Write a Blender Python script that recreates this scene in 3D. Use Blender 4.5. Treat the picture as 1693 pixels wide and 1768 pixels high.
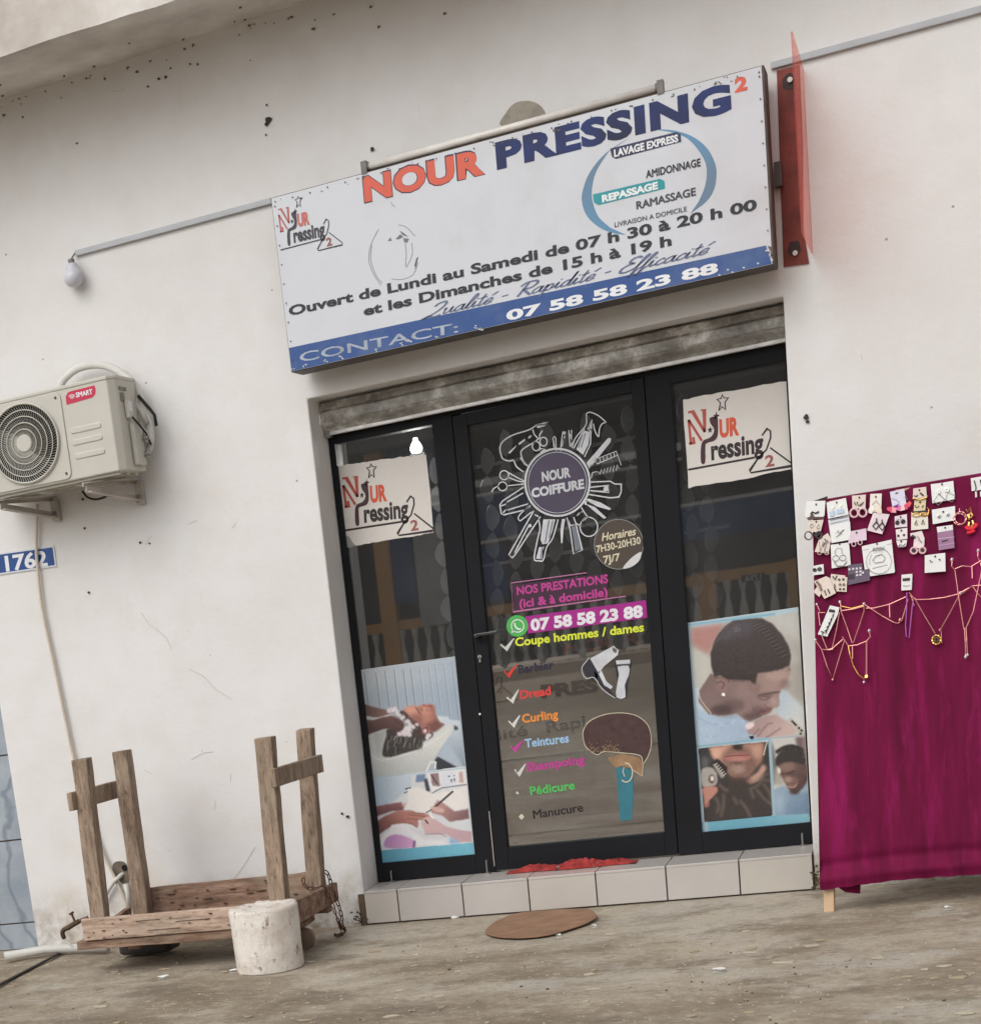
import bpy, math, random
import numpy as np
from mathutils import Vector, Matrix, noise
random.seed(7)
for o in list(bpy.data.objects): bpy.data.objects.remove(o)
S = bpy.context.scene
COL = S.collection

# ------------------------------------------------------------------ camera
CAM = np.array([2.59857655, -8.47578273, 1.46418186])
CR = np.array([0.8964247288450095, 0.41669682119090945, -0.15095186227583493])   # right
CD = np.array([-0.03213945201394691, -0.2785820333666575, -0.9598745263364071])   # down
CF = np.array([-0.4420291405997964, 0.8653067721303757, -0.23633541623276785])    # forward
FPX, CX, CY, IW, IH = 3082.7999, 137.7905, 1899.8588, 1693., 1768.
cd = bpy.data.cameras.new('camera'); cam = bpy.data.objects.new('camera', cd); COL.objects.link(cam)
cam.matrix_world = Matrix(((CR[0], -CD[0], -CF[0], CAM[0]), (CR[1], -CD[1], -CF[1], CAM[1]), (CR[2], -CD[2], -CF[2], CAM[2]), (0, 0, 0, 1)))
cd.sensor_fit = 'VERTICAL'; cd.sensor_height = 36.; cd.lens = FPX / IH * 36.
cd.shift_x = (IW / 2 - CX) / IH; cd.shift_y = (CY - IH / 2) / IH
cd.clip_start = .05; cd.clip_end = 500
S.camera = cam
S.render.resolution_x = 980; S.render.resolution_y = 1024
# ------------------------------------------------------------------ world, sun, exposure
w = bpy.data.worlds.new('World'); S.world = w; w.use_nodes = True
nt = w.node_tree; bg = nt.nodes['Background']
sky = nt.nodes.new('ShaderNodeTexSky'); sky.sky_type = 'NISHITA'; sky.sun_disc = False
SUN_EL, SUN_AZ = math.radians(44), math.radians(203)
sky.sun_elevation = SUN_EL; sky.sun_rotation = SUN_AZ; sky.dust_density = 4; sky.air_density = 1.2
hs = nt.nodes.new('ShaderNodeHueSaturation'); hs.inputs['Saturation'].default_value = .16      # overcast: grey sky
nt.links.new(sky.outputs[0], hs.inputs['Color']); nt.links.new(hs.outputs[0], bg.inputs[0]); bg.inputs[1].default_value = .15
sl = bpy.data.lights.new('sun', 'SUN'); sl.energy = .78; sl.angle = math.radians(60); sl.color = (1, .975, .95)
so = bpy.data.objects.new('sun', sl); COL.objects.link(so)
dv = Vector((math.sin(SUN_AZ) * math.cos(SUN_EL), math.cos(SUN_AZ) * math.cos(SUN_EL), math.sin(SUN_EL)))
so.rotation_euler = (dv).to_track_quat('Z', 'Y').to_euler(); so.location = (0, -6, 12)
S.view_settings.view_transform = 'Standard'; S.view_settings.look = 'None'; S.view_settings.gamma = 1
S.view_settings.use_curve_mapping = False; S.view_settings.exposure = 0.04

# ------------------------------------------------------------------ measuring helpers (pixel of the photo -> point of the place)
def ray(px, py): return CF + CR * (px - CX) / FPX + CD * (py - CY) / FPX
def P(px, py, Y=0.): r = ray(px, py); return CAM + r * ((Y - CAM[1]) / r[1])          # on the plane y = Y
def PZ(px, py, Z=0.): r = ray(px, py); return CAM + r * ((Z - CAM[2]) / r[2])         # on the plane z = Z
def PL(px, py, off=0.):                                                               # on the leaning cloth: y = -.62 + .13 z - off
    r = ray(px, py); n = np.array([0, 1, -.13]); return CAM + r * (((-.62 - off) - CAM @ n) / (r @ n))
def zc(x0, y0, s): return lambda *p: [(x0 + a * s, y0 + b * s) for a, b in p]

# ------------------------------------------------------------------ materials
def lin(c):
    c = [x / 255 if max(c) > 1 else x for x in c]
    return tuple(x / 12.92 if x <= .04045 else ((x + .055) / 1.055) ** 2.4 for x in c) + (1,)
class N:
    def __init__(s, name):
        s.m = bpy.data.materials.new(name); s.m.use_nodes = True; s.t = s.m.node_tree; s.b = s.t.nodes['Principled BSDF']
        s.tc = s.n('ShaderNodeTexCoord')
    def n(s, ty, **k):
        a = s.t.nodes.new(ty)
        for q, v in k.items():
            if hasattr(a, q): setattr(a, q, v)
            else: a.inputs[q].default_value = v
        return a
    def l(s, a, b): s.t.links.new(a, b)
    def noise(s, scale, detail=4, rough=.55, vec=None, stretch=None):
        a = s.n('ShaderNodeTexNoise'); a.inputs['Scale'].default_value = scale; a.inputs['Detail'].default_value = detail; a.inputs['Roughness'].default_value = rough
        v = vec or s.tc.outputs['Object']
        if stretch:
            mp = s.n('ShaderNodeMapping'); mp.inputs['Scale'].default_value = stretch; s.l(v, mp.inputs[0]); v = mp.outputs[0]
        s.l(v, a.inputs['Vector']); return a.outputs['Fac']
    def ramp(s, f, stops):
        a = s.n('ShaderNodeValToRGB'); e = a.color_ramp.elements
        while len(e) < len(stops): e.new(.5)
        for q, (p, c) in zip(e, stops): q.position = p; q.color = c if len(c) == 4 else tuple(c) + (1,)
        s.l(f, a.inputs[0]); return a.outputs[0]
    def mix(s, f, a, b, mode='MIX'):
        m = s.n('ShaderNodeMix'); m.data_type = 'RGBA'; m.blend_type = mode
        for x, i in ((f, 0), (a, 6), (b, 7)):
            if hasattr(x, 'is_linked') or hasattr(x, 'links'): s.l(x, m.inputs[i])
            else: m.inputs[i].default_value = x
        return m.outputs[2]
    def bump(s, h, strength=.3, dist=.01):
        b = s.n('ShaderNodeBump'); b.inputs['Strength'].default_value = strength; b.inputs['Distance'].default_value = dist
        s.l(h, b.inputs['Height']); s.l(b.outputs[0], s.b.inputs['Normal'])
    def base(s, c):
        if hasattr(c, 'links'): s.l(c, s.b.inputs['Base Color'])
        else: s.b.inputs['Base Color'].default_value = c
MATS = {}
def mat(name, c, rough=.6, metal=0., var=.12, scale=9., bump=.0, bscale=60., c2=None, stretch=None, spec=None, emit=None):
    if name in MATS: return MATS[name]
    k = N(name); L = lin(c)
    d = tuple(x * (1 - var) for x in L[:3]) + (1,) if c2 is None else lin(c2)
    e = tuple(min(1, x * (1 + var)) for x in L[:3]) + (1,)
    k.base(k.ramp(k.noise(scale, 5, .6, stretch=stretch), [(.3, d), (.7, e)]))
    k.b.inputs['Roughness'].default_value = rough; k.b.inputs['Metallic'].default_value = metal
    if spec is not None: k.b.inputs['Specular IOR Level'].default_value = spec
    if bump: k.bump(k.noise(bscale, 4, .6, stretch=stretch), bump, .004)
    if emit: k.b.inputs['Emission Color'].default_value = lin(c); k.b.inputs['Emission Strength'].default_value = emit
    MATS[name] = k.m; return k.m

def plaster():
    k = N('white_plaster'); pos = k.n('ShaderNodeNewGeometry').outputs['Position']
    big = k.noise(.9, 5, .6, pos); mid = k.noise(4.5, 6, .65, pos)
    c = k.ramp(big, [(.3, (.680, .664, .650)), (.62, (.735, .727, .720))])
    c = k.mix(k.ramp(mid, [(.45, (0, 0, 0)), (.8, (.35, .35, .35))]), c, (.60, .55, .49, 1))
    # ochre damp patches, close to the ground
    sx = k.n('ShaderNodeSeparateXYZ'); k.l(pos, sx.inputs[0])
    lo = k.n('ShaderNodeMapRange'); lo.inputs[1].default_value = 1.1; lo.inputs[2].default_value = .1; k.l(sx.outputs[2], lo.inputs[0])
    st = k.ramp(k.noise(2.3, 4, .5, pos), [(.52, (0, 0, 0)), (.72, (1, 1, 1))])
    mu = k.n('ShaderNodeMath'); mu.operation = 'MULTIPLY'; k.l(lo.outputs[0], mu.inputs[0]); k.l(st, mu.inputs[1])
    m2 = k.n('ShaderNodeMath'); m2.operation = 'MULTIPLY'; k.l(mu.outputs[0], m2.inputs[0]); m2.inputs[1].default_value = .55
    c = k.mix(m2.outputs[0], c, (.60, .49, .34, 1))
    # splash dirt at the foot
    ft = k.n('ShaderNodeMapRange'); ft.inputs[1].default_value = .34; ft.inputs[2].default_value = -.02; k.l(sx.outputs[2], ft.inputs[0])
    fm = k.n('ShaderNodeMath'); fm.operation = 'MULTIPLY'; k.l(ft.outputs[0], fm.inputs[0])
    k.l(k.ramp(k.noise(9, 6, .7, pos), [(.36, (0, 0, 0)), (.62, (1, 1, 1))]), fm.inputs[1])
    c = k.mix(fm.outputs[0], c, (.27, .22, .15, 1))
    # mottled darker brown tone, growing towards the slab
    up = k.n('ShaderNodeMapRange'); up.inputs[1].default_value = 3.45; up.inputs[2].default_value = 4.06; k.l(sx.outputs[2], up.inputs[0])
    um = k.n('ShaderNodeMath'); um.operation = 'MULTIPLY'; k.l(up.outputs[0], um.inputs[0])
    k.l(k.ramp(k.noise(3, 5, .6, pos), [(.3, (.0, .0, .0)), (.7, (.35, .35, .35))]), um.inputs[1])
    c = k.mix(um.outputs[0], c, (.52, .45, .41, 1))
    # streaks, scuffs
    sc = k.ramp(k.noise(3.2, 8, .75, pos, stretch=(6, 1, .7)), [(.62, (0, 0, 0)), (.72, (.22, .22, .22))])
    c = k.mix(sc, c, (.45, .39, .33, 1))
    vo = k.n('ShaderNodeTexVoronoi'); vo.inputs['Scale'].default_value = 5.5; k.l(pos, vo.inputs[0])
    c = k.mix(k.ramp(vo.outputs['Distance'], [(.022, (.75, .75, .75)), (.034, (0, 0, 0))]), c, (.22, .18, .15, 1))
    k.base(c); k.b.inputs['Roughness'].default_value = .85; k.bump(k.mix(.35, k.noise(5, 6, .6, pos, stretch=(1, 1, 1.6)), k.noise(38, 7, .7, pos)), .42, .012); return k.m
def concrete():
    k = N('street_concrete'); pos = k.n('ShaderNodeNewGeometry').outputs['Position']
    a = k.noise(.75, 9, .68, pos); b = k.noise(3.2, 10, .74, pos, stretch=(.7, 1, 1)); g = k.noise(34, 9, .78, pos, stretch=(.7, 1, 1)); d = k.noise(1.6, 8, .7, pos, stretch=(.6, 1, 1))
    c = k.ramp(a, [(.38, (.24, .185, .125)), (.50, (.36, .30, .225)), (.60, (.50, .445, .36))])
    c = k.mix(k.ramp(b, [(.38, (.8, .8, .8)), (.50, (0, 0, 0))]), c, (.215, .172, .12, 1))
    c = k.mix(k.ramp(b, [(.53, (0, 0, 0)), (.62, (.7, .7, .7))]), c, (.48, .42, .32, 1))
    c = k.mix(k.ramp(d, [(.54, (0, 0, 0)), (.62, (.65, .65, .65))]), c, (.50, .47, .41, 1))
    c = k.mix(k.ramp(d, [(.36, (.6, .6, .6)), (.46, (0, 0, 0))]), c, (.16, .13, .095, 1))
    c = k.mix(k.ramp(g, [(.38, (.5, .5, .5)), (.46, (0, 0, 0))]), c, (.15, .12, .085, 1))
    c = k.mix(k.ramp(g, [(.56, (0, 0, 0)), (.62, (.6, .6, .6))]), c, (.58, .52, .41, 1))
    vo = k.n('ShaderNodeTexVoronoi'); vo.inputs['Scale'].default_value = 16; k.l(pos, vo.inputs[0])
    c = k.mix(k.ramp(vo.outputs['Distance'], [(.07, (.7, .7, .7)), (.12, (0, 0, 0))]), c, (.60, .56, .48, 1))
    k.base(c); k.b.inputs['Roughness'].default_value = .93
    h = k.mix(.5, k.noise(16, 9, .76, pos), k.noise(110, 4, .7, pos)); k.bump(h, .8, .02); return k.m
def wood(name, a, b, d, stretch):
    k = N(name)
    g = k.noise(2.6, 8, .7, stretch=stretch); f = k.noise(14, 6, .7, stretch=tuple(x * .5 for x in stretch))
    c = k.ramp(g, [(.32, lin(a)), (.52, lin(b)), (.7, lin(d))])
    c = k.mix(k.ramp(f, [(.32, (.85, .85, .85)), (.45, (0, 0, 0))]), c, lin((66, 48, 36)))
    c = k.mix(k.ramp(k.noise(7, 7, .75, stretch=tuple(x * .35 for x in stretch)), [(.56, (0, 0, 0)), (.66, (.6, .6, .6))]), c, lin((84, 70, 58)))
    c = k.mix(k.ramp(k.noise(5, 5, .6), [(.5, (0, 0, 0)), (.7, (.5, .5, .5))]), c, lin((150, 138, 120)))
    k.base(c); k.b.inputs['Roughness'].default_value = .85; k.bump(f, .5, .006); return k.m
def glass():
    k = N('tinted_glass'); t = k.t
    tr = k.n('ShaderNodeBsdfTransparent'); tr.inputs[0].default_value = (.80, .81, .82, 1)
    gl = k.n('ShaderNodeBsdfGlossy'); gl.inputs['Roughness'].default_value = .015; gl.inputs[0].default_value = (1, 1, 1, 1)
    fr = k.n('ShaderNodeFresnel'); fr.inputs[0].default_value = 2.5
    bp = k.n('ShaderNodeBump'); bp.inputs['Strength'].default_value = .02; bp.inputs['Distance'].default_value = .01
    k.l(k.noise(1.3, 2, .4), bp.inputs['Height']); k.l(bp.outputs[0], gl.inputs['Normal'])
    mx = k.n('ShaderNodeMixShader'); k.l(fr.outputs[0], mx.inputs[0]); k.l(tr.outputs[0], mx.inputs[1]); k.l(gl.outputs[0], mx.inputs[2])
    df = k.n('ShaderNodeBsdfDiffuse'); df.inputs[0].default_value = (.62, .62, .62, 1)           # dust-like grey haze mixed in to lift the dark panes
    m2 = k.n('ShaderNodeMixShader'); rp_ = k.ramp(k.noise(2.2, 6, .65), [(.3, (.018, .018, .018)), (.75, (.055, .055, .055))]); k.l(rp_, m2.inputs[0]); k.l(mx.outputs[0], m2.inputs[1]); k.l(df.outputs[0], m2.inputs[2])
    k.l(m2.outputs[0], t.nodes['Material Output'].inputs[0]); return k.m
def filmglass(name, c, a):
    k = N(name)
    k.base(lin(c)); k.b.inputs['Alpha'].default_value = a; k.b.inputs['Roughness'].default_value = .3; return k.m
def vcol(name, rough=.35):
    k = N(name); a = k.n('ShaderNodeAttribute'); a.attribute_name = 'Col'; k.base(a.outputs['Color'])
    k.b.inputs['Roughness'].default_value = rough; k.b.inputs['Specular IOR Level'].default_value = .35; return k.m
def galv():
    k = N('galvanised_steel')
    c = k.ramp(k.noise(5, 8, .75), [(.36, lin((112, 108, 102))), (.52, lin((164, 161, 155))), (.64, lin((232, 230, 226)))])
    c = k.mix(k.ramp(k.noise(16, 6, .7), [(.58, (0, 0, 0)), (.70, (.7, .7, .7))]), c, lin((205, 200, 190)))
    c = k.mix(k.ramp(k.noise(2.4, 6, .7), [(.6, (0, 0, 0)), (.75, (.6, .6, .6))]), c, lin((128, 114, 98)))
    k.base(c); k.b.inputs['Metallic'].default_value = .1; k.b.inputs['Roughness'].default_value = .45; k.bump(k.noise(20, 6, .7), .7, .008); return k.m
def signface(name, c, grime, amt):
    k = N(name)
    cc = k.mix(k.ramp(k.noise(3.0, 7, .65), [(.45, (0, 0, 0)), (.78, (amt, amt, amt))]), lin(c), lin(grime))
    cc = k.mix(k.ramp(k.noise(60, 5, .7), [(.64, (0, 0, 0)), (.72, (amt, amt, amt))]), cc, lin(grime))
    k.base(cc); k.b.inputs['Roughness'].default_value = .42; return k.m
def velvet():
    k = N('magenta_velvet')
    a = k.noise(1.5, 6, .6, stretch=(7, 1, .8)); b = k.noise(5, 6, .7, stretch=(4, 1, .7))
    c = k.ramp(a, [(.35, lin((86, 14, 44))), (.55, lin((108, 18, 58))), (.72, lin((142, 26, 88)))])  # paler vertical streaks: fold highlights put into the colour
    c = k.mix(k.ramp(b, [(.55, (0, 0, 0)), (.75, (.45, .45, .45))]), c, lin((158, 34, 104)))
    k.base(c); k.b.inputs['Roughness'].default_value = .75
    k.b.inputs['Specular IOR Level'].default_value = .12; k.b.inputs['Sheen Weight'].default_value = .12; k.b.inputs['Sheen Tint'].default_value = lin((220, 70, 170)); k.bump(b, .25, .004); return k.m
M_WALL = plaster(); M_GROUND = concrete(); M_GLASS = glass(); M_PRINT = vcol('poster_print'); M_GALV = galv(); M_VELVET = velvet()
M_POST = wood('weathered_post_wood', (104, 88, 74), (148, 128, 110), (176, 156, 136), (12, 12, 2.4))
M_BOARD = wood('weathered_board_wood', (132, 108, 92), (184, 160, 142), (206, 184, 166), (1.6, 12, 12))
M_BOARD2 = wood('dark_board_wood', (88, 66, 54), (138, 110, 92), (170, 144, 126), (1.6, 10, 10))
M_FRAME = mat('black_aluminium', (30, 31, 34), .6, .0, .10, 4, spec=.12)
M_SIGNW = signface('sign_white', (200, 203, 209), (150, 136, 124), .25)
M_SIGNB = signface('sign_blue', (40, 76, 136), (118, 132, 156), .6)
M_PLATE = signface('plate_white', (214, 209, 203), (170, 150, 130), .2)
M_SIDE = mat('sign_box_metal', (84, 78, 74), .6, .2, .3, 12, .2)
M_RUSTRED = mat('red_lead_paint', (122, 56, 48), .7, 0, .45, 7, .4, 24)
M_GLOSSRED = mat('glossy_red_panel', (150, 70, 62), .05, 0, .1, 4)
def redpanel():
    k = N('translucent_red_panel'); k.base(lin((196, 88, 78))); k.b.inputs['Roughness'].default_value = .06
    tr = k.n('ShaderNodeBsdfTransparent'); tr.inputs[0].default_value = (1, .85, .82, 1); ts = k.n('ShaderNodeBsdfTranslucent'); ts.inputs[0].default_value = (.85, .25, .22, 1)
    m1 = k.n('ShaderNodeMixShader'); m1.inputs[0].default_value = .22; k.l(tr.outputs[0], m1.inputs[1]); k.l(ts.outputs[0], m1.inputs[2])
    m2 = k.n('ShaderNodeMixShader'); m2.inputs[0].default_value = .07; k.l(m1.outputs[0], m2.inputs[1]); k.l(k.b.outputs[0], m2.inputs[2]); k.l(m2.outputs[0], k.t.nodes['Material Output'].inputs[0]); return k.m
M_GLOSSRED = redpanel()
M_AC = mat('ac_cream_metal', (190, 187, 177), .45, 0, .04, 6)
M_ACD = mat('ac_dark', (9, 9, 10), .8)
M_BRKT = mat('bracket_metal', (176, 168, 158), .5, .2, .25, 10, .1)
M_PVC = mat('grey_white_pvc', (196, 194, 188), .45, 0, .06)
M_TRUNK = mat('trunking_plastic', (176, 178, 182), .5, 0, .08)
M_BLACK = mat('black_rubber', (18, 18, 18), .6)
M_STEEL = mat('dull_steel', (150, 148, 144), .4, .7, .2, 30)
M_DARKST = mat('rusty_steel', (92, 62, 46), .7, .4, .4, 40, .3)
M_TILE = mat('step_tile', (186, 181, 176), .22, 0, .06, 2.5)
M_TILE2 = mat('step_tile_warm', (190, 184, 176), .22, 0, .06, 2.5)
M_GROUT = mat('dirty_grout', (92, 78, 62), .9)
M_GOLD = mat('gold_metal', (214, 168, 92), .3, .8, .1)
M_PINKG = mat('rose_gold_chain', (214, 150, 140), .35, .55, .1)
M_WHITEC = mat('white_card', (222, 222, 220), .6, 0, .04)
M_CREAM = mat('cream_card', (214, 200, 188), .6, 0, .06)
M_DK = mat('dark_jewel', (52, 42, 44), .4, .3)
M_SILV = mat('silver_jewel', (170, 168, 168), .3, .7)
FL = {}
def flat(c, rough=.45, var=.06):
    key = (tuple(c), rough)
    if key not in FL: FL[key] = mat('print_%d_%d_%d_%d' % (c[0], c[1], c[2], rough * 100), c, rough, 0, var, 14)
    return FL[key]

# ------------------------------------------------------------------ mesh helpers
class MB:
    def __init__(s): s.v = []; s.f = []; s.mi = []
    def add(s, vs, fs, mi=0):
        b = len(s.v); s.v += [tuple(map(float, x)) for x in vs]; s.f += [tuple(b + i for i in f) for f in fs]; s.mi += [mi] * len(fs); return s
    def box(s, a, b, mi=0, j=0.):
        x0, y0, z0 = [min(p, q) for p, q in zip(a, b)]; x1, y1, z1 = [max(p, q) for p, q in zip(a, b)]
        v = [(x0, y0, z0), (x1, y0, z0), (x1, y1, z0), (x0, y1, z0), (x0, y0, z1), (x1, y0, z1), (x1, y1, z1), (x0, y1, z1)]
        if j: v = [tuple(c + random.uniform(-j, j) for c in p) for p in v]
        return s.add(v, [(0, 3, 2, 1), (4, 5, 6, 7), (0, 1, 5, 4), (1, 2, 6, 5), (2, 3, 7, 6), (3, 0, 4, 7)], mi)
    def bar(s, a, b, wx, wy, up=(0, 0, 1), mi=0):       # square bar between two points
        a = Vector(a); b = Vector(b); d = (b - a).normalized(); u = Vector(up)
        x = d.cross(u); x = x.normalized() if x.length > 1e-4 else Vector((1, 0, 0)); y = x.cross(d).normalized()
        v = []
        for p in (a, b):
            for i, k in ((-1, -1), (1, -1), (1, 1), (-1, 1)): v.append(p + x * i * wx / 2 + y * k * wy / 2)
        return s.add(v, [(0, 3, 2, 1), (4, 5, 6, 7), (0, 1, 5, 4), (1, 2, 6, 5), (2, 3, 7, 6), (3, 0, 4, 7)], mi)
    def prism(s, pts, vec, mi=0):
        n = len(pts); p = [Vector(q) for q in pts]; e = Vector(vec)
        return s.add(p + [q + e for q in p], [tuple(range(n)), tuple(range(2 * n - 1, n - 1, -1))] + [(i, n + i, n + (i + 1) % n, (i + 1) % n) for i in range(n)], mi)
    def face(s, pts, mi=0): return s.add(pts, [tuple(range(len(pts)))], mi)
    def tube(s, pts, r, seg=8, mi=0, closed=False):
        p = [Vector(q) for q in pts]; n = len(p); rs = r if isinstance(r, (list, tuple)) else [r] * n
        vs = []; prev = None
        for i in range(n):
            t = (p[(i + 1) % n] - p[i - 1]) if closed else (p[min(i + 1, n - 1)] - p[max(i - 1, 0)])
            t.normalize()
            if prev is None: u = t.orthogonal().normalized()
            else:
                u = prev - t * prev.dot(t); u = u.normalized() if u.length > 1e-6 else t.orthogonal().normalized()
            prev = u; w_ = t.cross(u)
            for k in range(seg):
                a = 2 * math.pi * k / seg; vs.append(p[i] + (u * math.cos(a) + w_ * math.sin(a)) * rs[i])
        fs = []
        for i in range(n if closed else n - 1):
            j = (i + 1) % n
            for k in range(seg): fs.append((i * seg + k, i * seg + (k + 1) % seg, j * seg + (k + 1) % seg, j * seg + k))
        if not closed: fs += [tuple(range(seg - 1, -1, -1)), tuple((n - 1) * seg + k for k in range(seg))]
        return s.add(vs, fs, mi)
    def disc(s, c, r, n, axis=(0, -1, 0), th=.002, mi=0, sx=1., sz=1.):
        pts = [(c[0] + r * sx * math.cos(2 * math.pi * k / n), c[1], c[2] + r * sz * math.sin(2 * math.pi * k / n)) for k in range(n)]
        return s.prism(pts, (0, th, 0), mi)
    def lathe(s, c, prof, n=24, mi=0, axis='z'):
        vs = []
        for (r, h) in prof:
            for k in range(n):
                a = 2 * math.pi * k / n
                if axis == 'z': vs.append((c[0] + r * math.cos(a), c[1] + r * math.sin(a), c[2] + h))
                else: vs.append((c[0] + r * math.cos(a), c[1] + h, c[2] + r * math.sin(a)))
        m = len(prof); fs = []
        for i in range(m - 1):
            for k in range(n): fs.append((i * n + k, i * n + (k + 1) % n, (i + 1) * n + (k + 1) % n, (i + 1) * n + k))
        fs += [tuple(range(n - 1, -1, -1)), tuple((m - 1) * n + k for k in range(n))]
        return s.add(vs, fs, mi)
    def build(s, name, m, parent=None, smooth=False, bevel=0., sub=0):
        me = bpy.data.meshes.new(name); me.from_pydata(s.v, [], s.f)
        for q in (m if isinstance(m, (list, tuple)) else [m]): me.materials.append(q)
        if any(s.mi): me.polygons.foreach_set('material_index', s.mi)
        if smooth: me.polygons.foreach_set('use_smooth', [True] * len(s.f))
        me.update(); o = bpy.data.objects.new(name, me); COL.objects.link(o)
        if parent: o.parent = parent; o.matrix_parent_inverse = Matrix.Translation(-parent.location)
        if bevel:
            b = o.modifiers.new('bevel', 'BEVEL'); b.width = bevel; b.segments = 2; b.limit_method = 'ANGLE'; b.angle_limit = .6
        return o
def tag(o, label=None, cat=None, group=None, kind=None):
    if label: o['label'] = label
    if cat: o['category'] = cat
    if group: o['group'] = group
    if kind: o['kind'] = kind
    return o
def thing(name, label, cat, loc=(0, 0, 0), group=None):
    o = bpy.data.objects.new(name, None); o.empty_display_size = .05; COL.objects.link(o); o.location = [float(x) for x in loc]
    return tag(o, label, cat, group)
def struct(o): return tag(o, kind='structure')
def copyobj(o, loc, parent=None):
    c = o.copy(); COL.objects.link(c); c.location = loc
    if parent: c.parent = parent; c.matrix_parent_inverse = Matrix.Translation(-parent.location)
    return c
def smooth_pts(pts, n=5, closed=True):
    out = []; m = len(pts); pts = [np.array(p, float) for p in pts]
    for i in range(m if closed else m - 1):
        if closed: a, b, c, d = pts[i - 1], pts[i], pts[(i + 1) % m], pts[(i + 2) % m]
        else: a, b, c, d = pts[max(i - 1, 0)], pts[i], pts[i + 1], pts[min(i + 2, m - 1)]
        for k in range(n):
            t = k / n; out.append(.5 * ((2 * b) + (c - a) * t + (2 * a - 5 * b + 4 * c - d) * t * t + (3 * b - a - 3 * c + d) * t ** 3))
    if not closed: out.append(pts[-1])
    return out
# flat print: polygons and strokes of ink, given in photo pixels, laid on a plane (proj: pixel -> point)
def ink(mb, pts, proj, mi=0): mb.face([proj(*p) for p in pts], mi)
def stroke(mb, pts, wd, proj, mi=0, closed=False):
    q = [np.array(p, float) for p in pts]; n = len(q); L = []; R_ = []
    ws = wd if isinstance(wd, (list, tuple)) else [wd] * n
    for i in range(n):
        a = q[i - 1] if (closed or i > 0) else q[i]; b = q[(i + 1) % n] if (closed or i < n - 1) else q[i]
        t = b - a; t = t / (np.linalg.norm(t) + 1e-9); nn = np.array([-t[1], t[0]])
        sc = 1.
        if 0 < i < n - 1 or closed:
            t1 = q[i] - q[i - 1]; t1 = t1 / (np.linalg.norm(t1) + 1e-9); sc = min(1.6, 1 / max(.45, abs(np.dot(t1, t))))
        L.append(q[i] + nn * ws[i] / 2 * sc); R_.append(q[i] - nn * ws[i] / 2 * sc)
    for i in range(n if closed else n - 1):
        j = (i + 1) % n; mb.face([proj(*L[i]), proj(*L[j]), proj(*R_[j]), proj(*R_[i])], mi)
def ring(cx, cy, rx, ry=None, n=28, rot=0., a0=0, a1=360):
    ry = ry or rx; k = range(n if a1 - a0 == 360 else n + 1); o = []
    for i in k:
        a = math.radians(a0 + (a1 - a0) * i / n); x, y = rx * math.cos(a), ry * math.sin(a)
        o.append((cx + x * math.cos(rot) - y * math.sin(rot), cy + x * math.sin(rot) + y * math.cos(rot)))
    return o
CAPH = {}
def glyphs(s, bold, shear, sp):
    cu = bpy.data.curves.new('t', 'FONT'); cu.body = s; cu.offset = bold; cu.shear = shear; cu.space_character = sp; cu.resolution_u = 3
    ob = bpy.data.objects.new('t', cu); COL.objects.link(ob)
    dg = bpy.context.evaluated_depsgraph_get(); dg.update(); me = bpy.data.meshes.new_from_object(ob.evaluated_get(dg))
    bpy.data.objects.remove(ob); co = np.array([v.co[:] for v in me.vertices]); polys = [tuple(p.vertices) for p in me.polygons]
    bpy.data.meshes.remove(me); return co, polys
def text(s, p0, p1, top, proj, m, parent, name='lettering', bold=.02, shear=0., sp=1.):
    """lettering whose baseline runs p0 -> p1 and whose capitals reach up to `top` above p0 (photo pixels); one mesh per word"""
    multi = 'M' in s; co, polys = glyphs(s, 0 if multi else bold, shear, sp)
    if 'c' not in CAPH: CAPH['c'] = glyphs('H', 0, 0, 1)[0][:, 1].max()
    x0, x1 = co[:, 0].min(), co[:, 0].max(); cap = CAPH['c'] + bold
    A = Vector(proj(*p0)); B = Vector(proj(*p1)); T = Vector(proj(*top)); e = (B - A).normalized()
    U = (B - A) / (x1 - x0); up = (T - A); up = (up - e * up.dot(e)) / cap
    vs = [A + U * (c[0] - x0) + up * c[1] for c in co]
    iv = sorted((min(co[i, 0] for i in p), max(co[i, 0] for i in p), k) for k, p in enumerate(polys)); groups = []; hi = -9
    for a, b, k in iv:
        if a > hi + .17 * sp: groups.append([])
        groups[-1].append(k); hi = max(hi, b)
    for g in groups:
        ids = sorted({i for k in g for i in polys[k]}); mp = {i: n for n, i in enumerate(ids)}; gv = [vs[i] for i in ids]; gf = [tuple(mp[i] for i in polys[k]) for k in g]
        mb = MB(); mb.add(gv, gf)
        if multi and bold > .005:
            for i, (dx, dy) in enumerate(((1, 0), (-1, 0), (0, 1), (0, -1), (.5, 0), (-.5, 0))): mb.add([v_ + U * dx * bold + up * dy * bold * .8 + Vector((0, -.00008 * (i + 1), 0)) for v_ in gv], gf)
        o = mb.build(name, m, parent)
    return o
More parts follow.
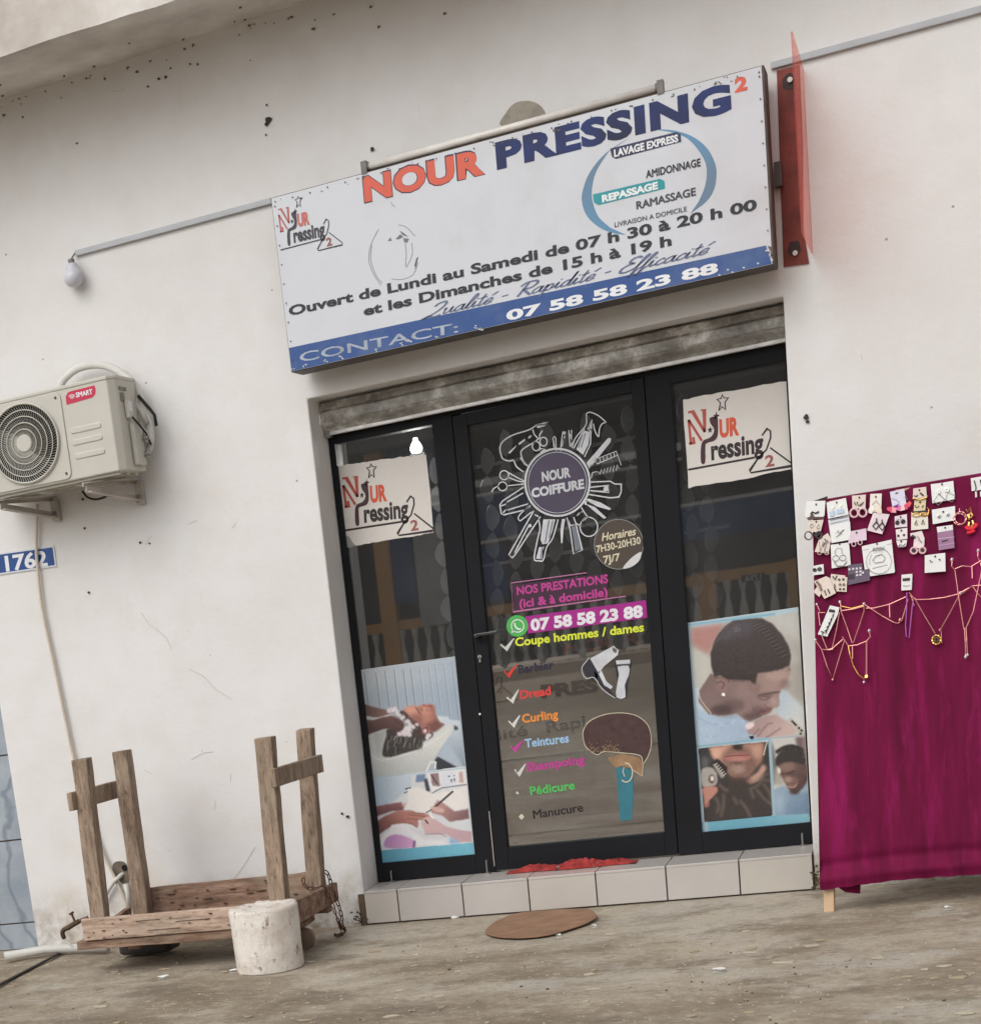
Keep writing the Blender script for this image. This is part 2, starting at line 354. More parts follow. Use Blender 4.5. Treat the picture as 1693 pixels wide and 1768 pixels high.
# flat print made of many soft tones: a fine grid of coloured points (a photographic poster)
class Paint:
    def __init__(s, x0, x1, z0, z1, Y, step=.0024):
        s.nx = int((x1 - x0) / step); s.nz = int((z1 - z0) / step); s.Y = Y
        X, Z = np.meshgrid(np.linspace(x0, x1, s.nx), np.linspace(z1, z0, s.nz)); s.X, s.Z = X, Z
        D = np.stack([X - CAM[0], np.full_like(X, Y - CAM[1]), Z - CAM[2]], -1); d = D @ CF
        s.px = CX + FPX * (D @ CR) / d; s.py = CY + FPX * (D @ CD) / d
        s.img = np.full(X.shape + (3,), 200.)
    def mask(s, pts):
        x, y = s.px, s.py; ins = np.zeros(x.shape, bool); n = len(pts)
        xs = [p[0] for p in pts]; ys = [p[1] for p in pts]
        for i in range(n):
            ax, ay = pts[i]; bx, by = pts[(i + 1) % n]
            if ay == by: continue
            ins ^= ((ay > y) != (by > y)) & (x < (bx - ax) * (y - ay) / (by - ay) + ax)
        return ins.astype(float)
    def blur(s, m, r):
        for _ in range(2):
            for ax in (0, 1):
                k = 2 * r + 1; p = np.pad(m, [(r + 1, r) if a == ax else (0, 0) for a in (0, 1)], mode='edge'); c = np.cumsum(p, ax)
                m = (np.take(c, range(k, c.shape[ax]), ax) - np.take(c, range(0, c.shape[ax] - k), ax)) / k
        return m
    def poly(s, pts, c, r=1, a=1., sm=False, c2=None, d=None):
        if sm: pts = smooth_pts(pts, 5)
        m = s.mask(pts); m = (s.blur(m, r) if r else m) * a
        col = np.array(c, float)
        if c2 is not None:                                   # tone runs from c (at d0) to c2 (at d1)
            (ax, ay), (bx, by) = d; t = ((s.px - ax) * (bx - ax) + (s.py - ay) * (by - ay)) / ((bx - ax) ** 2 + (by - ay) ** 2)
            t = np.clip(t, 0, 1)[..., None]; col = col * (1 - t) + np.array(c2, float) * t
        s.img = s.img * (1 - m[..., None]) + col * m[..., None]
    def line(s, pts, wd, c, r=1, a=1., sm=False):
        if sm: pts = smooth_pts(pts, 5, False)
        m = np.zeros(s.px.shape)
        for i in range(len(pts) - 1):
            p, q = np.array(pts[i], float), np.array(pts[i + 1], float); e = q - p; L2 = e @ e + 1e-9
            t = np.clip(((s.px - p[0]) * e[0] + (s.py - p[1]) * e[1]) / L2, 0, 1)
            dd = np.hypot(s.px - p[0] - t * e[0], s.py - p[1] - t * e[1]); m = np.maximum(m, np.clip(wd / 2 - dd + .5, 0, 1))
        m = (s.blur(m, r) if r else m) * a; s.img = s.img * (1 - m[..., None]) + np.array(c, float) * m[..., None]
    def dot(s, x, y, rx, c, ry=None, r=1, a=1., rot=0): s.poly(ring(x, y, rx, ry, 16, rot), c, r, a)
    def build(s, name, parent, m):
        rng = np.random.default_rng(3); im = s.img + s.blur(rng.normal(0, 5, s.px.shape), 1)[..., None] + rng.normal(0, 1.5, s.img.shape)
        gr = im.mean(-1, keepdims=True); im = gr + (im - gr) * .80; im = np.clip((im - 110) * 1.08 + 128, 2, 250) / 255; li = np.where(im <= .04045, im / 12.92, ((im + .055) / 1.055) ** 2.4)
        v = np.stack([s.X, np.full_like(s.X, s.Y), s.Z], -1).reshape(-1, 3)
        i = np.arange(s.nz * s.nx).reshape(s.nz, s.nx); f = np.stack([i[:-1, :-1], i[1:, :-1], i[1:, 1:], i[:-1, 1:]], -1).reshape(-1, 4)
        me = bpy.data.meshes.new(name); me.vertices.add(len(v)); me.vertices.foreach_set('co', v.ravel()); me.loops.add(f.size); me.loops.foreach_set('vertex_index', f.ravel())
        me.polygons.add(len(f)); me.polygons.foreach_set('loop_start', np.arange(len(f)) * 4)
        me.update(calc_edges=True); me.validate()
        ca = me.color_attributes.new('Col', 'FLOAT_COLOR', 'POINT'); ca.data.foreach_set('color', np.concatenate([li.reshape(-1, 3), np.ones((len(v), 1))], 1).ravel())
        me.materials.append(m); o = bpy.data.objects.new(name, me); COL.objects.link(o); o.parent = parent; o.matrix_parent_inverse = Matrix.Translation(-parent.location); return o

W_ = 2.05; H_ = 2.465; ST = .163; SOF = 4.05; XL = -1.835
# ================================================================== SETTING
mb = MB()   # ground: one sheet, finely divided near the shop so it can be uneven
xs = [-60, -20, -8, -4] + [-3 + .1 * i for i in range(71)] + [5, 9, 20, 60]; ys = [-60, -30, -16, -10, -7, -5, -4] + [-3.6 + .1 * i for i in range(37)] + [.3, 1, 60]
vs = []
for y in ys:
    for x in xs:
        z = 0.
        if -3.6 < y < -.05 and -3 < x < 4: z = .012 * noise.noise(Vector((x * 1.3, y * 1.3, 0))) + .006 * noise.noise(Vector((x * 5, y * 5, 3)))
        vs.append((x, y, z - .004))
nx = len(xs); mb.add(vs, [(r * nx + c, r * nx + c + 1, (r + 1) * nx + c + 1, (r + 1) * nx + c) for r in range(len(ys) - 1) for c in range(nx - 1)])
struct(mb.build('ground', M_GROUND, smooth=True))
a, b = PZ(-20, 1712), PZ(108, 1645)
jb = MB(); jb.bar((a[0], a[1], .004), (b[0], b[1], .004), .022, .006); struct(jb.build('ground_joint', mat('joint_dirt', (38, 32, 26), .95)))

shop = thing('shop_building', 'white plastered shop front with a recessed doorway under a concrete slab', 'building', (1, 0, 0))
wl = MB(); wl.prism([(XL, 0, -.05), (0, 0, -.05), (0, 0, H_), (W_, 0, H_), (W_, 0, -.05), (7, 0, -.05), (7, 0, SOF + .05), (XL, 0, SOF + .05)], (0, .35, 0)); wl.build('wall', M_WALL, shop, bevel=.007)
# overhanging slab with rough drip edge
M_SLAB = mat('slab_plaster', (216, 213, 208), .85, 0, .10, 2.6, .5, 18, c2=(178, 168, 160))
sb = MB(); n = 90; x0, x1 = -4.5, 7.
for i in range(n):
    xa, xb = x0 + (x1 - x0) * i / n, x0 + (x1 - x0) * (i + 1) / n
    def dz(x): return .008 * noise.noise(Vector((x * 6, 1, 0))) + .012 * noise.noise(Vector((x * 2, 5, 0)))
    za, zb = SOF + .006 + dz(xa), SOF + .006 + dz(xb)
    sb.add([(xa, -.575, za), (xb, -.575, zb), (xb, -.575, 5.2), (xa, -.575, 5.2), (xa, -.55, SOF + .02), (xb, -.55, SOF + .02), (xb, .35, SOF + .02), (xa, .35, SOF + .02)],
           [(0, 1, 2, 3), (4, 5, 1, 0), (6, 5, 4, 7)])
sb.add([(x0, -.575, 5.2), (x1, -.575, 5.2), (x1, .35, 5.2), (x0, .35, 5.2)], [(0, 1, 2, 3)]); sb.build('overhang_slab', M_SLAB, shop)
cb = MB()
for i in range(80):                                                       # crusts of dirt and nests along the joint of wall and slab
    x = random.uniform(-1.8, 2.3); s_ = random.uniform(.003, .009); z = SOF - abs(random.gauss(0, .03)) if random.random() < .85 else SOF - random.uniform(.05, .3)
    pts = [(x + s_ * random.uniform(.4, 1.4) * math.cos(a), -.004, z + s_ * random.uniform(.3, 1.) * math.sin(a)) for a in [k * math.pi / 3 for k in range(6)]]
    cb.prism(pts, (0, .006, 0))
for i in range(45):
    x = random.uniform(-1.8, 2.3); y = random.choice([-.565, -.55, -.03, -.05, -.2]); s_ = random.uniform(.003, .009)
    cb.prism([(x + s_ * math.cos(a), y + .5 * s_ * math.sin(a), SOF + .014) for a in [k * math.pi / 3 for k in range(6)]], (0, 0, .01))
tag(cb.build('dirt_crust', mat('nest_dirt', (112, 98, 88), .95), shop), kind='stuff')
# wall scars
sc = MB(); pr = lambda x, y: P(x, y, -.003); Z2 = zc(450, 80, .3395)
ink(sc, smooth_pts(Z2((1225, 405), (1245, 340), (1290, 290), (1360, 277), (1420, 300), (1450, 350), (1440, 380)), 4), pr); sc.build('bare_plaster_patch', mat('bare_plaster', (158, 150, 138), .9, 0, .25, 14, .5, 30), shop)
sc = MB(); Zh = zc(80, 1440, .15357)
ink(sc, smooth_pts(Zh((745, 370), (770, 320), (830, 305), (890, 325), (930, 400), (930, 540), (880, 570), (830, 530), (770, 460)), 3), pr); sc.build('chipped_plaster', mat('chipped_cement', (108, 98, 86), .95, 0, .3, 25, .6, 50), shop)
sc = MB(); pr2 = lambda x, y: P(x, y, -.005)
ink(sc, smooth_pts(Zh((845, 370), (880, 345), (910, 370), (905, 410), (870, 415)), 3), pr2);  sc.build('pipe_hole', mat('hole_dark', (14, 12, 11), .95), shop)
sc = MB()
for (x, y, r) in ((463, 206, 5), (460, 214, 3), (642, 257, 3.5), (1391, 720, 4), (1393, 728, 2.5), (460, 181, 1.5), (459, 233, 1.5), (146, 912, 2), (242, 937, 2), (258, 938, 1.5), (153, 1023, 2), (143, 862, 2), (590, 1405, 2), (600, 1410, 3), (274, 136, 2), (286, 133, 2)):
    p = P(x, y, -.006); rr = r * .0029; sc.prism([(p[0] + rr * random.uniform(.6, 1.2) * math.cos(a), -.008, p[2] + rr * random.uniform(.6, 1.2) * math.sin(a)) for a in [k * math.pi / 4 for k in range(8)]], (0, .012, 0))
tag(sc.build('wall_chip', mat('chip_dark', (62, 50, 42), .9), shop), kind='stuff')
for pts in (((244, 1058), (257, 1078), (270, 1086), (287, 1101), (297, 1121)), ((327, 1155), (352, 1168), (372, 1190), (401, 1208)), ((441, 1462), (424, 1490), (401, 1522)), ((252, 940), (262, 925)), ((325, 905), (340, 898)), ((400, 912), (408, 902)), ((250, 1330), (262, 1336)), ((330, 1312), (350, 1300), (368, 1298)), ((372, 1382), (371, 1398)), ((399, 1335), (398, 1348)), ((195, 158), (214, 155), (216, 150)), ((1486, 612), (1488, 622))):
    sc = MB(); stroke(sc, pts, .7, lambda x, y: P(x, y, -.0025)); sc.build('crack', mat('crack_grey', (184, 176, 168), .9), shop)
# interior room, closed box behind the glass
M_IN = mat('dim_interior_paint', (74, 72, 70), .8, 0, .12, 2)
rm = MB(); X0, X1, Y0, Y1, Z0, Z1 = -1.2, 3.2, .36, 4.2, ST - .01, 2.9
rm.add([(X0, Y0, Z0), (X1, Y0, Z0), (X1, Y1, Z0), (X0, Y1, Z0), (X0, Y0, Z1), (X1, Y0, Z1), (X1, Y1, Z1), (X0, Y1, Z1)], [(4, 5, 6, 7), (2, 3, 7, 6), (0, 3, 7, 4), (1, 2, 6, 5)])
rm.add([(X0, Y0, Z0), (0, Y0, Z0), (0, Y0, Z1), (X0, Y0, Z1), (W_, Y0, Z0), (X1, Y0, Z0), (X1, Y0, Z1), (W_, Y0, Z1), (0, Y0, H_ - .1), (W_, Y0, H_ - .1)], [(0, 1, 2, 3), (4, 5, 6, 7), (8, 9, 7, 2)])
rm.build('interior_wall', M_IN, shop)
fl = MB(); fl.add([(X0, Y0 - .08, Z0), (X1, Y0 - .08, Z0), (X1, Y1, Z0), (X0, Y1, Z0)], [(0, 1, 2, 3)]); fl.build('interior_floor', mat('interior_floor', (206, 194, 178), .4, 0, .15, 3), shop)

# blue veined tiles on the neighbouring wall at the left
tw = thing('tiled_wall', 'blue grey marbled tile wall at the far left beside the white wall', 'wall', (-2.1, .1, 0))
bk = MB(); bk.box((-4.5, .085, -.05), (XL, .35, SOF)); bk.build('backing', M_GROUT, tw)
def marble():
    k = N('blue_marbled_tile'); wv = k.n('ShaderNodeTexWave'); wv.inputs['Scale'].default_value = 1.4; wv.inputs['Distortion'].default_value = 14; wv.inputs['Detail'].default_value = 5
    k.l(k.tc.outputs['Object'], wv.inputs[0]); c = k.ramp(k.noise(2.5, 7, .65), [(.3, lin((128, 138, 150))), (.7, lin((170, 178, 184)))])
    c = k.mix(k.ramp(wv.outputs['Fac'], [(.0, (.55, .55, .55)), (.12, (0, 0, 0))]), c, lin((96, 108, 124))); k.base(c); k.b.inputs['Roughness'].default_value = .25; return k.m
M_MARB = marble(); zj = [P(8, 1304, .08)[2], P(33, 1450, .08)[2], P(53, 1592, .08)[2]]; th_ = (zj[0] - zj[2]) / 2
for r in range(-1, 8):
    for c in range(4):
        zt = zj[2] + th_ * r; xr = XL - .006 - .6 * c
        if zt + th_ > 3.9: continue
        t = MB(); t.box((xr - .594, .074 + random.uniform(0, .002), max(0, zt + .004)), (xr, .085, zt + th_ - .004)); t.build('tile', M_MARB, tw)

# ================================================================== DOORSTEP
step = thing('doorstep', 'low doorstep clad in pale grey tiles below the glass door', 'step', (1, 0, 0))
cr = MB(); cr.box((-.002, 0.002, -.02), (W_ - .002, .36, ST - .012)); cr.box((-.03, -.012, -.02), (0.0, .002, ST - .012)); cr.build('core', M_GROUT, step)
xj = [P(px, 1540 - (px - 630) * .08, 0)[0] for px in (630, 686, 797.5, 911.4, 1027.8, 1149, 1275, 1403)]; xj[0] = .0; xj[-1] = W_ - .004
for i in range(7):
    m = M_TILE if i % 3 else M_TILE2
    t = MB(); t.box((xj[i] + .003, -.014, .004), (xj[i + 1] - .003, .003, ST - .004)); t.build('riser_tile', m, step, bevel=.0015)
    t = MB(); xa = max(xj[i] + .0025, .003); xb = min(xj[i + 1] - .0025, W_ - .006)
    t.box((xa, -.016, ST - .0115), (xb, .25, ST)); t.build('tread_tile', M_TILE, step, bevel=.0015)

# ================================================================== ROLLER SHUTTER HOUSING
rs = thing('roller_shutter', 'dented galvanised shutter housing above the black glass door', 'shutter', (1, .2, 2.3))
h = MB(); n = 60; prof = [(.19, 0), (.165, -.010), (.160, -.04), (.170, -.046), (.160, -.052), (.158, -.09), (.150, -.098), (.158, -.106), (.19, -.125), (.20, -.135), (.235, -.138)]
for i in range(n):
    for j in range(len(prof) - 1):
        q = []
        for (ii, jj) in ((i, j), (i + 1, j), (i + 1, j + 1), (i, j + 1)):
            x = .002 + (W_ - .004) * ii / n; y, z = prof[jj]; q.append((x, y + .010 * noise.noise(Vector((x * 4, z * 20, 2))), H_ - .004 + z + (.006 * noise.noise(Vector((x * 5, 3, 0))) if jj > 1 else 0)))
        h.face(q)
h.build('housing', M_GALV, rs)
s2 = MB(); s2.box((.004, .20, H_ - .155), (W_ - .004, .235, H_ - .139)); s2.build('bottom_bar', mat('shutter_bar', (232, 230, 226), .4, .1, .3, 12, .3), rs, bevel=.003)
g = MB(); g.box((.003, .195, H_ - .165), (.028, .24, H_ - .12)); g.build('guide_bracket', M_STEEL, rs)

# ================================================================== GLASS SHOPFRONT
FY = .25
sf = thing('glass_shopfront', 'black framed glass shopfront with a central door and two side panels', 'shopfront', (1, FY, ST))
def fr(a, b, y0=FY, y1=FY + .112): m_ = MB(); m_.box((a[0], y0, a[1]), (b[0], y1, b[1])); return m_
TOP = H_ - .14
for (a, b) in (((0.002, ST + .001), (.030, TOP)), ((.500, ST + .001), (.5935, TOP)), ((1.452, ST + .001), (1.560, TOP)), ((2.028, ST + .001), (W_ - .002, TOP)),
               ((.030, ST + .001), (.500, .258)), ((1.560, ST + .001), (2.028, .262)), ((.030, 2.27), (.500, TOP)), ((1.560, 2.24), (2.028, TOP)), ((.5935, 2.292), (1.452, TOP))):
    fr(a, b).build('frame_member', M_FRAME, sf, bevel=.002)
for (a, b) in (((.026, .254), (.504, 2.275)), ((1.556, .258), (2.032, 2.245))):
    m_ = MB(); m_.box((a[0], .2745, a[1]), (b[0], .2785, b[1])); m_.build('glass_pane', M_GLASS, sf)
door = MB(); dy0, dy1 = FY - .002, FY + .048
for (a, b) in (((.597, ST + .008), (.662, 2.288)), ((1.395, ST + .008), (1.4485, 2.288)), ((.662, ST + .008), (1.395, .278)), ((.662, 2.235), (1.395, 2.288))): door.box((a[0], dy0, a[1]), (b[0], dy1, b[1]))
do = door.build('door', M_FRAME, sf, bevel=.002)
m_ = MB(); m_.box((.658, .2745, .274), (1.399, .2785, 2.24)); m_.build('glass_pane', M_GLASS, do)
m_ = MB(); p = P(824, 1098, .235); m_.box((p[0] - .012, FY - .045, p[2] - .006), (p[0] + .012, FY - .002, p[2] + .010)); m_.box((p[0], FY - .045, p[2] - .002), (p[0] + .10, FY - .033, p[2] + .012)); m_.build('handle', mat('dark_handle', (70, 70, 72), .35, .5), do, bevel=.003)
m_ = MB(); p = P(828, 1137, .245); m_.disc((p[0], FY - .008, p[2] + .008), .010, 12, th=.008); m_.box((p[0] - .005, FY - .008, p[2] - .018), (p[0] + .005, FY - .002, p[2] + .004)); m_.build('lock', M_STEEL, do)
m_ = MB(); p = P(828, 1233, .245); m_.disc((p[0], FY - .006, p[2]), .005, 8, th=.006); m_.build('screw', M_WHITEC, do)
m_ = MB(); m_.box((.590, FY - .006, ST + .03), (.594, FY - .001, ST + .30)); m_.build('worn_seal', mat('seal_grey', (168, 160, 150), .7), do)
for (x, y, hgt) in ((674, 1515, .05), (839, 1500, .06), (1384, 1452, .05)):
    p = P(x, y, .20); m_ = MB(); m_.tube([(p[0], .215, ST), (p[0], .215, ST + hgt), (p[0], .225, ST + hgt + .006)], .004, 6); m_.box((p[0] - .012, .205, ST), (p[0] + .012, .235, ST + .006)); m_.build('floor_bolt', M_STEEL, sf)

# ================================================================== POSTERS (photographic prints stuck on the panes)
A_ = zc(600, 1130, .13585); B_ = zc(620, 1320, .12995); C_ = zc(1180, 1050, .14176); D_ = zc(1190, 1260, .13585)
YP = .2715
def poster_left():
    t = thing('salon_poster', 'poster of a hair wash and a manicure on the left glass panel', 'poster', (.25, YP, .73))
    p = Paint(.028, .497, .252, 1.212, YP)
    p.img[:] = (150, 166, 178)
    p.poly(A_((60, 190), (1420, 20), (1500, 1480), (200, 1640)), (158, 164, 166), 0, c2=(146, 158, 172), d=(A_((100, 600))[0], A_((1400, 600))[0]))
    p.poly(A_((60, 450), (1500, 350), (1500, 900), (100, 1000)), (126, 142, 160), 12, .5)
    for i, (x, y0, y1) in enumerate(((215, 230, 640), (360, 230, 660), (475, 210, 680), (590, 200, 690), (705, 190, 660), (800, 180, 640), (915, 180, 600), (1030, 140, 600), (1110, 130, 700), (1220, 120, 780), (1320, 100, 820))):
        dx = (y1 - y0) * .125; a_ = .85 if i < 6 else .4
        p.line(A_((x, y0), (x + dx, y1)), 1.0, (70, 82, 96), 0, a_); p.line(A_((x + 14, y0), (x + 14 + dx, y1)), .8, (190, 198, 204), 0, .5)
    # basin and towels
    p.poly(A_((1130, 780), (1270, 790), (1300, 830), (1430, 840), (1500, 1440), (1350, 1440), (1120, 1320), (1180, 1050)), (176, 186, 194), 1, sm=False, c2=(120, 134, 148), d=(A_((1300, 850))[0], A_((1250, 1400))[0]))
    p.poly(A_((1350, 900), (1400, 920), (1400, 960), (1355, 960)), (50, 56, 62), 1)
    p.poly(A_((1130, 1300), (1260, 1080), (1480, 1440), (1420, 1450)), (150, 164, 178), 2)
    p.poly(A_((190, 1040), (520, 930), (900, 1180), (1110, 990), (1290, 880), (1345, 900), (1330, 980), (1180, 1200), (1100, 1340), (1030, 1440), (990, 1500), (250, 1600)), (186, 186, 180), 1, c2=(158, 162, 162), d=(A_((600, 1150))[0], A_((600, 1560))[0]))
    p.poly(A_((190, 1050), (510, 940), (460, 1200), (400, 1330), (250, 1260)), (172, 174, 170), 2); p.poly(A_((320, 1000), (510, 950), (440, 1120), (400, 1330)), (146, 148, 146), 3, .7)
    p.line(A_((270, 1240), (400, 1335), (600, 1310), (900, 1200), (1120, 1080), (1290, 960)), 1.2, (214, 214, 208), 1, .8, True)
    p.line(A_((230, 1170), (265, 1200), (260, 1320), (280, 1340)), 3, (52, 50, 48), 0, .9)
    p.poly(A_((1110, 1330), (1150, 1300), (1400, 1440), (1130, 1470)), (48, 50, 58), 1); p.line(A_((1000, 1490), (1050, 1370), (1120, 1370), (1110, 1440)), 3, (196, 198, 196), 0)
    # arms
    p.poly(A_((140, 600), (300, 660), (430, 690), (560, 720), (560, 800), (400, 810), (150, 770)), (92, 66, 62), 1, c2=(120, 88, 82), d=(A_((200, 700))[0], A_((500, 720))[0]))
    p.poly(A_((170, 780), (300, 790), (330, 830), (180, 850)), (170, 168, 164), 1)
    p.line(A_((330, 820), (440, 800), (560, 760)), 2.6, (206, 200, 200), 1)
    # hair hanging in the basin
    p.poly(A_((520, 940), (760, 1000), (940, 940), (1080, 1000), (1060, 1060), (960, 1110), (930, 1190), (700, 1260), (560, 1300), (450, 1290), (450, 1180), (490, 1040)), (58, 54, 52), 1, sm=True)
    rr = random.Random(4)
    for i in range(46):
        x = rr.uniform(480, 960); y = rr.uniform(1010, 1180); L = rr.uniform(40, 120)
        p.line(A_((x, y), (x - 20 + rr.uniform(-15, 15), y + L)), rr.uniform(.6, 1.6), rr.choice([(130, 124, 118), (36, 34, 34), (164, 158, 150), (84, 78, 74)]), 0, .7)
    # head lying back
    head = A_((700, 760), (720, 690), (800, 650), (900, 655), (965, 630), (1010, 640), (1060, 625), (1100, 660), (1110, 720), (1135, 790), (1170, 860), (1230, 890), (1080, 990), (960, 940), (880, 880), (800, 800))
    p.poly(head, (182, 116, 98), 1, sm=True, c2=(128, 80, 70), d=(A_((860, 650))[0], A_((1100, 960))[0]))
    p.poly(A_((800, 680), (900, 665), (930, 740), (850, 780)), (200, 136, 114), 4, .5); p.poly(A_((950, 800), (1100, 800), (1080, 900), (960, 880)), (176, 108, 90), 5, .5)
    p.line(A_((880, 690), (905, 740), (940, 765)), 1.4, (70, 42, 38), 0, .9); p.line(A_((865, 670), (885, 700)), 1.6, (80, 50, 44), 0, .8)
    p.line(A_((960, 640), (1000, 665), (1030, 650)), 2.2, (140, 62, 60), 1, .9); p.dot(*A_((1050, 660))[0], 3.2, (170, 90, 82), 2.2); p.line(A_((940, 690), (960, 720)), 1.2, (100, 60, 52), 0, .7)
    p.poly(A_((940, 900), (1030, 900), (1050, 980), (1000, 1020), (940, 990)), (150, 92, 84), 1, sm=True); p.line(A_((960, 940), (1010, 930), (1010, 990)), 1.4, (84, 46, 42), 0)
    p.poly(A_((660, 740), (720, 720), (800, 800), (900, 880), (940, 960), (930, 1030), (860, 1060), (820, 950), (740, 880)), (70, 52, 50), 1, sm=True)
    for q, rx, ry, col, a_ in (((790, 700), 9, 6, (206, 146, 122), .55), ((1000, 740), 10, 7, (196, 126, 104), .6), ((870, 830), 12, 9, (118, 72, 64), .5), ((1090, 900), 12, 10, (92, 56, 52), .6), ((925, 705), 4, 4, (120, 72, 62), .6), ((985, 690), 4, 5, (206, 142, 120), .6), ((1080, 690), 5, 6, (140, 84, 72), .5), ((1020, 830), 10, 5, (186, 116, 94), .5)):
        c_ = A_(q)[0]; p.poly(ring(c_[0], c_[1], rx, ry, 14), col, 3, a_)
    for i in range(26): x = rr.uniform(660, 900); y = 760 + (x - 660) * .8 + rr.uniform(-30, 40); p.line(A_((x, y), (x + 26, y + rr.uniform(-30, 30))), .8, rr.choice([(36, 28, 28), (110, 92, 88), (160, 150, 148)]), 0, .7)
    p.line(A_((1000, 700), (1012, 716)), 1.2, (70, 38, 36), 0, .8); p.poly(A_((1040, 640), (1075, 650), (1060, 670), (1035, 660)), (128, 60, 58), 0, .8)
    # second arm, hand, foam
    p.poly(A_((180, 850), (330, 830), (480, 790), (600, 790), (700, 850), (720, 920), (680, 990), (610, 1010), (520, 940), (360, 980), (200, 1030)), (100, 70, 66), 1, sm=True, c2=(74, 50, 48), d=(A_((450, 800))[0], A_((450, 980))[0]))
    p.line(A_((600, 830), (690, 890)), 1.2, (60, 40, 40), 0, .7)
    for (x, y, r_) in ((540, 710, 42), (590, 700, 40), (630, 740, 32), (700, 800, 32), (660, 770, 26), (760, 850, 34), (790, 900, 36), (760, 950, 50), (720, 1000, 46), (660, 1010, 32), (780, 1010, 36), (830, 920, 30), (880, 890, 22), (1030, 1030, 34), (985, 970, 22), (1010, 1060, 26)):
        q = A_((x, y))[0]; p.dot(q[0], q[1] + .9, r_ * .14, (136, 122, 124), r=1, a=.6); p.dot(q[0], q[1], r_ * .15, (206, 198, 200), ry=r_ * .11, r=1, a=.85, rot=x)
    # lower picture
    p.poly(B_((110, 190), (1430, 20), (1560, 1040), (240, 1150)), (190, 192, 194), 0)
    p.poly(B_((110, 190), (690, 140), (700, 290), (560, 400), (430, 520), (180, 580)), (148, 168, 186), 1, c2=(168, 180, 190), d=(B_((200, 300))[0], B_((600, 300))[0]))
    p.poly(B_((690, 145), (890, 120), (900, 330), (720, 300)), (188, 188, 186), 1); p.poly(B_((760, 140), (880, 125), (870, 220), (750, 240)), (96, 118, 152), 1); p.poly(B_((860, 200), (900, 180), (945, 360), (890, 350)), (52, 52, 66), 1)
    p.poly(B_((910, 110), (1400, 60), (1420, 270), (1030, 330), (960, 370)), (206, 202, 200), 1); p.poly(B_((945, 125), (1050, 110), (1075, 290), (970, 280)), (132, 106, 108), 1); p.line(B_((960, 140), (1040, 260)), 2, (70, 50, 56), 0)
    p.poly(B_((1080, 105), (1290, 85), (1300, 280), (1090, 300)), (192, 194, 202), 1)
    for q in (((1210, 200), (1240, 195), (1225, 250)), ((1250, 190), (1275, 185), (1270, 245)), ((1165, 150), (1210, 145), (1200, 170)), ((1250, 140), (1270, 138), (1262, 165))): p.poly(B_(*q), (62, 66, 84), 0)
    p.poly(B_((1320, 100), (1370, 95), (1390, 240), (1330, 240)), (176, 146, 138), 1); p.line(B_((950, 395), (1010, 355), (1100, 310), (1250, 290), (1420, 265)), 2.2, (98, 98, 106), 0, .8)
    p.line(B_((620, 325), (680, 310)), 2.6, (50, 56, 74), 0); p.line(B_((600, 380), (640, 360)), 1.8, (60, 66, 84), 0)
    p.poly(B_((640, 320), (800, 300), (920, 370), (1000, 390), (1430, 290), (1450, 570), (1280, 610), (1100, 500), (960, 580), (880, 640), (720, 610), (600, 590), (650, 480)), (208, 202, 196), 1, sm=False)
    p.poly(B_((200, 700), (520, 600), (560, 640), (430, 800), (240, 1000)), (176, 172, 182), 1)
    p.poly(B_((200, 560), (420, 520), (560, 500), (600, 560), (580, 610), (430, 620), (260, 680), (205, 700)), (134, 84, 84), 1, sm=False, c2=(92, 56, 60), d=(B_((400, 520))[0], B_((400, 690))[0]))
    p.poly(B_((560, 520), (640, 510), (590, 570)), (186, 150, 148), 1)
    p.poly(B_((205, 780), (330, 690), (520, 610), (700, 610), (760, 640), (880, 650), (950, 690), (900, 730), (780, 730), (790, 790), (770, 840), (700, 820), (640, 780), (500, 790), (360, 860), (220, 960)), (168, 106, 94), 1, c2=(108, 62, 58), d=(B_((560, 620))[0], B_((300, 900))[0]))
    for q in (((650, 665), (780, 680), (880, 690)), ((640, 715), (760, 730), (850, 735)), ((600, 770), (700, 790), (770, 830)), ((700, 640), (860, 655))): p.line(B_(*q), 1.2, (104, 60, 56), 0, .7)
    p.poly(B_((430, 800), (560, 785), (700, 800), (860, 920), (1150, 930), (1140, 1060), (740, 1080), (700, 960), (560, 930), (400, 960), (330, 1060), (250, 1100), (240, 1020), (380, 900)), (204, 202, 204), 1)
    p.poly(B_((600, 790), (900, 920), (1150, 950), (1140, 1010), (860, 990)), (176, 174, 178), 3, .6)
    p.poly(B_((330, 1080), (340, 1010), (400, 950), (500, 930), (620, 960), (740, 1020), (730, 1100), (560, 1115), (400, 1110)), (166, 116, 172), 1, sm=True, c2=(190, 134, 178), d=(B_((350, 950))[0], B_((650, 1100))[0])); p.line(B_((735, 1020), (725, 1100)), 3, (90, 64, 100), 1)
    # manicurist's hands
    p.poly(B_((950, 590), (980, 560), (1040, 470), (1110, 510), (1270, 625), (1450, 590), (1460, 720), (1200, 760), (1100, 680), (960, 640)), (170, 122, 116), 1, c2=(118, 84, 84), d=(B_((1100, 550))[0], B_((1350, 740))[0]))
    p.line(B_((1000, 570), (1240, 360)), 3.4, (60, 52, 62), 0); p.poly(B_((950, 570), (1010, 560), (1120, 590), (1110, 640), (1000, 620)), (196, 154, 142), 1, sm=True)
    p.poly(B_((820, 780), (870, 700), (940, 690), (1060, 760), (1150, 820), (1330, 870), (1490, 890), (1500, 1030), (1320, 1030), (1160, 930), (880, 920)), (194, 158, 156), 1, c2=(176, 140, 146), d=(B_((900, 700))[0], B_((1300, 1000))[0]))
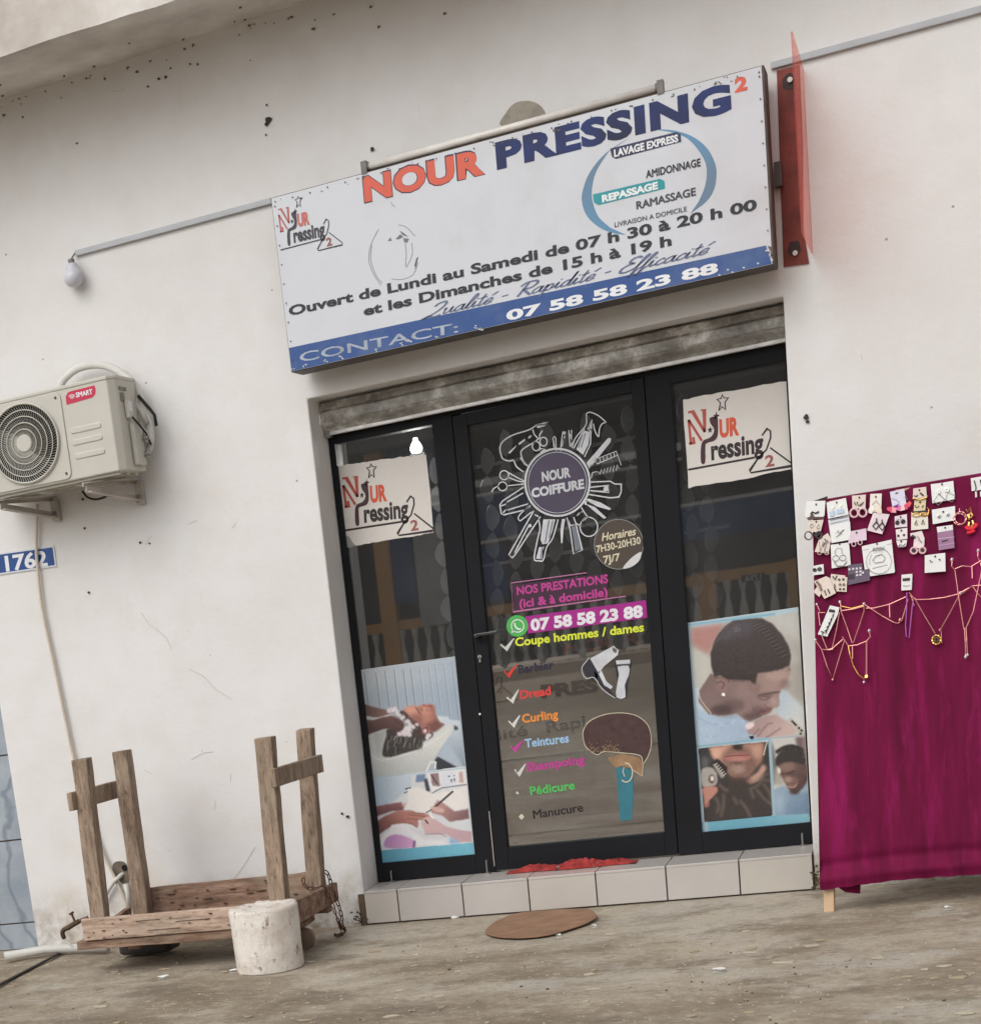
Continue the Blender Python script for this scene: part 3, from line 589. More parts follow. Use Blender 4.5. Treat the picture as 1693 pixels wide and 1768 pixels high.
    p.line(B_((880, 740), (910, 780)), 3, (96, 56, 52), 0); p.line(B_((880, 925), (1080, 922), (1160, 960)), 1.2, (120, 92, 100), 1); p.line(B_((890, 640), (960, 600)), 1.6, (70, 50, 52), 0); p.line(B_((945, 640), (955, 690), (985, 710)), 1.8, (232, 226, 220), 0)
    p.poly(B_((1200, 960), (1360, 1040), (1200, 1060)), (110, 150, 196), 2, .8)
    # teal foot band and pale border
    p.poly(B_((200, 1148), (1560, 1035), (1600, 1200), (230, 1340)), (72, 142, 168), 0, c2=(92, 168, 190), d=(B_((250, 1200))[0], B_((1400, 1100))[0]))
    p.line([P_ for P_ in A_((60, 222), (1370, 60), (1525, 1619))], 2.2, (150, 164, 178), 0, .8); p.line(B_((1420, 40), (1540, 1190)), 2.4, (168, 180, 190), 0, .9); p.line(B_((120, 190), (1430, 45)), 1.6, (140, 170, 190), 0)
    p.build('printed_sheet', t, M_PRINT)
    b = MB(); b.box((.027, YP + .0004, .251), (.498, YP + .0022, 1.213)); b.build('backing_sheet', M_WHITEC, t)
def poster_right():
    t = thing('barber_poster', 'poster of three haircut and beard pictures on the right glass panel', 'poster', (1.8, YP, .73))
    x1 = 2.024; p = Paint(1.559, x1, .256, 1.212, YP)
    p.img[:] = (150, 176, 188)
    p.poly(C_((85, 240), (950, 120), (1440, 30), (1530, 1540), (180, 1670)), (168, 166, 158), 1)
    p.poly(C_((85, 240), (500, 180), (380, 420), (300, 590), (90, 450)), (164, 112, 104), 5)
    p.poly(C_((95, 480), (320, 600), (330, 800), (260, 900), (120, 950)), (172, 170, 160), 4)
    p.poly(C_((1160, 230), (1460, 440), (1460, 640), (1280, 560)), (150, 142, 134), 8, .7); p.poly(C_((1300, 640), (1480, 640), (1500, 1200), (1250, 1050)), (140, 130, 120), 8, .7); p.poly(C_((1000, 130), (1440, 60), (1450, 420)), (172, 170, 164), 6, .8)
    # shirt
    p.poly(C_((150, 1000), (230, 1240), (420, 1320), (640, 1290), (760, 1360), (880, 1560), (900, 1600), (180, 1670), (140, 1200)), (150, 172, 192), 2, c2=(138, 158, 182), d=(C_((200, 1300))[0], C_((800, 1500))[0]))
    p.poly(C_((140, 980), (190, 960), (260, 1250), (150, 1220)), (170, 186, 196), 2)
    p.poly(C_((1140, 1010), (1230, 990), (1430, 1190), (1500, 1260), (1520, 1520), (1300, 1400), (1160, 1330), (1120, 1200)), (158, 172, 182), 2, c2=(186, 186, 180), d=(C_((1160, 1200))[0], C_((1480, 1350))[0]))
    p.line(C_((170, 1330), (300, 1400), (430, 1420), (560, 1400)), 1.4, (120, 140, 164), 1, .8, True)
    rr = random.Random(9)
    for i in range(60): q = C_((rr.uniform(180, 800), rr.uniform(1350, 1620)))[0]; p.dot(q[0], q[1], rr.uniform(.8, 2.2), rr.choice([(128, 150, 176), (176, 192, 206)]), r=1, a=.5)
    # face and neck
    p.poly(C_((330, 790), (380, 830), (900, 790), (1290, 700), (1300, 760), (1260, 900), (1180, 1000), (1160, 1060), (1160, 1190), (1130, 1210), (1085, 1215), (1040, 1280), (960, 1310), (880, 1350), (800, 1380), (740, 1360), (640, 1280), (440, 1310), (300, 1290), (180, 1140), (190, 1000)), (112, 88, 84), 1, c2=(140, 112, 106), d=(C_((300, 1000))[0], C_((1100, 1000))[0]))
    p.poly(C_((900, 800), (1290, 710), (1270, 880), (1150, 1010), (950, 1040), (880, 930)), (146, 118, 108), 4, .7); p.poly(C_((540, 1100), (640, 1290), (480, 1310), (380, 1260)), (80, 60, 60), 6, .8)
    p.poly(C_((640, 1050), (900, 1080), (860, 1300), (700, 1280)), (126, 98, 96), 8, .6)
    p.poly(C_((700, 1300), (860, 1260), (1010, 1230), (1060, 1250), (900, 1340), (790, 1380)), (78, 56, 56), 3, .7)
    p.line(C_((900, 1070), (1000, 1045), (1160, 1020)), 2.2, (60, 44, 42), 1, .9, True); p.line(C_((915, 1100), (980, 1120), (1040, 1090)), 1.6, (62, 44, 44), 0, .9, True); p.line(C_((925, 1085), (1030, 1075)), 1., (70, 50, 48), 0, .7)
    p.line(C_((980, 1170), (1000, 1200), (1040, 1220)), 1.6, (80, 56, 54), 0, .8, True); p.poly(C_((980, 1215), (1085, 1215), (1020, 1280), (930, 1290)), (112, 72, 72), 1, .8, True)
    for q, rx, ry, col, a_ in (((1100, 830), 16, 8, (166, 136, 124), .6), ((1200, 800), 12, 10, (158, 130, 120), .6), ((760, 1010), 18, 12, (138, 108, 104), .55), ((1090, 1130), 6, 9, (164, 134, 126), .8), ((1120, 1180), 5, 4, (150, 120, 114), .7), ((960, 1150), 10, 7, (134, 104, 98), .6), ((1010, 1060), 12, 4, (86, 62, 58), .6), ((640, 1180), 14, 10, (88, 66, 66), .6), ((300, 1100), 14, 18, (122, 98, 94), .6), ((450, 1240), 18, 8, (66, 50, 50), .7), ((1230, 930), 9, 9, (118, 92, 88), .6), ((900, 1230), 12, 6, (96, 72, 72), .7), ((860, 960), 12, 12, (118, 92, 86), .6)):
        c_ = C_(q)[0]; p.poly(ring(c_[0], c_[1], rx, ry, 14), col, 3, a_)
    for i in range(40): x = 900 + rr.uniform(-60, 140); y = 1290 + rr.uniform(-60, 40); p.line(C_((x, y), (x + 10, y + 10)), .7, (52, 38, 38), 0, .5)
    p.line(C_((940, 1290), (1020, 1270), (1060, 1245)), 1.6, (136, 84, 84), 0, .8, True)
    # ear and stud
    p.poly(C_((380, 930), (420, 860), (490, 870), (540, 930), (520, 1000), (470, 1030), (400, 990)), (128, 98, 92), 1, sm=True); p.line(C_((400, 920), (450, 890), (490, 930), (460, 980)), 1.8, (76, 54, 52), 0, .8, True); q = C_((482, 1052))[0]; p.dot(q[0], q[1], 3, (222, 214, 200), r=0)
    p.line(C_((180, 1030), (215, 1130), (330, 1280)), 1.3, (196, 184, 160), 0, 1, True)
    # hair
    hair = C_((500, 220), (600, 150), (760, 130), (940, 120), (1080, 190), (1200, 330), (1280, 470), (1305, 590), (1290, 690), (1200, 740), (1060, 770), (900, 792), (880, 860), (870, 930), (800, 880), (540, 870), (440, 820), (370, 840), (330, 700), (320, 560), (370, 400), (430, 300))
    p.poly(hair, (66, 58, 56), 1, sm=False, c2=(54, 46, 44), d=(C_((700, 200))[0], C_((700, 850))[0]))
    p.poly(C_((480, 260), (620, 170), (860, 150), (800, 320), (620, 360), (430, 420)), (78, 74, 84), 8, .7)
    for i in range(13):                                # wave ridges following the crown
        x = 380 + i * 14; p.line(C_((x - 20, 470 - i * 22), (x + 30, 400 - i * 18), (x + 140, 370 - i * 14)), .9, (92, 82, 80), 0, .5, True)
    for i in range(24): a_ = i / 23; x = 900 + 380 * a_; y = 150 + 420 * a_ ** 1.25; p.line(C_((x - 90, y + 50), (x, y + 12)), 1.1, (34, 30, 32) if i % 2 else (104, 96, 92), 0, .6)
    for i in range(30): y = 480 + rr.uniform(0, 330); x = rr.uniform(380, 1100); p.line(C_((x, y), (x + 100, y - 28)), .8, (80, 70, 66), 0, .3)
    p.line(C_((600, 250), (640, 230), (690, 260), (620, 290), (650, 240)), 1.3, (112, 106, 118), 0, .7)
    for i in range(150):
        t_ = rr.uniform(0, 1); x = 360 + 920 * t_; y0_ = 880 - 90 * t_; y = rr.uniform(y0_ - 420 * math.sin(math.pi * t_) - 60, y0_ - 20)
        if x > 900: y = min(y, 770)
        p.line(C_((x, y), (x + 26, y - 8 + rr.uniform(-6, 6))), .8, rr.choice([(84, 76, 76), (38, 32, 32), (74, 66, 66)]), 0, .4)
    for i in range(60): x = rr.uniform(520, 880); y = 868 + rr.uniform(-8, 26); p.line(C_((x, y), (x + 6, y + 14)), .7, (62, 48, 46), 0, .5)
    # hand and bracelet
    p.poly(C_((750, 1440), (860, 1380), (1000, 1310), (1120, 1300), (1190, 1340), (1300, 1400), (1360, 1500), (1320, 1540), (1000, 1580), (880, 1580), (860, 1540), (790, 1540)), (150, 120, 118), 1, c2=(178, 150, 142), d=(C_((900, 1340))[0], C_((1200, 1540))[0]))
    for q in (((900, 1560), (1010, 1420), (1080, 1400)), ((1000, 1580), (1120, 1500), (1180, 1460)), ((850, 1540), (920, 1470))): p.line(C_(*q), 1.6, (92, 64, 68), 1, .8, True)
    p.poly(C_((750, 1420), (840, 1390), (850, 1440), (770, 1480)), (206, 186, 184), 1, sm=True); p.poly(C_((790, 1560), (850, 1550), (850, 1590), (810, 1595)), (30, 30, 46), 0)
    p.line(C_((1300, 1360), (1370, 1430), (1430, 1500), (1440, 1540)), 7, (168, 156, 140), 1)
    for q in ((1320, 1380), (1360, 1420), (1400, 1460), (1430, 1490), (1340, 1400), (1420, 1530)): q = C_(q)[0]; p.dot(q[0], q[1], 2.2, (48, 46, 46), r=0)
    # lower left: trimmed beard
    p.poly(D_((110, 235), (1010, 150), (1060, 1090), (190, 1180)), (58, 50, 46), 0, c2=(44, 42, 46), d=(D_((300, 300))[0], D_((700, 1100))[0]))
    p.poly(D_((120, 250), (240, 240), (260, 380), (250, 460), (150, 500)), (48, 48, 48), 1); p.poly(D_((150, 330), (250, 360), (230, 470), (150, 500)), (104, 102, 100), 4, .7)
    p.poly(D_((240, 220), (540, 190), (600, 260), (700, 180), (950, 160), (920, 400), (860, 470), (720, 620), (560, 620), (480, 540), (300, 360)), (186, 134, 112), 2, c2=(140, 96, 80), d=(D_((400, 250))[0], D_((700, 600))[0]))
    p.poly(D_((400, 330), (520, 220), (620, 270), (720, 220), (810, 310), (850, 430), (760, 560), (640, 610), (520, 600), (430, 480)), (104, 74, 64), 5, .75)
    p.poly(D_((530, 210), (600, 190), (660, 195), (690, 250), (620, 260), (550, 250)), (52, 36, 34), 2); p.poly(D_((440, 340), (540, 295), (610, 300), (700, 290), (770, 320), (760, 370), (640, 400), (500, 400), (450, 370)), (160, 96, 86), 1, sm=True); p.line(D_((450, 340), (600, 325), (760, 320)), 1.4, (80, 38, 36), 0, .9, True)
    p.poly(D_((540, 400), (690, 400), (640, 450), (570, 440)), (64, 44, 40), 2, .8); p.poly(D_((500, 450), (700, 450), (680, 540), (540, 560)), (160, 128, 112), 5, .55)
    p.poly(D_((700, 640), (860, 540), (930, 430), (1000, 500), (900, 640), (760, 700)), (176, 130, 110), 2); p.line(D_((940, 320), (960, 230), (985, 150)), 2, (186, 176, 162), 0)
    for i in range(70): x = rr.uniform(430, 840); y = rr.uniform(380, 620); p.line(D_((x, y), (x + rr.uniform(-12, 12), y + 18)), .7, rr.choice([(50, 36, 32), (150, 120, 104)]), 0, .5)
    p.poly(D_((360, 700), (480, 640), (620, 680), (860, 680), (1020, 420), (1050, 1080), (190, 1170), (220, 1000), (330, 780)), (56, 48, 44), 2, .9)
    for i, q in enumerate((((370, 690), (460, 770), (480, 760)), ((760, 760), (870, 700), (930, 600)), ((780, 680), (880, 610), (1000, 560)), ((850, 760), (950, 880), (1040, 950)), ((930, 690), (1000, 770), (1040, 860)), ((430, 820), (430, 950), (400, 1100)), ((640, 900), (720, 1000), (770, 1110)), ((560, 860), (600, 940)), ((780, 780), (810, 870)), ((940, 640), (1020, 650)), ((330, 860), (370, 960), (350, 1050)))):
        p.line(D_(*q), 3.2, (122, 102, 90), 2, .75, True)
    p.poly(D_((150, 510), (280, 480), (350, 560), (330, 700), (160, 720)), (150, 142, 134), 1, sm=True); p.poly(D_((160, 740), (330, 720), (350, 790), (250, 900), (190, 980), (175, 850)), (172, 112, 96), 1, sm=True); p.poly(D_((190, 940), (250, 910), (250, 970), (200, 1000)), (150, 90, 80), 1)
    p.poly(D_((270, 440), (350, 360), (480, 480), (460, 590), (400, 620)), (40, 34, 34), 1); p.poly(D_((290, 440), (320, 430), (450, 590), (400, 620)), (140, 132, 124), 1)
    for i in range(6): p.line(D_((320 + i * 22, 450 + i * 26), (350 + i * 22, 425 + i * 26)), 1.4, (196, 188, 178), 0)
    p.dot(*D_((280, 625))[0], 5.2, (56, 42, 40), 7.5); p.dot(*D_((285, 620))[0], 3.6, (206, 192, 180), 5.)
    # lower right: laughing young man
    p.poly(D_((1030, 130), (1530, 60), (1580, 1080), (1070, 1100)), (176, 174, 166), 1)
    p.poly(D_((1030, 140), (1060, 200), (1140, 640), (1060, 700)), (92, 94, 96), 2); p.poly(D_((1090, 470), (1180, 560), (1200, 700), (1060, 700)), (150, 142, 130), 3)
    p.poly(D_((1340, 100), (1440, 90), (1480, 420), (1400, 400)), (104, 84, 86), 2); p.poly(D_((1440, 90), (1530, 70), (1550, 420), (1470, 420)), (132, 86, 84), 2)
    p.poly(D_((1060, 760), (1200, 700), (1290, 790), (1540, 620), (1590, 1080), (1080, 1100)), (120, 144, 164), 2, c2=(92, 118, 144), d=(D_((1150, 760))[0], D_((1400, 1050))[0])); p.poly(D_((1070, 820), (1200, 830), (1180, 1080), (1110, 1090)), (156, 174, 186), 6, .6)
    p.poly(D_((1400, 800), (1480, 700), (1560, 620), (1560, 780)), (150, 160, 168), 3, .8)
    p.poly(D_((1110, 430), (1420, 380), (1530, 480), (1540, 570), (1440, 740), (1340, 820), (1280, 790), (1200, 660), (1150, 560)), (112, 82, 74), 1, c2=(74, 52, 50), d=(D_((1200, 500))[0], D_((1480, 640))[0]))
    p.poly(D_((1100, 460), (1090, 370), (1150, 280), (1230, 230), (1340, 215), (1430, 260), (1470, 380), (1450, 440), (1300, 410), (1180, 430)), (52, 46, 44), 1, sm=True)
    for i in range(14): x = 1110 + i * 24; p.dot(*D_((x, 300 - 90 * math.sin((x - 1080) / 400 * 3.1)))[0], 3.4, (48, 42, 40), r=1)
    p.line(D_((1150, 560), (1200, 550)), 1.5, (40, 28, 28), 0); p.line(D_((1230, 560), (1330, 520)), 1.5, (40, 28, 28), 0); p.poly(D_((1210, 620), (1290, 590), (1300, 650), (1240, 680)), (140, 108, 96), 2, .9); p.line(D_((1250, 730), (1320, 730), (1370, 680)), 3, (168, 136, 126), 0, .7, True); p.line(D_((1240, 740), (1330, 750), (1380, 690)), 1.2, (70, 40, 40), 0, .8, True)
    p.poly(D_((1110, 480), (1150, 490), (1160, 580), (1120, 540)), (206, 200, 186), 1, .9)
    for q, rx, ry, col, a_ in (((1250, 470), 12, 7, (132, 100, 86), .6), ((1400, 620), 8, 12, (84, 60, 56), .6), ((1250, 630), 6, 5, (158, 124, 108), .7), ((1330, 640), 7, 6, (128, 94, 84), .6), ((1290, 560), 9, 3, (70, 48, 44), .6), ((1180, 570), 5, 3, (74, 50, 46), .6), ((1290, 720), 8, 3, (150, 104, 96), .7), ((1330, 790), 9, 5, (64, 46, 44), .7), ((1460, 520), 5, 7, (98, 70, 62), .8)):
        c_ = D_(q)[0]; p.poly(ring(c_[0], c_[1], rx, ry, 14), col, 2, a_)
    for i in range(60): x = 1110 + rr.uniform(0, 350); y = 340 - 100 * math.sin((x - 1090) / 400 * 3.1) + rr.uniform(-14, 70); p.line(D_((x, y), (x + rr.uniform(-10, 12), y - 12)), .9, rr.choice([(34, 30, 30), (84, 76, 72)]), 0, .6)
    for q, rx, ry, col, a_ in (((620, 380), 14, 3, (196, 130, 116), .6), ((520, 270), 5, 8, (120, 84, 70), .6), ((700, 270), 5, 8, (120, 84, 70), .6), ((620, 500), 12, 8, (168, 138, 120), .4), ((340, 300), 9, 9, (204, 154, 128), .6), ((860, 280), 10, 12, (196, 146, 122), .5), ((640, 640), 20, 6, (70, 50, 44), .7)):
        c_ = D_(q)[0]; p.poly(ring(c_[0], c_[1], rx, ry, 14), col, 3, a_)
    # borders
    tl = (112, 160, 180)
    p.line(C_((40, 200), (180, 1700)), 4.2, (150, 176, 188), 0); p.line(D_((80, 150), (165, 1300)), 6, (150, 174, 184), 0)
    p.line(C_((50, 205), (950, 90), (1100, 72)), 4.0, tl, 0); p.line(D_((100, 212), (1000, 110)), 3.6, (110, 156, 176), 0); p.line(D_((1000, 110), (1600, 60)), 2.4, (150, 154, 158), 0)
    p.line(D_((1015, 130), (1070, 1090)), 5, (130, 158, 172), 0)
    p.poly(D_((150, 1180), (1070, 1092), (1620, 1062), (1640, 1180), (160, 1320)), (84, 148, 168), 0, c2=(110, 162, 178), d=(D_((700, 1200))[0], D_((1580, 1120))[0])); p.poly(D_((165, 1175), (230, 1170), (240, 1300), (165, 1310)), (150, 168, 178), 2, .8)
    p.build('printed_sheet', t, M_PRINT)
    b = MB(); b.box((1.558, YP + .0004, .255), (x1 + .001, YP + .0022, 1.213)); b.build('backing_sheet', M_WHITEC, t)
poster_left(); poster_right()

# ================================================================== EMBLEM (star, N, curved P, ressing, coat hanger) in the frame of the left plate
E5 = zc(560, 780, .12995)
def affine(src, dst):
    A = np.array([[x, y, 1] for x, y in src]); Mx = np.linalg.solve(A, np.array(dst, float)); return lambda p: tuple(np.array([p[0], p[1], 1]) @ Mx)
def emblem(parent, mp, pr_, faded=False, sc=1., cut=None):
    dk = flat((46, 34, 38)) if not faded else flat((52, 50, 60)); rd = flat((176, 78, 66)) if not faded else flat((178, 96, 88)); og = flat((208, 84, 54)) if not faded else flat((190, 100, 90)); br = flat((66, 34, 42))
    q = lambda *p: [mp(z) for z in E5(*p)]
    m_ = MB(); st = (618, 160), (640, 200), (688, 197), (652, 250), (662, 345), (622, 302), (590, 350), (600, 255), (560, 212), (605, 205)
    stroke(m_, q(*st), 1.9 * sc, pr_, closed=True); ink(m_, q((498, 535), (508, 562), (530, 560), (512, 582), (520, 612), (498, 596), (480, 616), (484, 584), (468, 566), (490, 562)), pr_); m_.build('star', dk, parent)
    m_ = MB()
    for s_ in (((240, 358), (290, 345), (440, 600)), ((385, 340), (420, 325), (440, 600)), ((250, 445), (290, 735)), ((250, 445), (412, 705)), ((268, 735), (325, 725), (312, 655))): stroke(m_, q(*s_), 4.2 * sc, pr_)
    m_.build('letter', rd, parent)
    m_ = MB(); ink(m_, q(*[tuple(x) for x in smooth_pts([(490, 430), (570, 425), (583, 500), (590, 580), (585, 660), (550, 710), (470, 735), (455, 780), (462, 965), (415, 965), (405, 780), (430, 700), (500, 670), (538, 620), (540, 560), (500, 500)], 3)]), pr_)
    ink(m_, q((560, 350), (568, 392), (600, 405), (572, 425), (580, 460), (556, 436), (530, 455), (545, 420), (520, 405), (552, 396)), pr_); m_.build('letter', br if not faded else dk, parent)
    t_ = q((612, 668), (832, 640), (600, 455)); text('UR', t_[0], t_[1], t_[2], pr_, og, parent, bold=.05)
    t_ = q((530, 935), (1118, 862), (505, 700)); text('ressing', t_[0], t_[1], t_[2], pr_, dk, parent, bold=.035)
    m_ = MB(); stroke(m_, q((272, 1045), (1020, 930)), 3.4 * sc, pr_); m_.build('underline', dk, parent)
    m_ = MB(); stroke(m_, q((1190, 820), (1440, 1015), (1436, 1050), (985, 1112), (972, 1085), (1060, 940), (1150, 840), (1190, 700), (1185, 620), (1145, 590), (1110, 640), (1090, 670)), 2.7 * sc, pr_); m_.build('hanger_drawing', dk, parent)
    t_ = q((1148, 1050), (1250, 1035), (1130, 915)); text('2', t_[0], t_[1], t_[2], pr_, flat((150, 84, 80)), parent, bold=.03)
ident = lambda p: p
YS = .2715
pl = thing('emblem_plate', 'torn white laundry emblem sheet on the left glass panel below the lit bulb', 'sign', (.24, YS, 1.97))
edge = [(165, 188), (200, 180), (300, 170), (420, 150), (560, 138), (700, 112), (860, 95), (1000, 70), (1160, 60), (1345, 32), (1400, 500), (1447, 1070), (1330, 1092), (1180, 1120), (1000, 1150), (800, 1185), (640, 1210), (520, 1230), (420, 1250), (302, 1275), (275, 1050), (235, 700), (200, 420)]
rr = random.Random(5); e2 = []
for i in range(len(edge)):
    a, b = np.array(edge[i], float), np.array(edge[(i + 1) % len(edge)], float)
    for k in range(3): q = a + (b - a) * k / 3 + np.array([0, rr.uniform(-7, 7)]); e2.append(tuple(q))
m_ = MB(); pj = lambda x, y: P(x, y, YS); m_.prism([pj(*p) for p in E5(*e2)], (0, .0018, 0)); m_.build('sheet', M_PLATE, pl)
pj1 = lambda x, y: P(x, y, YS - .0004)
m_ = MB(); ink(m_, E5((287, 1110), (330, 1130), (370, 1200), (420, 1248), (302, 1274)), pj1); m_.build('torn_corner', flat((150, 148, 146)), pl)
emblem(pl, ident, lambda x, y: P(x, y, YS - .0008))
Zr = zc(1120, 560, .2827)
mpR = affine(E5((618, 160), (272, 1045), (1440, 1020)), Zr((447, 430), (238, 888), (868, 850)))
pr_t = thing('emblem_plate', 'torn white laundry emblem sheet on the right glass panel near the wall', 'sign', (1.8, YS, 2.0))
e3 = []; edge = Zr((205, 462), (300, 440), (420, 420), (560, 398), (700, 370), (840, 345), (872, 600), (876, 880), (760, 905), (640, 930), (500, 960), (360, 975), (240, 1000), (228, 800), (212, 600))
for i in range(len(edge)):
    a, b = np.array(edge[i], float), np.array(edge[(i + 1) % len(edge)], float)
    for k in range(3): q = a + (b - a) * k / 3 + np.array([rr.uniform(-.6, .6), rr.uniform(-1.1, 1.1)]); e3.append(tuple(q))
e3 = [tuple(min(x, 9e9) for x in p) for p in e3]
m_ = MB(); m_.prism([(min(v_[0], W_ - .005), v_[1], v_[2]) for v_ in (pj(*p) for p in e3)], (0, .0018, 0)); m_.build('sheet', M_PLATE, pr_t)
emblem(pr_t, mpR, lambda x, y: (lambda v_: (min(v_[0], W_ - .006), v_[1], v_[2]))(P(x, y, YS - .0008)), sc=1.05)

# ================================================================== WHEEL-OF-TOOLS STICKER
Y_ST = .2715; T6 = zc(840, 700, .16537)
tl = thing('salon_sticker', 'round salon sticker ringed by white outlined hairdressing tools on the door glass', 'sticker', (1.03, Y_ST, 1.95))
p1 = lambda x, y: P(x, y, Y_ST); p2 = lambda x, y: P(x, y, Y_ST - .0006); p3 = lambda x, y: P(x, y, Y_ST - .0012)
WH = flat((196, 198, 202), .5, .15); WS = flat((150, 156, 170), .5, .35)
m_ = MB(); ink(m_, T6(*ring(737, 805, 318, 328, 48)), p2); m_.build('disc', flat((72, 64, 84), .4), tl)
m_ = MB(); stroke(m_, T6(*ring(737, 803, 336, 350, 48)), 3.6, p2, closed=True); stroke(m_, T6(*ring(737, 805, 305, 318, 48)), 1.0, p3, closed=True); m_.build('rim', WH, tl)
text('NOUR', *T6((578, 795), (878, 742), (570, 695)), p3, WH, tl, bold=.045); text('COIFFURE', *T6((470, 962), (1018, 862), (460, 868)), p3, WH, tl, bold=.045)
def tool(name, strokes=(), fills=(), sw=1.7, shade=()):
    m1 = MB()
    for s_ in strokes:
        closed = s_[0] == 'c'; pts = s_[1:] if closed else s_; stroke(m1, T6(*pts), sw, p1, closed=closed)
    for f_ in fills: ink(m1, T6(*f_), p1)
    o = m1.build(name, WH, tl)
    if shade:
        m2 = MB()
        for s_ in shade: stroke(m2, T6(*s_), 1.6, p2)
        m2.build('shading', flat((84, 90, 110), .5), o)
sm_ = lambda pts, n=4: [tuple(x) for x in smooth_pts(pts, n, False)]
tool('hairdryer_drawing', [sm_([(635, 172), (600, 200), (520, 208), (440, 255), (270, 310), (170, 375), (138, 440), (148, 510), (172, 560), (235, 580), (280, 575), (312, 640), (385, 695)]), sm_([(435, 640), (385, 585), (357, 505), (378, 455), (510, 372), (560, 325)]), sm_([(480, 250), (495, 300), (530, 340)]), [(580, 262), (545, 320)], [(350, 545), (400, 620)]],
     [((510, 200), (600, 180), (640, 168), (605, 215), (530, 238)), ((440, 320), (470, 310), (460, 335), (430, 350)), ((330, 395), (400, 345), (395, 370), (340, 415)), ((225, 490), (310, 415), (300, 440), (240, 505))], 2.2)
tool('scissors_drawing', [['c'] + ring(515, 425, 40, 48, 16), ['c'] + ring(592, 378, 38, 46, 16), [(540, 470), (570, 450), (610, 455), (560, 490)]], sw=2.)
tool('scissors_drawing', [['c'] + ring(182, 728, 46, 48, 16), ['c'] + ring(165, 845, 46, 46, 16), [(225, 700), (330, 760), (395, 790)], [(215, 745), (320, 790), (395, 800)], [(210, 840), (390, 820)], sm_([(125, 840), (75, 865), (52, 905)])], sw=2.)
tool('hairpin_drawing', [['c', (690, 340), (705, 322), (720, 345), (722, 440), (705, 440)], [(720, 440), (735, 560)], [(795, 270), (772, 420), (765, 585)], [(820, 270), (785, 430)], [(800, 270), (815, 330), (790, 380)], [(855, 258), (868, 430)], [(884, 256), (882, 430)], [(868, 300), (895, 430)]], sw=1.6)
tool('spray_bottle_drawing', [sm_([(890, 445), (925, 340), (1030, 212), (1040, 130), (1042, 85), (1085, 72), (1170, 110), (1245, 178)]), sm_([(1245, 178), (1200, 195), (1175, 250), (1165, 325), (1130, 270), (1112, 190)]), [(1100, 150), (1055, 245), (1085, 270), (1082, 400), (1020, 535)], [(1020, 240), (960, 345), (905, 450)]],
     [((1005, 262), (1075, 275), (1062, 400), (1005, 515), (935, 460), (975, 350)), ((1060, 230), (1100, 160), (1095, 250))], 2.0, [((1030, 290), (985, 440)), ((1000, 300), (955, 440))])
tool('razor_blade_drawing', [[(1045, 600), (1070, 650), (1110, 610)]], [((1048, 590), (1268, 338), (1298, 345), (1290, 385), (1075, 655), (1060, 625)),], 1.8)
tool('comb_drawing', [[(1130, 560), (1170, 548), (1350, 478), (1402, 622)], [(1130, 560), (1150, 610), (1365, 520)], [(1160, 690), (1180, 720), (1195, 670), (1215, 712), (1230, 662), (1250, 704), (1262, 650), (1282, 696), (1296, 640), (1316, 688), (1330, 630), (1350, 680), (1362, 618), (1380, 660)], [(1180, 545), (1185, 600)], [(1215, 530), (1222, 590)], [(1250, 515), (1258, 575)], [(1290, 500), (1300, 555)], [(1325, 487), (1335, 540)], [(1150, 690), (1105, 700), (1090, 760)]], sw=1.2)
tool('clipper_drawing', [[(1085, 800), (1290, 792), (1335, 820), (1402, 822), (1402, 905), (1378, 955), (1290, 965), (1060, 928)], [(1080, 855), (1270, 835), (1275, 905), (1080, 890)]], [((1225, 845), (1275, 835), (1272, 908), (1215, 888)),], 2.2)
tool('tweezers_drawing', [], [((1030, 985), (1060, 972), (1185, 1012), (1298, 1078), (1280, 1092), (1150, 1055)), ((1030, 1025), (1130, 1062), (1248, 1172), (1222, 1184), (1110, 1095)), ((1018, 1000), (1045, 1000), (1040, 1040), (1020, 1035))])
tool('shaving_brush_drawing', [['c'] + ring(1065, 1268, 92, 100, 24), [(905, 1165), (930, 1230), (985, 1260)], [(985, 1065), (1040, 1150), (1065, 1168)], [(985, 1215), (1060, 1165)], [(950, 1130), (1010, 1105)], [(940, 1150), (990, 1110)]], [((1005, 1180), (1020, 1170), (1025, 1185), (1010, 1195)),], 2.0)
tool('nail_file_drawing', [[(835, 1170), (870, 1300), (905, 1552), (995, 1508), (930, 1242), (870, 1255), (845, 1190)]], [], 2.0)
m_ = MB(); ink(m_, T6((885, 1265), (920, 1258), (980, 1498), (925, 1525)), p1); m_.build('nail_file_drawing', flat((112, 118, 126), .5), tl)
tool('hair_clip_drawing', [], [((785, 1185), (818, 1185), (800, 1300), (790, 1440), (775, 1435), (768, 1300)),])
tool('bottle_drawing', [sm_([(540, 1185), (555, 1290), (525, 1420), (495, 1600), (545, 1622), (590, 1612), (625, 1480), (690, 1380), (745, 1190)])], [((590, 1190), (715, 1190), (680, 1320), (640, 1440), (580, 1450), (560, 1400), (575, 1300)), ((515, 1600), (545, 1480), (600, 1475), (580, 1520), (575, 1605))], 2.2, [((650, 1200), (610, 1430)), ((690, 1200), (650, 1380)), ((580, 1480), (560, 1600))])
tool('straight_razor_drawing', [[(490, 1100), (405, 1250), (230, 1560), (268, 1590), (300, 1555), (460, 1310), (560, 1160)], [(440, 1250), (290, 1540)], [(500, 1140), (540, 1160)]], [((435, 1240), (460, 1235), (470, 1265), (440, 1275)),], 2.2)
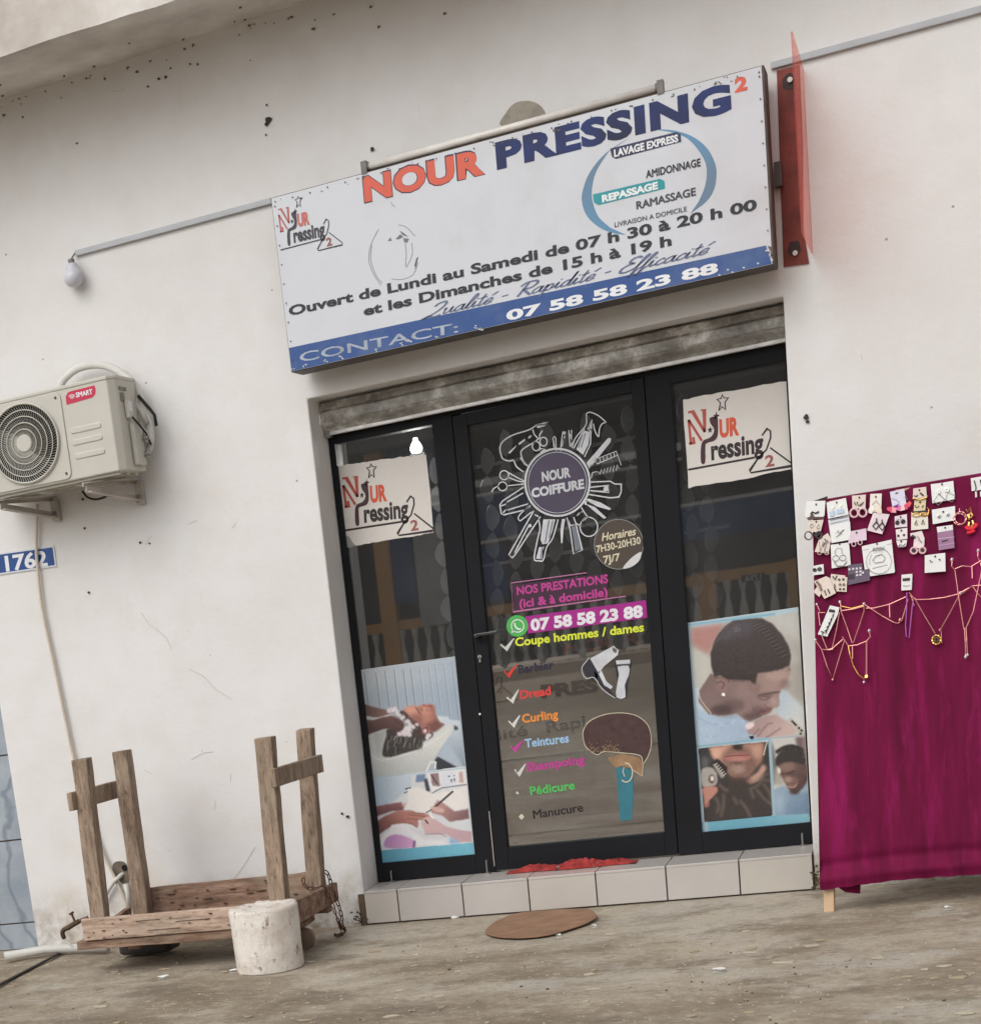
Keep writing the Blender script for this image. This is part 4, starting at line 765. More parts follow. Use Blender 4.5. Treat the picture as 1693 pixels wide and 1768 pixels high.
tool('comb_drawing', [sm_([(455, 1055), (400, 1090), (345, 1140), (328, 1180), (348, 1205), (370, 1190), (470, 1110)])], sw=2.)
tool('clipper_drawing', [[(385, 852), (165, 998), (137, 1040), (152, 1130), (180, 1142), (400, 1090), (455, 1045)], [(210, 1010), (380, 915)], [(215, 1092), (430, 1028)], [(150, 1050), (200, 1030)], [(170, 1120), (200, 1090)]], sw=2.2)

# round opening hours sticker
hsx = thing('hours_sticker', 'small round brown sticker with opening hours at the right of the door', 'sticker', (1.32, Y_ST, 1.68))
m_ = MB(); ink(m_, T6(*ring(1378, 1450, 258, 262, 40)), p1); m_.build('disc', flat((76, 66, 58), .4), hsx)
m_ = MB(); stroke(m_, T6(*ring(1378, 1450, 256, 260, 40)), 1.0, p2, closed=True); m_.build('rim', flat((150, 148, 144)), hsx)
CRM = flat((214, 204, 176)); YLW = flat((150, 124, 40))
text('Horaires', *T6((1200, 1415), (1560, 1350), (1190, 1335)), p3, CRM, hsx, bold=.02, shear=.25); text('7H30-20H30', *T6((1148, 1538), (1608, 1442), (1140, 1465)), p3, CRM, hsx, bold=.02); text('7J/7', *T6((1222, 1650), (1395, 1615), (1212, 1575)), p3, CRM, hsx, bold=.02)
m_ = MB(); ink(m_, [tuple(x) for x in smooth_pts(T6((1420, 1702), (1480, 1620), (1550, 1560), (1615, 1530), (1590, 1620), (1510, 1685)), 3)], p3); m_.build('curled_corner', flat((206, 206, 206)), hsx)

# ================================================================== SERVICE LIST DECALS
G1 = zc(780, 960, .3281)
sv = thing('service_list', 'coloured list of salon services with ticks lettered on the door glass', 'lettering', (1., Y_ST, 1.0))
MG = flat((186, 60, 140)); m_ = MB(); ink(m_, G1((318, 152), (815, 92), (820, 215), (330, 290)), p1); m_.build('title_panel', flat((58, 26, 52), .5), sv)
m_ = MB(); stroke(m_, G1((708, 88), (312, 142), (322, 294), (915, 211)), 1.8, p2); m_.build('title_bracket', flat((176, 110, 150)), sv)
text('NOS PRESTATIONS', *G1((342, 205), (822, 140), (337, 162)), p3, MG, sv, bold=.03); text('(ici & à domicile)', *G1((355, 272), (820, 210), (350, 228)), p3, MG, sv, bold=.03)
m_ = MB(); ink(m_, G1((385, 318), (1020, 232), (1027, 325), (400, 408)), p1); m_.build('phone_banner', flat((160, 30, 132)), sv)
text('07 58 58 23 88', *G1((415, 392), (1005, 318), (408, 333)), p3, flat((224, 220, 226)), sv, bold=.05)
m_ = MB(); ink(m_, G1(*ring(343, 368, 57, 57, 28)), p2); m_.build('chat_icon', flat((76, 172, 84)), sv)
m_ = MB(); stroke(m_, G1(*ring(345, 368, 33, 33, 20)), 1.7, p3, closed=True); ink(m_, G1((318, 385), (330, 398), (312, 406)), p3); stroke(m_, sm_(G1((330, 352), (333, 370), (348, 384), (362, 383)), 3), 2.6, p3); m_.build('chat_glyph', flat((224, 228, 224)), sv)
def tick(a, b, c, col):
    m_ = MB(); stroke(m_, G1(a, b, c), [2.6, 5.2, 1.6], p2); m_.build('tick', flat(col), sv)
W2 = (206, 206, 200)
for (s_, a, b, col, tk, tc_, bo) in (('Coupe hommes / dames', (333, 475), (1010, 395), (212, 222, 60), ((255, 465), (285, 490), (327, 433)), W2, .03), ('Barbier', (350, 618), (535, 592), (34, 28, 56), ((275, 603), (295, 632), (342, 570)), (206, 56, 52), .02), ('Dread', (360, 752), (522, 728), (206, 62, 60), ((288, 743), (315, 767), (350, 703)), W2, .04),
    ('Curling', (370, 878), (560, 852), (226, 140, 62), ((298, 868), (322, 894), (357, 838)), W2, .03), ('Teintures', (385, 1008), (617, 978), (150, 186, 216), ((310, 998), (330, 1024), (374, 968)), (190, 56, 150), .03), ('Shampoing', (393, 1133), (700, 1090), (176, 62, 136), ((330, 1123), (350, 1152), (387, 1093)), W2, .04),
    ('Pédicure', (413, 1258), (648, 1225), (84, 182, 92), None, None, .03), ('Manucure', (430, 1383), (690, 1343), (30, 28, 34), None, None, .01)):
    text(s_, *G1(a, b, (a[0] - 5, a[1] - 44)), p2, flat(col), sv, bold=bo)
    if tk: tick(*tk, tc_)
m_ = MB(); ink(m_, G1((350, 1372), (365, 1356), (381, 1371), (366, 1389)), p2); ink(m_, G1((335, 1245), (342, 1238), (354, 1248), (346, 1256)), p2); m_.build('bullet', flat((200, 204, 180)), sv)
dr = thing('dryer_decal', 'white and black hairdryer and clipper picture stuck on the door glass', 'sticker', (1.3, Y_ST, 1.1))
m_ = MB(); ink(m_, G1(*sm_([(685, 580), (722, 535), (770, 620), (745, 655), (700, 630)], 2)), p1); ink(m_, G1((745, 600), (790, 655), (860, 740), (850, 745), (760, 665)), p1); ink(m_, G1((855, 560), (940, 545), (944, 575), (930, 640), (918, 750), (858, 750), (868, 660)), p1); m_.build('dark_body', flat((44, 42, 50)), dr)
m_ = MB(); ink(m_, G1((726, 540), (850, 472), (876, 496), (872, 520), (800, 580), (772, 618)), p2); ink(m_, G1((768, 612), (785, 600), (812, 660), (846, 688), (835, 700), (800, 680)), p2); ink(m_, G1((862, 550), (936, 545), (936, 566), (864, 570)), p2)
ink(m_, G1(*sm_([(870, 582), (928, 577), (930, 625), (908, 680), (912, 744), (864, 744), (868, 680), (878, 625)], 2)), p2); m_.build('white_body', flat((196, 198, 202), .4, .2), dr)
m_ = MB(); ink(m_, G1((845, 478), (868, 492), (862, 512), (845, 500)), p3); stroke(m_, G1((868, 574), (934, 572)), 1.4, p3); m_.build('nozzle', flat((96, 88, 88)), dr)
m_ = MB(); stroke(m_, G1(*sm_([(722, 535), (684, 585), (690, 625), (710, 645), (748, 640), (790, 700), (858, 748)], 3)), 1.3, p3); m_.build('outline', WH, dr)
af = thing('afro_decal', 'profile sticker of a brown afro with hoop earring and teal neck on the door', 'sticker', (1.25, Y_ST, .75))
afro = sm_([(690, 960), (690, 920), (720, 872), (790, 838), (880, 825), (970, 840), (1030, 890), (1048, 960), (1040, 1030), (1005, 1092), (990, 1050), (900, 1036), (800, 1030), (760, 1045), (705, 1005), (690, 960)], 4)
m_ = MB(); ink(m_, G1((862, 1105), (950, 1125), (955, 1250), (945, 1388), (885, 1395), (872, 1250)), p1); m_.build('neck', flat((52, 116, 130)), af)
m_ = MB(); ink(m_, G1((818, 1060), (900, 1040), (985, 1060), (1002, 1095), (1000, 1158), (950, 1122), (900, 1102), (862, 1114), (835, 1088)), p2); m_.build('face', flat((150, 118, 88), .5, .3), af)
m_ = MB(); ink(m_, G1(*afro[:-1]), p3); m_.build('hair', mat('afro_print', (70, 48, 46), .6, 0, .3, 30), af)
p4 = lambda x, y: P(x, y, Y_ST - .0017)
m_ = MB(); stroke(m_, G1(*afro), 1.2, p4); stroke(m_, G1(*ring(915, 1140, 34, 50, 16, 0, -100, 130)), 2.0, p4); stroke(m_, G1((1005, 1090), (1000, 1158), (950, 1125)), 1.1, p4); stroke(m_, G1((905, 1110), (898, 1135), (908, 1160)), 1.4, p4); m_.build('outline', flat((206, 196, 172)), af)
m_ = MB()
for i in range(90): x = rr.uniform(720, 880); y = 1030 - abs(rr.gauss(0, 22)) ; ink(m_, G1((x, y), (x + 5, y - 3), (x + 4, y + 4)), p4)
m_.build('speckle', flat((168, 140, 108)), af)

# ================================================================== INSIDE
ct = thing('reception_counter', 'tan reception counter with dark lettering behind the door glass', 'counter', (.8, 1.6, ST))
qz = lambda x, y: P(x, y, 1.6); cxa, cxb = .18, 1.24; ztop = 1.06; zb_ = .58
m_ = MB(); m_.box((cxa, 1.6, zb_), (cxb, 1.62, ztop)); m_.build('front_panel', mat('tan_laminate', (232, 216, 198), .5, 0, .1, 2), ct)
m_ = MB(); m_.box((cxa - .02, 1.58, ztop), (cxb + .02, 2.1, ztop + .02)); m_.build('counter_top', mat('counter_top', (226, 212, 196), .4), ct)
m_ = MB(); m_.box((cxa, 1.605, ST), (cxb, 1.66, zb_ - .012)); m_.build('plinth', mat('plinth_brown', (216, 200, 182), .6, 0, .25, 6), ct)
m_ = MB(); m_.box((cxa, 1.602, zb_ - .012), (cxb, 1.64, zb_)); m_.build('dark_strip', M_BLACK, ct)  # black strip between front panel and plinth
m_ = MB(); m_.box((1.245, 1.60, ST), (1.75, 1.64, 1.05)); m_.build('side_panel', mat('grey_green_panel', (186, 190, 184), .5), ct)
pc = lambda x, y: P(x, y, 1.5975); LT = flat((92, 62, 50))
text('PRES', *G1((470, 745), (770, 708), (462, 680)), pc, LT, ct, bold=.05); text('lité', *G1((245, 970), (400, 942), (240, 915)), pc, LT, ct, bold=.02); text('Rapi', *G1((500, 930), (705, 895), (495, 872)), pc, LT, ct, bold=.02)
m_ = MB(); stroke(m_, G1((230, 770), (340, 755), (270, 690), (255, 720)), 1.8, pc); stroke(m_, G1((228, 680), (240, 640), (262, 640), (258, 690), (235, 720)), 1.6, pc); m_.build('hanger_drawing', LT, ct)
pd = lambda x, y: P(x, y, 1.57); text('NOUR', *G1((585, 520), (1000, 460), (578, 455)), pd, flat((164, 92, 76)), ct, bold=.04)
gt = thing('folding_gate', 'folding metal gate of leaf shaped links behind the glass', 'gate', (1, .4, 1.2))
M_LEAF = mat('dull_gate_metal', (214, 214, 214), .5, 0)
lf = MB(); prof = [(0, .062), (.022, .045), (.038, .018), (.041, 0), (.036, -.022), (.02, -.046), (0, -.062), (-.018, -.044), (-.024, -.02), (-.024, .0), (-.022, .02), (-.014, .044)]
lf.prism([(a, 0, b) for a, b in prof], (0, .003, 0)); first = None
cols = [(.70 + .092 * i, i) for i in range(8)] + [(1.585, 1), (1.665, 2), (.455, 0)]
for (x, i) in cols:
    for j in range(9):
        z = 1.18 + j * .128 + (.064 if i % 2 else 0)
        if z > 2.2: continue
        if first is None: first = lf.build('gate_link', M_LEAF, gt); first.location = (x, .40, z); o = first; gl0 = o
        else: o = gl0.copy(); COL.objects.link(o); o.location = (x, .40, z)
        o.rotation_euler = (0, 0, rr.uniform(-.5, .5)); o.scale.x = 1 if j % 2 else -1
m_ = MB()
for z in (1.60, 2.05): m_.box((.60, .41, z), (1.75, .42, z + .015))
m_.build('gate_rail', M_LEAF, gt)
BS = .72
lp = thing('hanging_bulb', 'lit white bulb hanging inside behind the left glass panel', 'lamp', P(718, 772, 1.2))
q = P(718, 772, 1.2); m_ = MB(); m_.lathe((q[0], q[1], q[2]), [(a * BS, b * BS) for a, b in ((.004, -.040), (.024, -.038), (.038, -.029), (.044, -.014), (.043, -.002), (.036, .014), (.027, .030), (.018, .044), (.014, .066))], 32); m_.build('bulb', mat('lit_bulb', (255, 250, 244), .3, emit=14.), lp, smooth=True)
m_ = MB(); m_.tube([(q[0], q[1], q[2] + .046), (q[0], q[1], q[2] + .095)], .018, 10); m_.tube([(q[0], q[1], q[2] + .095), (q[0] + .02, q[1], 2.9)], .003, 6); m_.build('socket', M_BLACK, lp)
ll = bpy.data.lights.new('bulb_light', 'POINT'); ll.energy = 42; ll.shadow_soft_size = .04; ll.color = (1, .96, .9); lo_ = bpy.data.objects.new('bulb_light', ll); COL.objects.link(lo_); lo_.parent = lp; lo_.location = (0, 0, -.05)

# ================================================================== SIGN BOX
SY0, SY1, SX0, SX1, SZ0, SZ1 = -.217, -.05, .004, 2.041, 2.565, 3.294
sg = thing('shop_sign', 'long white signboard over the door with red and blue lettering and opening times', 'sign', (1, -.1, 2.565))
m_ = MB(); m_.box((SX0, SY0 + .004, SZ0), (SX1, SY1, SZ1)); m_.build('box', M_SIDE, sg, bevel=.004)
m_ = MB(); m_.box((SX0 + .004, SY0, SZ0 + .004), (SX1 - .010, SY0 + .004, SZ1 - .004)); m_.build('face', M_SIGNW, sg)
for x in (.4, 1.6): m_ = MB(); m_.box((x, SY1, 2.62), (x + .04, 0, 2.66)); m_.box((x, SY1, 3.2), (x + .04, 0, 3.24)); m_.build('mounting_strut', M_SIDE, sg)
s1 = lambda x, y: P(x, y, SY0 - .0006); s2_ = lambda x, y: P(x, y, SY0 - .0012); s3 = lambda x, y: P(x, y, SY0 - .0018)
Z3 = zc(900, 20, .3249)
bnd = [P(*Z2((140, 1535))[0], SY0)[2], P(*Z3((1310, 1240))[0], SY0)[2]]
m_ = MB(); zt = (bnd[0] + bnd[1]) / 2; m_.face([(SX0 + .005, SY0 - .0006, SZ0 + .005), (SX1 - .012, SY0 - .0006, SZ0 + .005), (SX1 - .03, SY0 - .0006, bnd[1]), (SX0 + .005, SY0 - .0006, bnd[0])]); m_.build('blue_band', M_SIGNB, sg)
RD = flat((206, 88, 66)); NV = mat('navy_print', (20, 40, 100), .6, 0, .3, 5, c2=(18, 22, 48)); OUT = flat((40, 40, 66)); BK = flat((34, 36, 44)); GY = flat((98, 108, 138)); LG = flat((160, 168, 182), .5, .3)
text('NOUR', *(Z2((525, 790), (1143, 640), (511, 662))), s1, OUT, sg, bold=.066, sp=1.06); text('NOUR', *(Z2((529, 786), (1139, 641), (515, 667))), s2_, RD, sg, bold=.05, sp=1.09)
A0, A1_, A2 = Z2((1200, 620))[0], Z3((1115, 520))[0], Z2((1190, 490))[0]; text('PRESSING', A0, A1_, A2, s2_, NV, sg, bold=.055, sp=1.1)
text('2', *Z3((1132, 428), (1200, 412), (1128, 355)), s2_, RD, sg, bold=.05)
text('Ouvert de Lundi au Samedi de 07 h 30 à 20 h 00', Z2((145, 1370))[0], Z3((1250, 1050))[0], Z2((141, 1322))[0], s3, BK, sg, bold=.035)
text('et les Dimanches de 15 h à 19 h', Z2((525, 1370))[0], Z3((797, 1240))[0], Z2((520, 1322))[0], s3, BK, sg, bold=.035)
SCR = {'u': (.46, [(0, .3), (.05, .42), (.05, .1), (.12, 0), (.25, .1), (.32, .42), (.32, .1), (.4, 0), (.5, .12)]), 'a': (.46, [(.32, .36), (.2, .42), (.05, .25), (.05, .06), (.15, 0), (.28, .12), (.33, .42), (.33, .1), (.4, 0), (.5, .12)]),
    'l': (.24, [(0, .1), (.18, .6), (.23, .93), (.15, 1), (.08, .7), (.06, .1), (.14, 0), (.26, .12)]), 'i': (.24, [(0, .12), (.07, .42), (.07, .1), (.13, 0), (.26, .12)], [(.09, .58), (.12, .64)]), 't': (.26, [(.1, .85), (.08, .1), (.15, 0), (.28, .12)], [(-.04, .56), (.24, .62)]),
    'é': (.36, [(.02, .16), (.25, .22), (.27, .36), (.16, .42), (.04, .25), (.06, .05), (.18, 0), (.34, .12)], [(.17, .6), (.34, .82)]), 'p': (.42, [(0, .2), (.09, .42), (.03, -.42)], [(.06, .22), (.18, .42), (.3, .34), (.28, .08), (.15, 0), (.07, .08)], [(.29, .1), (.42, .14)]),
    'd': (.46, [(.3, .36), (.18, .42), (.04, .25), (.05, .05), (.15, 0), (.28, .14), (.37, .95), (.33, .1), (.4, 0), (.5, .12)]), 'c': (.32, [(.28, .34), (.2, .42), (.06, .28), (.05, .06), (.17, 0), (.34, .12)]), 'f': (.27, [(0, .1), (.15, .5), (.27, .93), (.2, 1.), (.12, .7), (.03, -.3), (-.03, -.42), (.05, -.38), (.15, 0), (.29, .12)]),
    'Q': (.66, [(.1, .75), (.2, .95), (.45, 1.), (.55, .75), (.35, .3), (.05, .0), (-.1, -.08), (.1, .06), (.35, -.08), (.62, 0)]), 'R': (.62, [(.2, .95), (.1, 0)], [(-.06, .78), (.1, .98), (.45, 1.), (.6, .78), (.45, .52), (.2, .48), (.4, .2), (.62, -.05)]),
    'E': (.54, [(.55, .88), (.4, 1.), (.2, .9), (.2, .65), (.38, .55), (.2, .5), (.02, .3), (.05, .05), (.25, -.03), (.54, .12)]), '-': (.42, [(.05, .32), (.28, .34)]), ' ': (.26,)}
def script(s_, p0, p1, top, proj, m, parent, wd=.085, sh=.42):
    tot = sum(SCR[c][0] for c in s_); A = Vector(proj(*p0)); B = Vector(proj(*p1)); T = Vector(proj(*top)); e = (B - A).normalized(); U = (B - A) / tot; up = T - A; up = up - e * up.dot(e); x = 0.; mb = MB()
    def pj_(a, b): return A + U * (a + sh * b) + up * b
    for c in s_ + ' ':
        if c == ' ':
            if mb.v: mb.build('lettering', m, parent)
            mb = MB(); x += SCR[c][0]; continue
        for st_ in SCR[c][1:]: pts_ = smooth_pts([(a + x, b) for a, b in st_], 4, False) if len(st_) > 2 else [(a + x, b) for a, b in st_]; stroke(mb, pts_, wd * (1.3 if c in 'QRE' else 1), pj_)
        x += SCR[c][0]
script('Qualité - Rapidité - Efficacité', Z2((838, 1380))[0], Z3((985, 1285))[0], Z2((828, 1322))[0], s3, GY, sg)
text('CONTACT:', Z2((200, 1606))[0], Z2((1005, 1453))[0], Z2((194, 1560))[0], s2_, LG, sg, bold=.01)
text('07 58 58 23 88', Z2((1250, 1395))[0], Z3((1045, 1385))[0], Z2((1243, 1347))[0], s2_, flat((222, 224, 226)), sg, bold=.04)
m_ = MB(); ink(m_, [tuple(x) for x in smooth_pts(Z3((580, 665), (450, 750), (365, 850), (325, 950), (322, 1020), (350, 1090), (410, 1145), (480, 1175), (555, 1187)), 4, False)] + [tuple(x) for x in smooth_pts(Z3((470, 1148), (410, 1092), (380, 1020), (373, 950), (396, 850), (462, 745)), 4, False)], s1)
ink(m_, [tuple(x) for x in smooth_pts(Z3((705, 626), (800, 630), (900, 660), (980, 720), (1025, 800), (1035, 870), (1020, 950), (980, 1010), (895, 1075)), 4, False)] + [tuple(x) for x in smooth_pts(Z3((940, 1010), (970, 940), (983, 870), (975, 800), (930, 725), (870, 668), (790, 640)), 4, False)], s1)
def ringmat():
    k = N('ring_blue_fade'); c = k.ramp(k.noise(1.6, 2, .4), [(.38, lin((98, 122, 146))), (.62, lin((84, 146, 184)))]); k.base(c); k.b.inputs['Roughness'].default_value = .45; return k.m
m_.build('ring_drawing', ringmat(), sg)
m_ = MB(); ink(m_, [tuple(x) for x in Z3((470, 728), (820, 640), (845, 650), (848, 692), (500, 783), (480, 772))], s2_); m_.build('label_bar', flat((44, 48, 80)), sg)
m_ = MB(); ink(m_, Z3((378, 972), (735, 888), (758, 900), (762, 940), (410, 1028), (385, 1015)), s2_); m_.build('label_bar', flat((36, 142, 150)), sg)
WT = flat((222, 224, 226)); DGY = flat((60, 62, 72))
text('LAVAGE EXPRESS', *Z3((492, 772), (832, 690), (486, 735)), s3, WT, sg, bold=.04); text('AMIDONNAGE', *Z3((662, 885), (950, 820), (656, 845)), s3, BK, sg, bold=.03); text('REPASSAGE', *Z3((428, 1013), (725, 940), (423, 977)), s3, WT, sg, bold=.05)
text('RAMASSAGE', *Z3((612, 1050), (925, 975), (606, 1010)), s3, DGY, sg, bold=.03); text('LIVRAISON A DOMICILE', *Z3((495, 1146), (877, 1060), (491, 1122)), s3, DGY, sg, bold=.01)
mpS = affine(E5((618, 160), (272, 1045), (1440, 1020)), Z2((190, 762), (100, 1036), (415, 1000))); emblem(sg, mpS, s3, faded=True, sc=.55)
m_ = MB()                                                                # ghost of the washing machine drawing
for s_ in ([(600, 930), (560, 1010), (550, 1090), (575, 1160), (612, 1215)], [(565, 1010), (560, 1090), (590, 1170), (620, 1205)], [(700, 908), (740, 920), (785, 965)], [(735, 1000), (740, 1060), (735, 1120)], [(768, 1000), (770, 1060), (740, 1125)], [(800, 1070), (785, 1130)], [(665, 1183), (720, 1185), (775, 1160), (800, 1100)], [(665, 790), (668, 805), (684, 817)]): stroke(m_, sm_(Z2(*s_), 4), 1.0, s1)
for f_ in (((645, 990), (660, 970), (668, 990)), ((685, 980), (710, 955), (725, 970), (700, 982)), ((705, 935), (735, 955), (750, 970), (720, 960)), ((725, 975), (755, 978), (745, 1000), (728, 995)), ((790, 1080), (800, 1070), (790, 1120), (780, 1118))): ink(m_, Z2(*f_), s1)
m_.build('faded_drawing', flat((108, 110, 114), .5, .4), sg)
m_ = MB(); rv = random.Random(12)
for i in range(26): x = SX0 + .02 + i * (SX1 - SX0 - .04) / 25; m_.disc((x, SY0 - .004, SZ1 - .018 - rv.uniform(0, .006)), .003, 6, th=.004)
for i in range(9): m_.disc((SX0 + .016, SY0 - .004, SZ0 + .05 + i * .08), .003, 6, th=.004); m_.disc((SX1 - .02, SY0 - .004, SZ0 + .05 + i * .08), .003, 6, th=.004)
tag(m_.build('rivet', mat('rivet_dark', (84, 78, 74), .6), sg), kind='stuff')
m_ = MB()                                                                # flaked paint on the blue band, torn top edge, peeled corner
for (x, y, r_) in [(230, 1625, 18), (410, 1580, 14), (160, 1640, 16), (590, 1545, 13), (725, 1515, 14), (900, 1475, 18), (1100, 1425, 18), (1120, 1435, 10), (330, 1600, 8), (760, 1500, 9)]:
    for k in range(4): c_ = Z2((x + rv.uniform(-r_, r_), y + rv.uniform(-8, 8)))[0]; ink(m_, ring(c_[0], c_[1], rv.uniform(.8, 2.4), rv.uniform(.6, 1.6), 6), s3)
for (x, y) in [(1095, 1372), (1255, 1338), (1180, 1360), (1300, 1270), (1325, 1290), (1330, 1320), (1120, 1385), (1050, 1400)]: c_ = Z3((x, y))[0]; ink(m_, ring(c_[0], c_[1], 2.2, 1.6, 6), s3)
m_.build('flaked_paint', flat((196, 198, 200)), sg)
m_ = MB(); ink(m_, Z3((1305, 1245), (1330, 1250), (1335, 1290), (1318, 1310), (1325, 1280)), s3); ink(m_, Z2((1090, 470), (1130, 462), (1110, 475)), s3)
for i in range(40): x = rv.uniform(0.03, 2.0); ink_z = SZ1 - .006 - rv.uniform(0, .03); m_.face([(x, SY0 - .0018, ink_z), (x + rv.uniform(.003, .02), SY0 - .0018, ink_z - .002), (x + .004, SY0 - .0018, ink_z - rv.uniform(.003, .008))])
m_.build('rust_speck', flat((98, 84, 74)), sg)
# fluorescent tube on the sign
ft_ = thing('tube_lamp', 'unlit white fluorescent tube fixed along the top edge of the signboard', 'lamp', (1., -.2, 3.31))
a, b = P(630, 290, -.2), P(1140, 151, -.2); m_ = MB(); m_.tube([(a[0], -.2, a[2] + .002), (b[0], -.2, b[2] + .002)], .015, 14); m_.build('tube', mat('tube_glass', (206, 202, 196), .3), ft_, smooth=True)
m_ = MB(); m_.box((a[0], -.195, SZ1), (b[0], -.165, SZ1 + .010)); m_.build('batten', mat('batten_rust', (134, 118, 108), .6, 0, .3, 12), ft_)
for q in (a, b): m_ = MB(); m_.box((q[0] - .012, -.222, SZ1 - .006), (q[0] + .012, -.178, q[2] + .024)); m_.tube([(q[0], -.2, q[2] + .002), (q[0] + (.02 if q is a else -.02), -.2, q[2] + .002)], .0175, 12); m_.build('lamp_holder', mat('lampholder', (112, 108, 104), .6, .2, .3, 20), ft_)
# trunking
for (a, b, lab) in ((P(130, 440, -.02), P(468, 350, -.02), 'thin grey cable trunking running from the wall bulb to the signboard'), (P(1330, 118, -.02), P(1760, 0, -.02), 'thin grey cable trunking running right from the red bracket')):
    z = 3.327; m_ = MB(); m_.box((a[0], -.018, z - .013), (b[0], -.0005, z + .013)); o = m_.build('cable_trunking', M_TRUNK, bevel=.003); tag(o, lab, 'cable trunking')
wb = thing('wall_bulb', 'unlit round frosted bulb hanging from the left end of the trunking', 'bulb', P(127, 472, -.04))
q = P(127, 477, -.05); m_ = MB(); m_.lathe((q[0], q[1], q[2]), [(.006, -.048), (.026, -.043), (.042, -.028), (.048, -.006), (.044, .014), (.034, .028), (.026, .040), (.024, .056)], 20); m_.build('bulb', mat('frosted_bulb', (198, 198, 206), .35), wb, smooth=True)
m_ = MB(); m_.tube([(q[0], q[1], q[2] + .052), (q[0], q[1], q[2] + .075)], .016, 10); m_.tube([(q[0], q[1], q[2] + .075), (q[0] + .008, -.02, q[2] + .10), (q[0] + .01, -.01, 3.33)], .004, 6); m_.build('socket', mat('socket_grey', (120, 118, 118), .5), wb)

# red projecting panel with its wall flange
rp = thing('projecting_bracket', 'rusty red steel bracket with blade panel sticking out right of the signboard', 'bracket', (2.12, 0, 2.57))
xr_ = 2.165; m_ = MB()
f0, f1, f2, f3 = P(1340, 122, -.006), P(1379, 112, -.006), P(1396, 455, -.006), P(1352, 461, -.006)
m_.prism([f0, f1, P(1385, 250, -.006), P(1386, 395, -.006), f2, f3], (0, .0055, 0)); m_.build('wall_flange', M_RUSTRED, rp)
m_ = MB(); za_, zb2 = 3.288, 2.568
m_.box((xr_, -.62, zb2 + .035), (xr_ + .006, -.006, za_)); m_.build('blade_panel', M_GLOSSRED, rp)
for (x, y) in ((1363, 138), (1372, 437)):
    q = P(x, y, -.01); m_ = MB(); m_.disc((q[0], -.018, q[2]), .010, 10, th=.01); m_.build('bolt', mat('bolt_pale', (206, 200, 196), .4), rp)
    m_ = MB(); k = P(x - 2, y + (3 if y < 200 else -9), -.0125); m_.prism([(k[0] + .030 * (.8 + .25 * noise.noise(Vector((t * 1.3, x, 0)))) * math.cos(t), -.0075, k[2] + .034 * (.9 + .3 * noise.noise(Vector((t, 3, y)))) * math.sin(t)) for t in [i * math.pi / 12 for i in range(24)]], (0, .001, 0)); m_.build('grease_stain', mat('grease', (46, 26, 24), .6), rp)
m_ = MB(); q = P(1342, 300, -.03); m_.box((q[0] - .012, -.06, q[2] - .05), (q[0] + .016, -.006, q[2] + .04)); m_.build('hinge', M_SIDE, rp)

# ================================================================== AIR CONDITIONER
ac = thing('air_conditioner', 'cream outdoor air conditioner unit with red badge mounted on the left wall', 'air conditioner', (-1.15, -.2, 2.29))
AX0, AX1, AY0, AY1, AZ0, AZ1 = -1.60, -.80, -.36, -.095, 2.288, 2.705
m_ = MB(); m_.prism([(AX0, AY0, 0), (AX1 - .03, AY0, 0), (AX1, AY0 + .035, 0), (AX1, AY1, 0), (AX0, AY1, 0)], (0, 0, AZ1 - AZ0)); m_.v = [(x, y, z + AZ0) for x, y, z in m_.v]; m_.build('casing', M_AC, ac, bevel=.006)
m_ = MB(); m_.prism([(AX0 - .003, AY0 - .004, AZ1 - .012), (AX1 - .03, AY0 - .004, AZ1 - .012), (AX1 + .004, AY0 + .035, AZ1 - .012), (AX1 + .004, AY1, AZ1 - .012), (AX0 - .003, AY1, AZ1 - .012)], (0, 0, .017)); m_.build('lid', M_AC, ac, bevel=.004)
fc = P(45, 766, AY0); FR = .178
def sqx(cx_, cz_, hw, hh, r, n=6):
    o = []
    for (sx, sz, a0) in ((1, 1, 0), (-1, 1, 90), (-1, -1, 180), (1, -1, 270)):
        for k in range(n + 1): a = math.radians(a0 + 90 * k / n); o.append((cx_ + sx * (hw - r) + r * math.cos(a), AY0 - .006, cz_ + sz * (hh - r) + r * math.sin(a)))
    return o
m_ = MB(); m_.prism(sqx(fc[0], fc[2], .215, .196, .03), (0, .006, 0)); m_.build('front_panel', M_AC, ac, bevel=.002)
m_ = MB(); m_.disc((fc[0], AY0 - .0065, fc[2]), FR, 48, th=.0004); m_.build('fan_opening_shade', M_ACD, ac)  # flat near-black disc; the shade of the fan's depth is its colour
m_ = MB()
for k in range(1, 6): r_ = .035 + (FR - .035) * k / 5; m_.tube([(fc[0] + r_ * math.cos(t), AY0 - .016, fc[2] + r_ * math.sin(t)) for t in [i * 2 * math.pi / 48 for i in range(48)]], .0026 if k < 5 else .005, 5, closed=True)
for i in range(84):
    a = 2 * math.pi * i / 84; pts = []
    for k in range(5): r_ = .033 + (FR - .035) * k / 4; t = a + .42 * (k / 4) ** 1.2; pts.append((fc[0] + r_ * math.cos(t), AY0 - .013, fc[2] + r_ * math.sin(t)))
    m_.tube(pts, .0012, 3)
gr_ = m_.build('fan_grille', M_AC, ac)
m_ = MB(); m_.lathe((fc[0], AY0 - .020, fc[2]), [(.039, .014), (.040, .004), (.035, 0)], 24, axis='y'); m_.v = [(x, y, z) for x, y, z in m_.v]; m_.build('fan_hub', M_AC, ac)
m_ = MB()
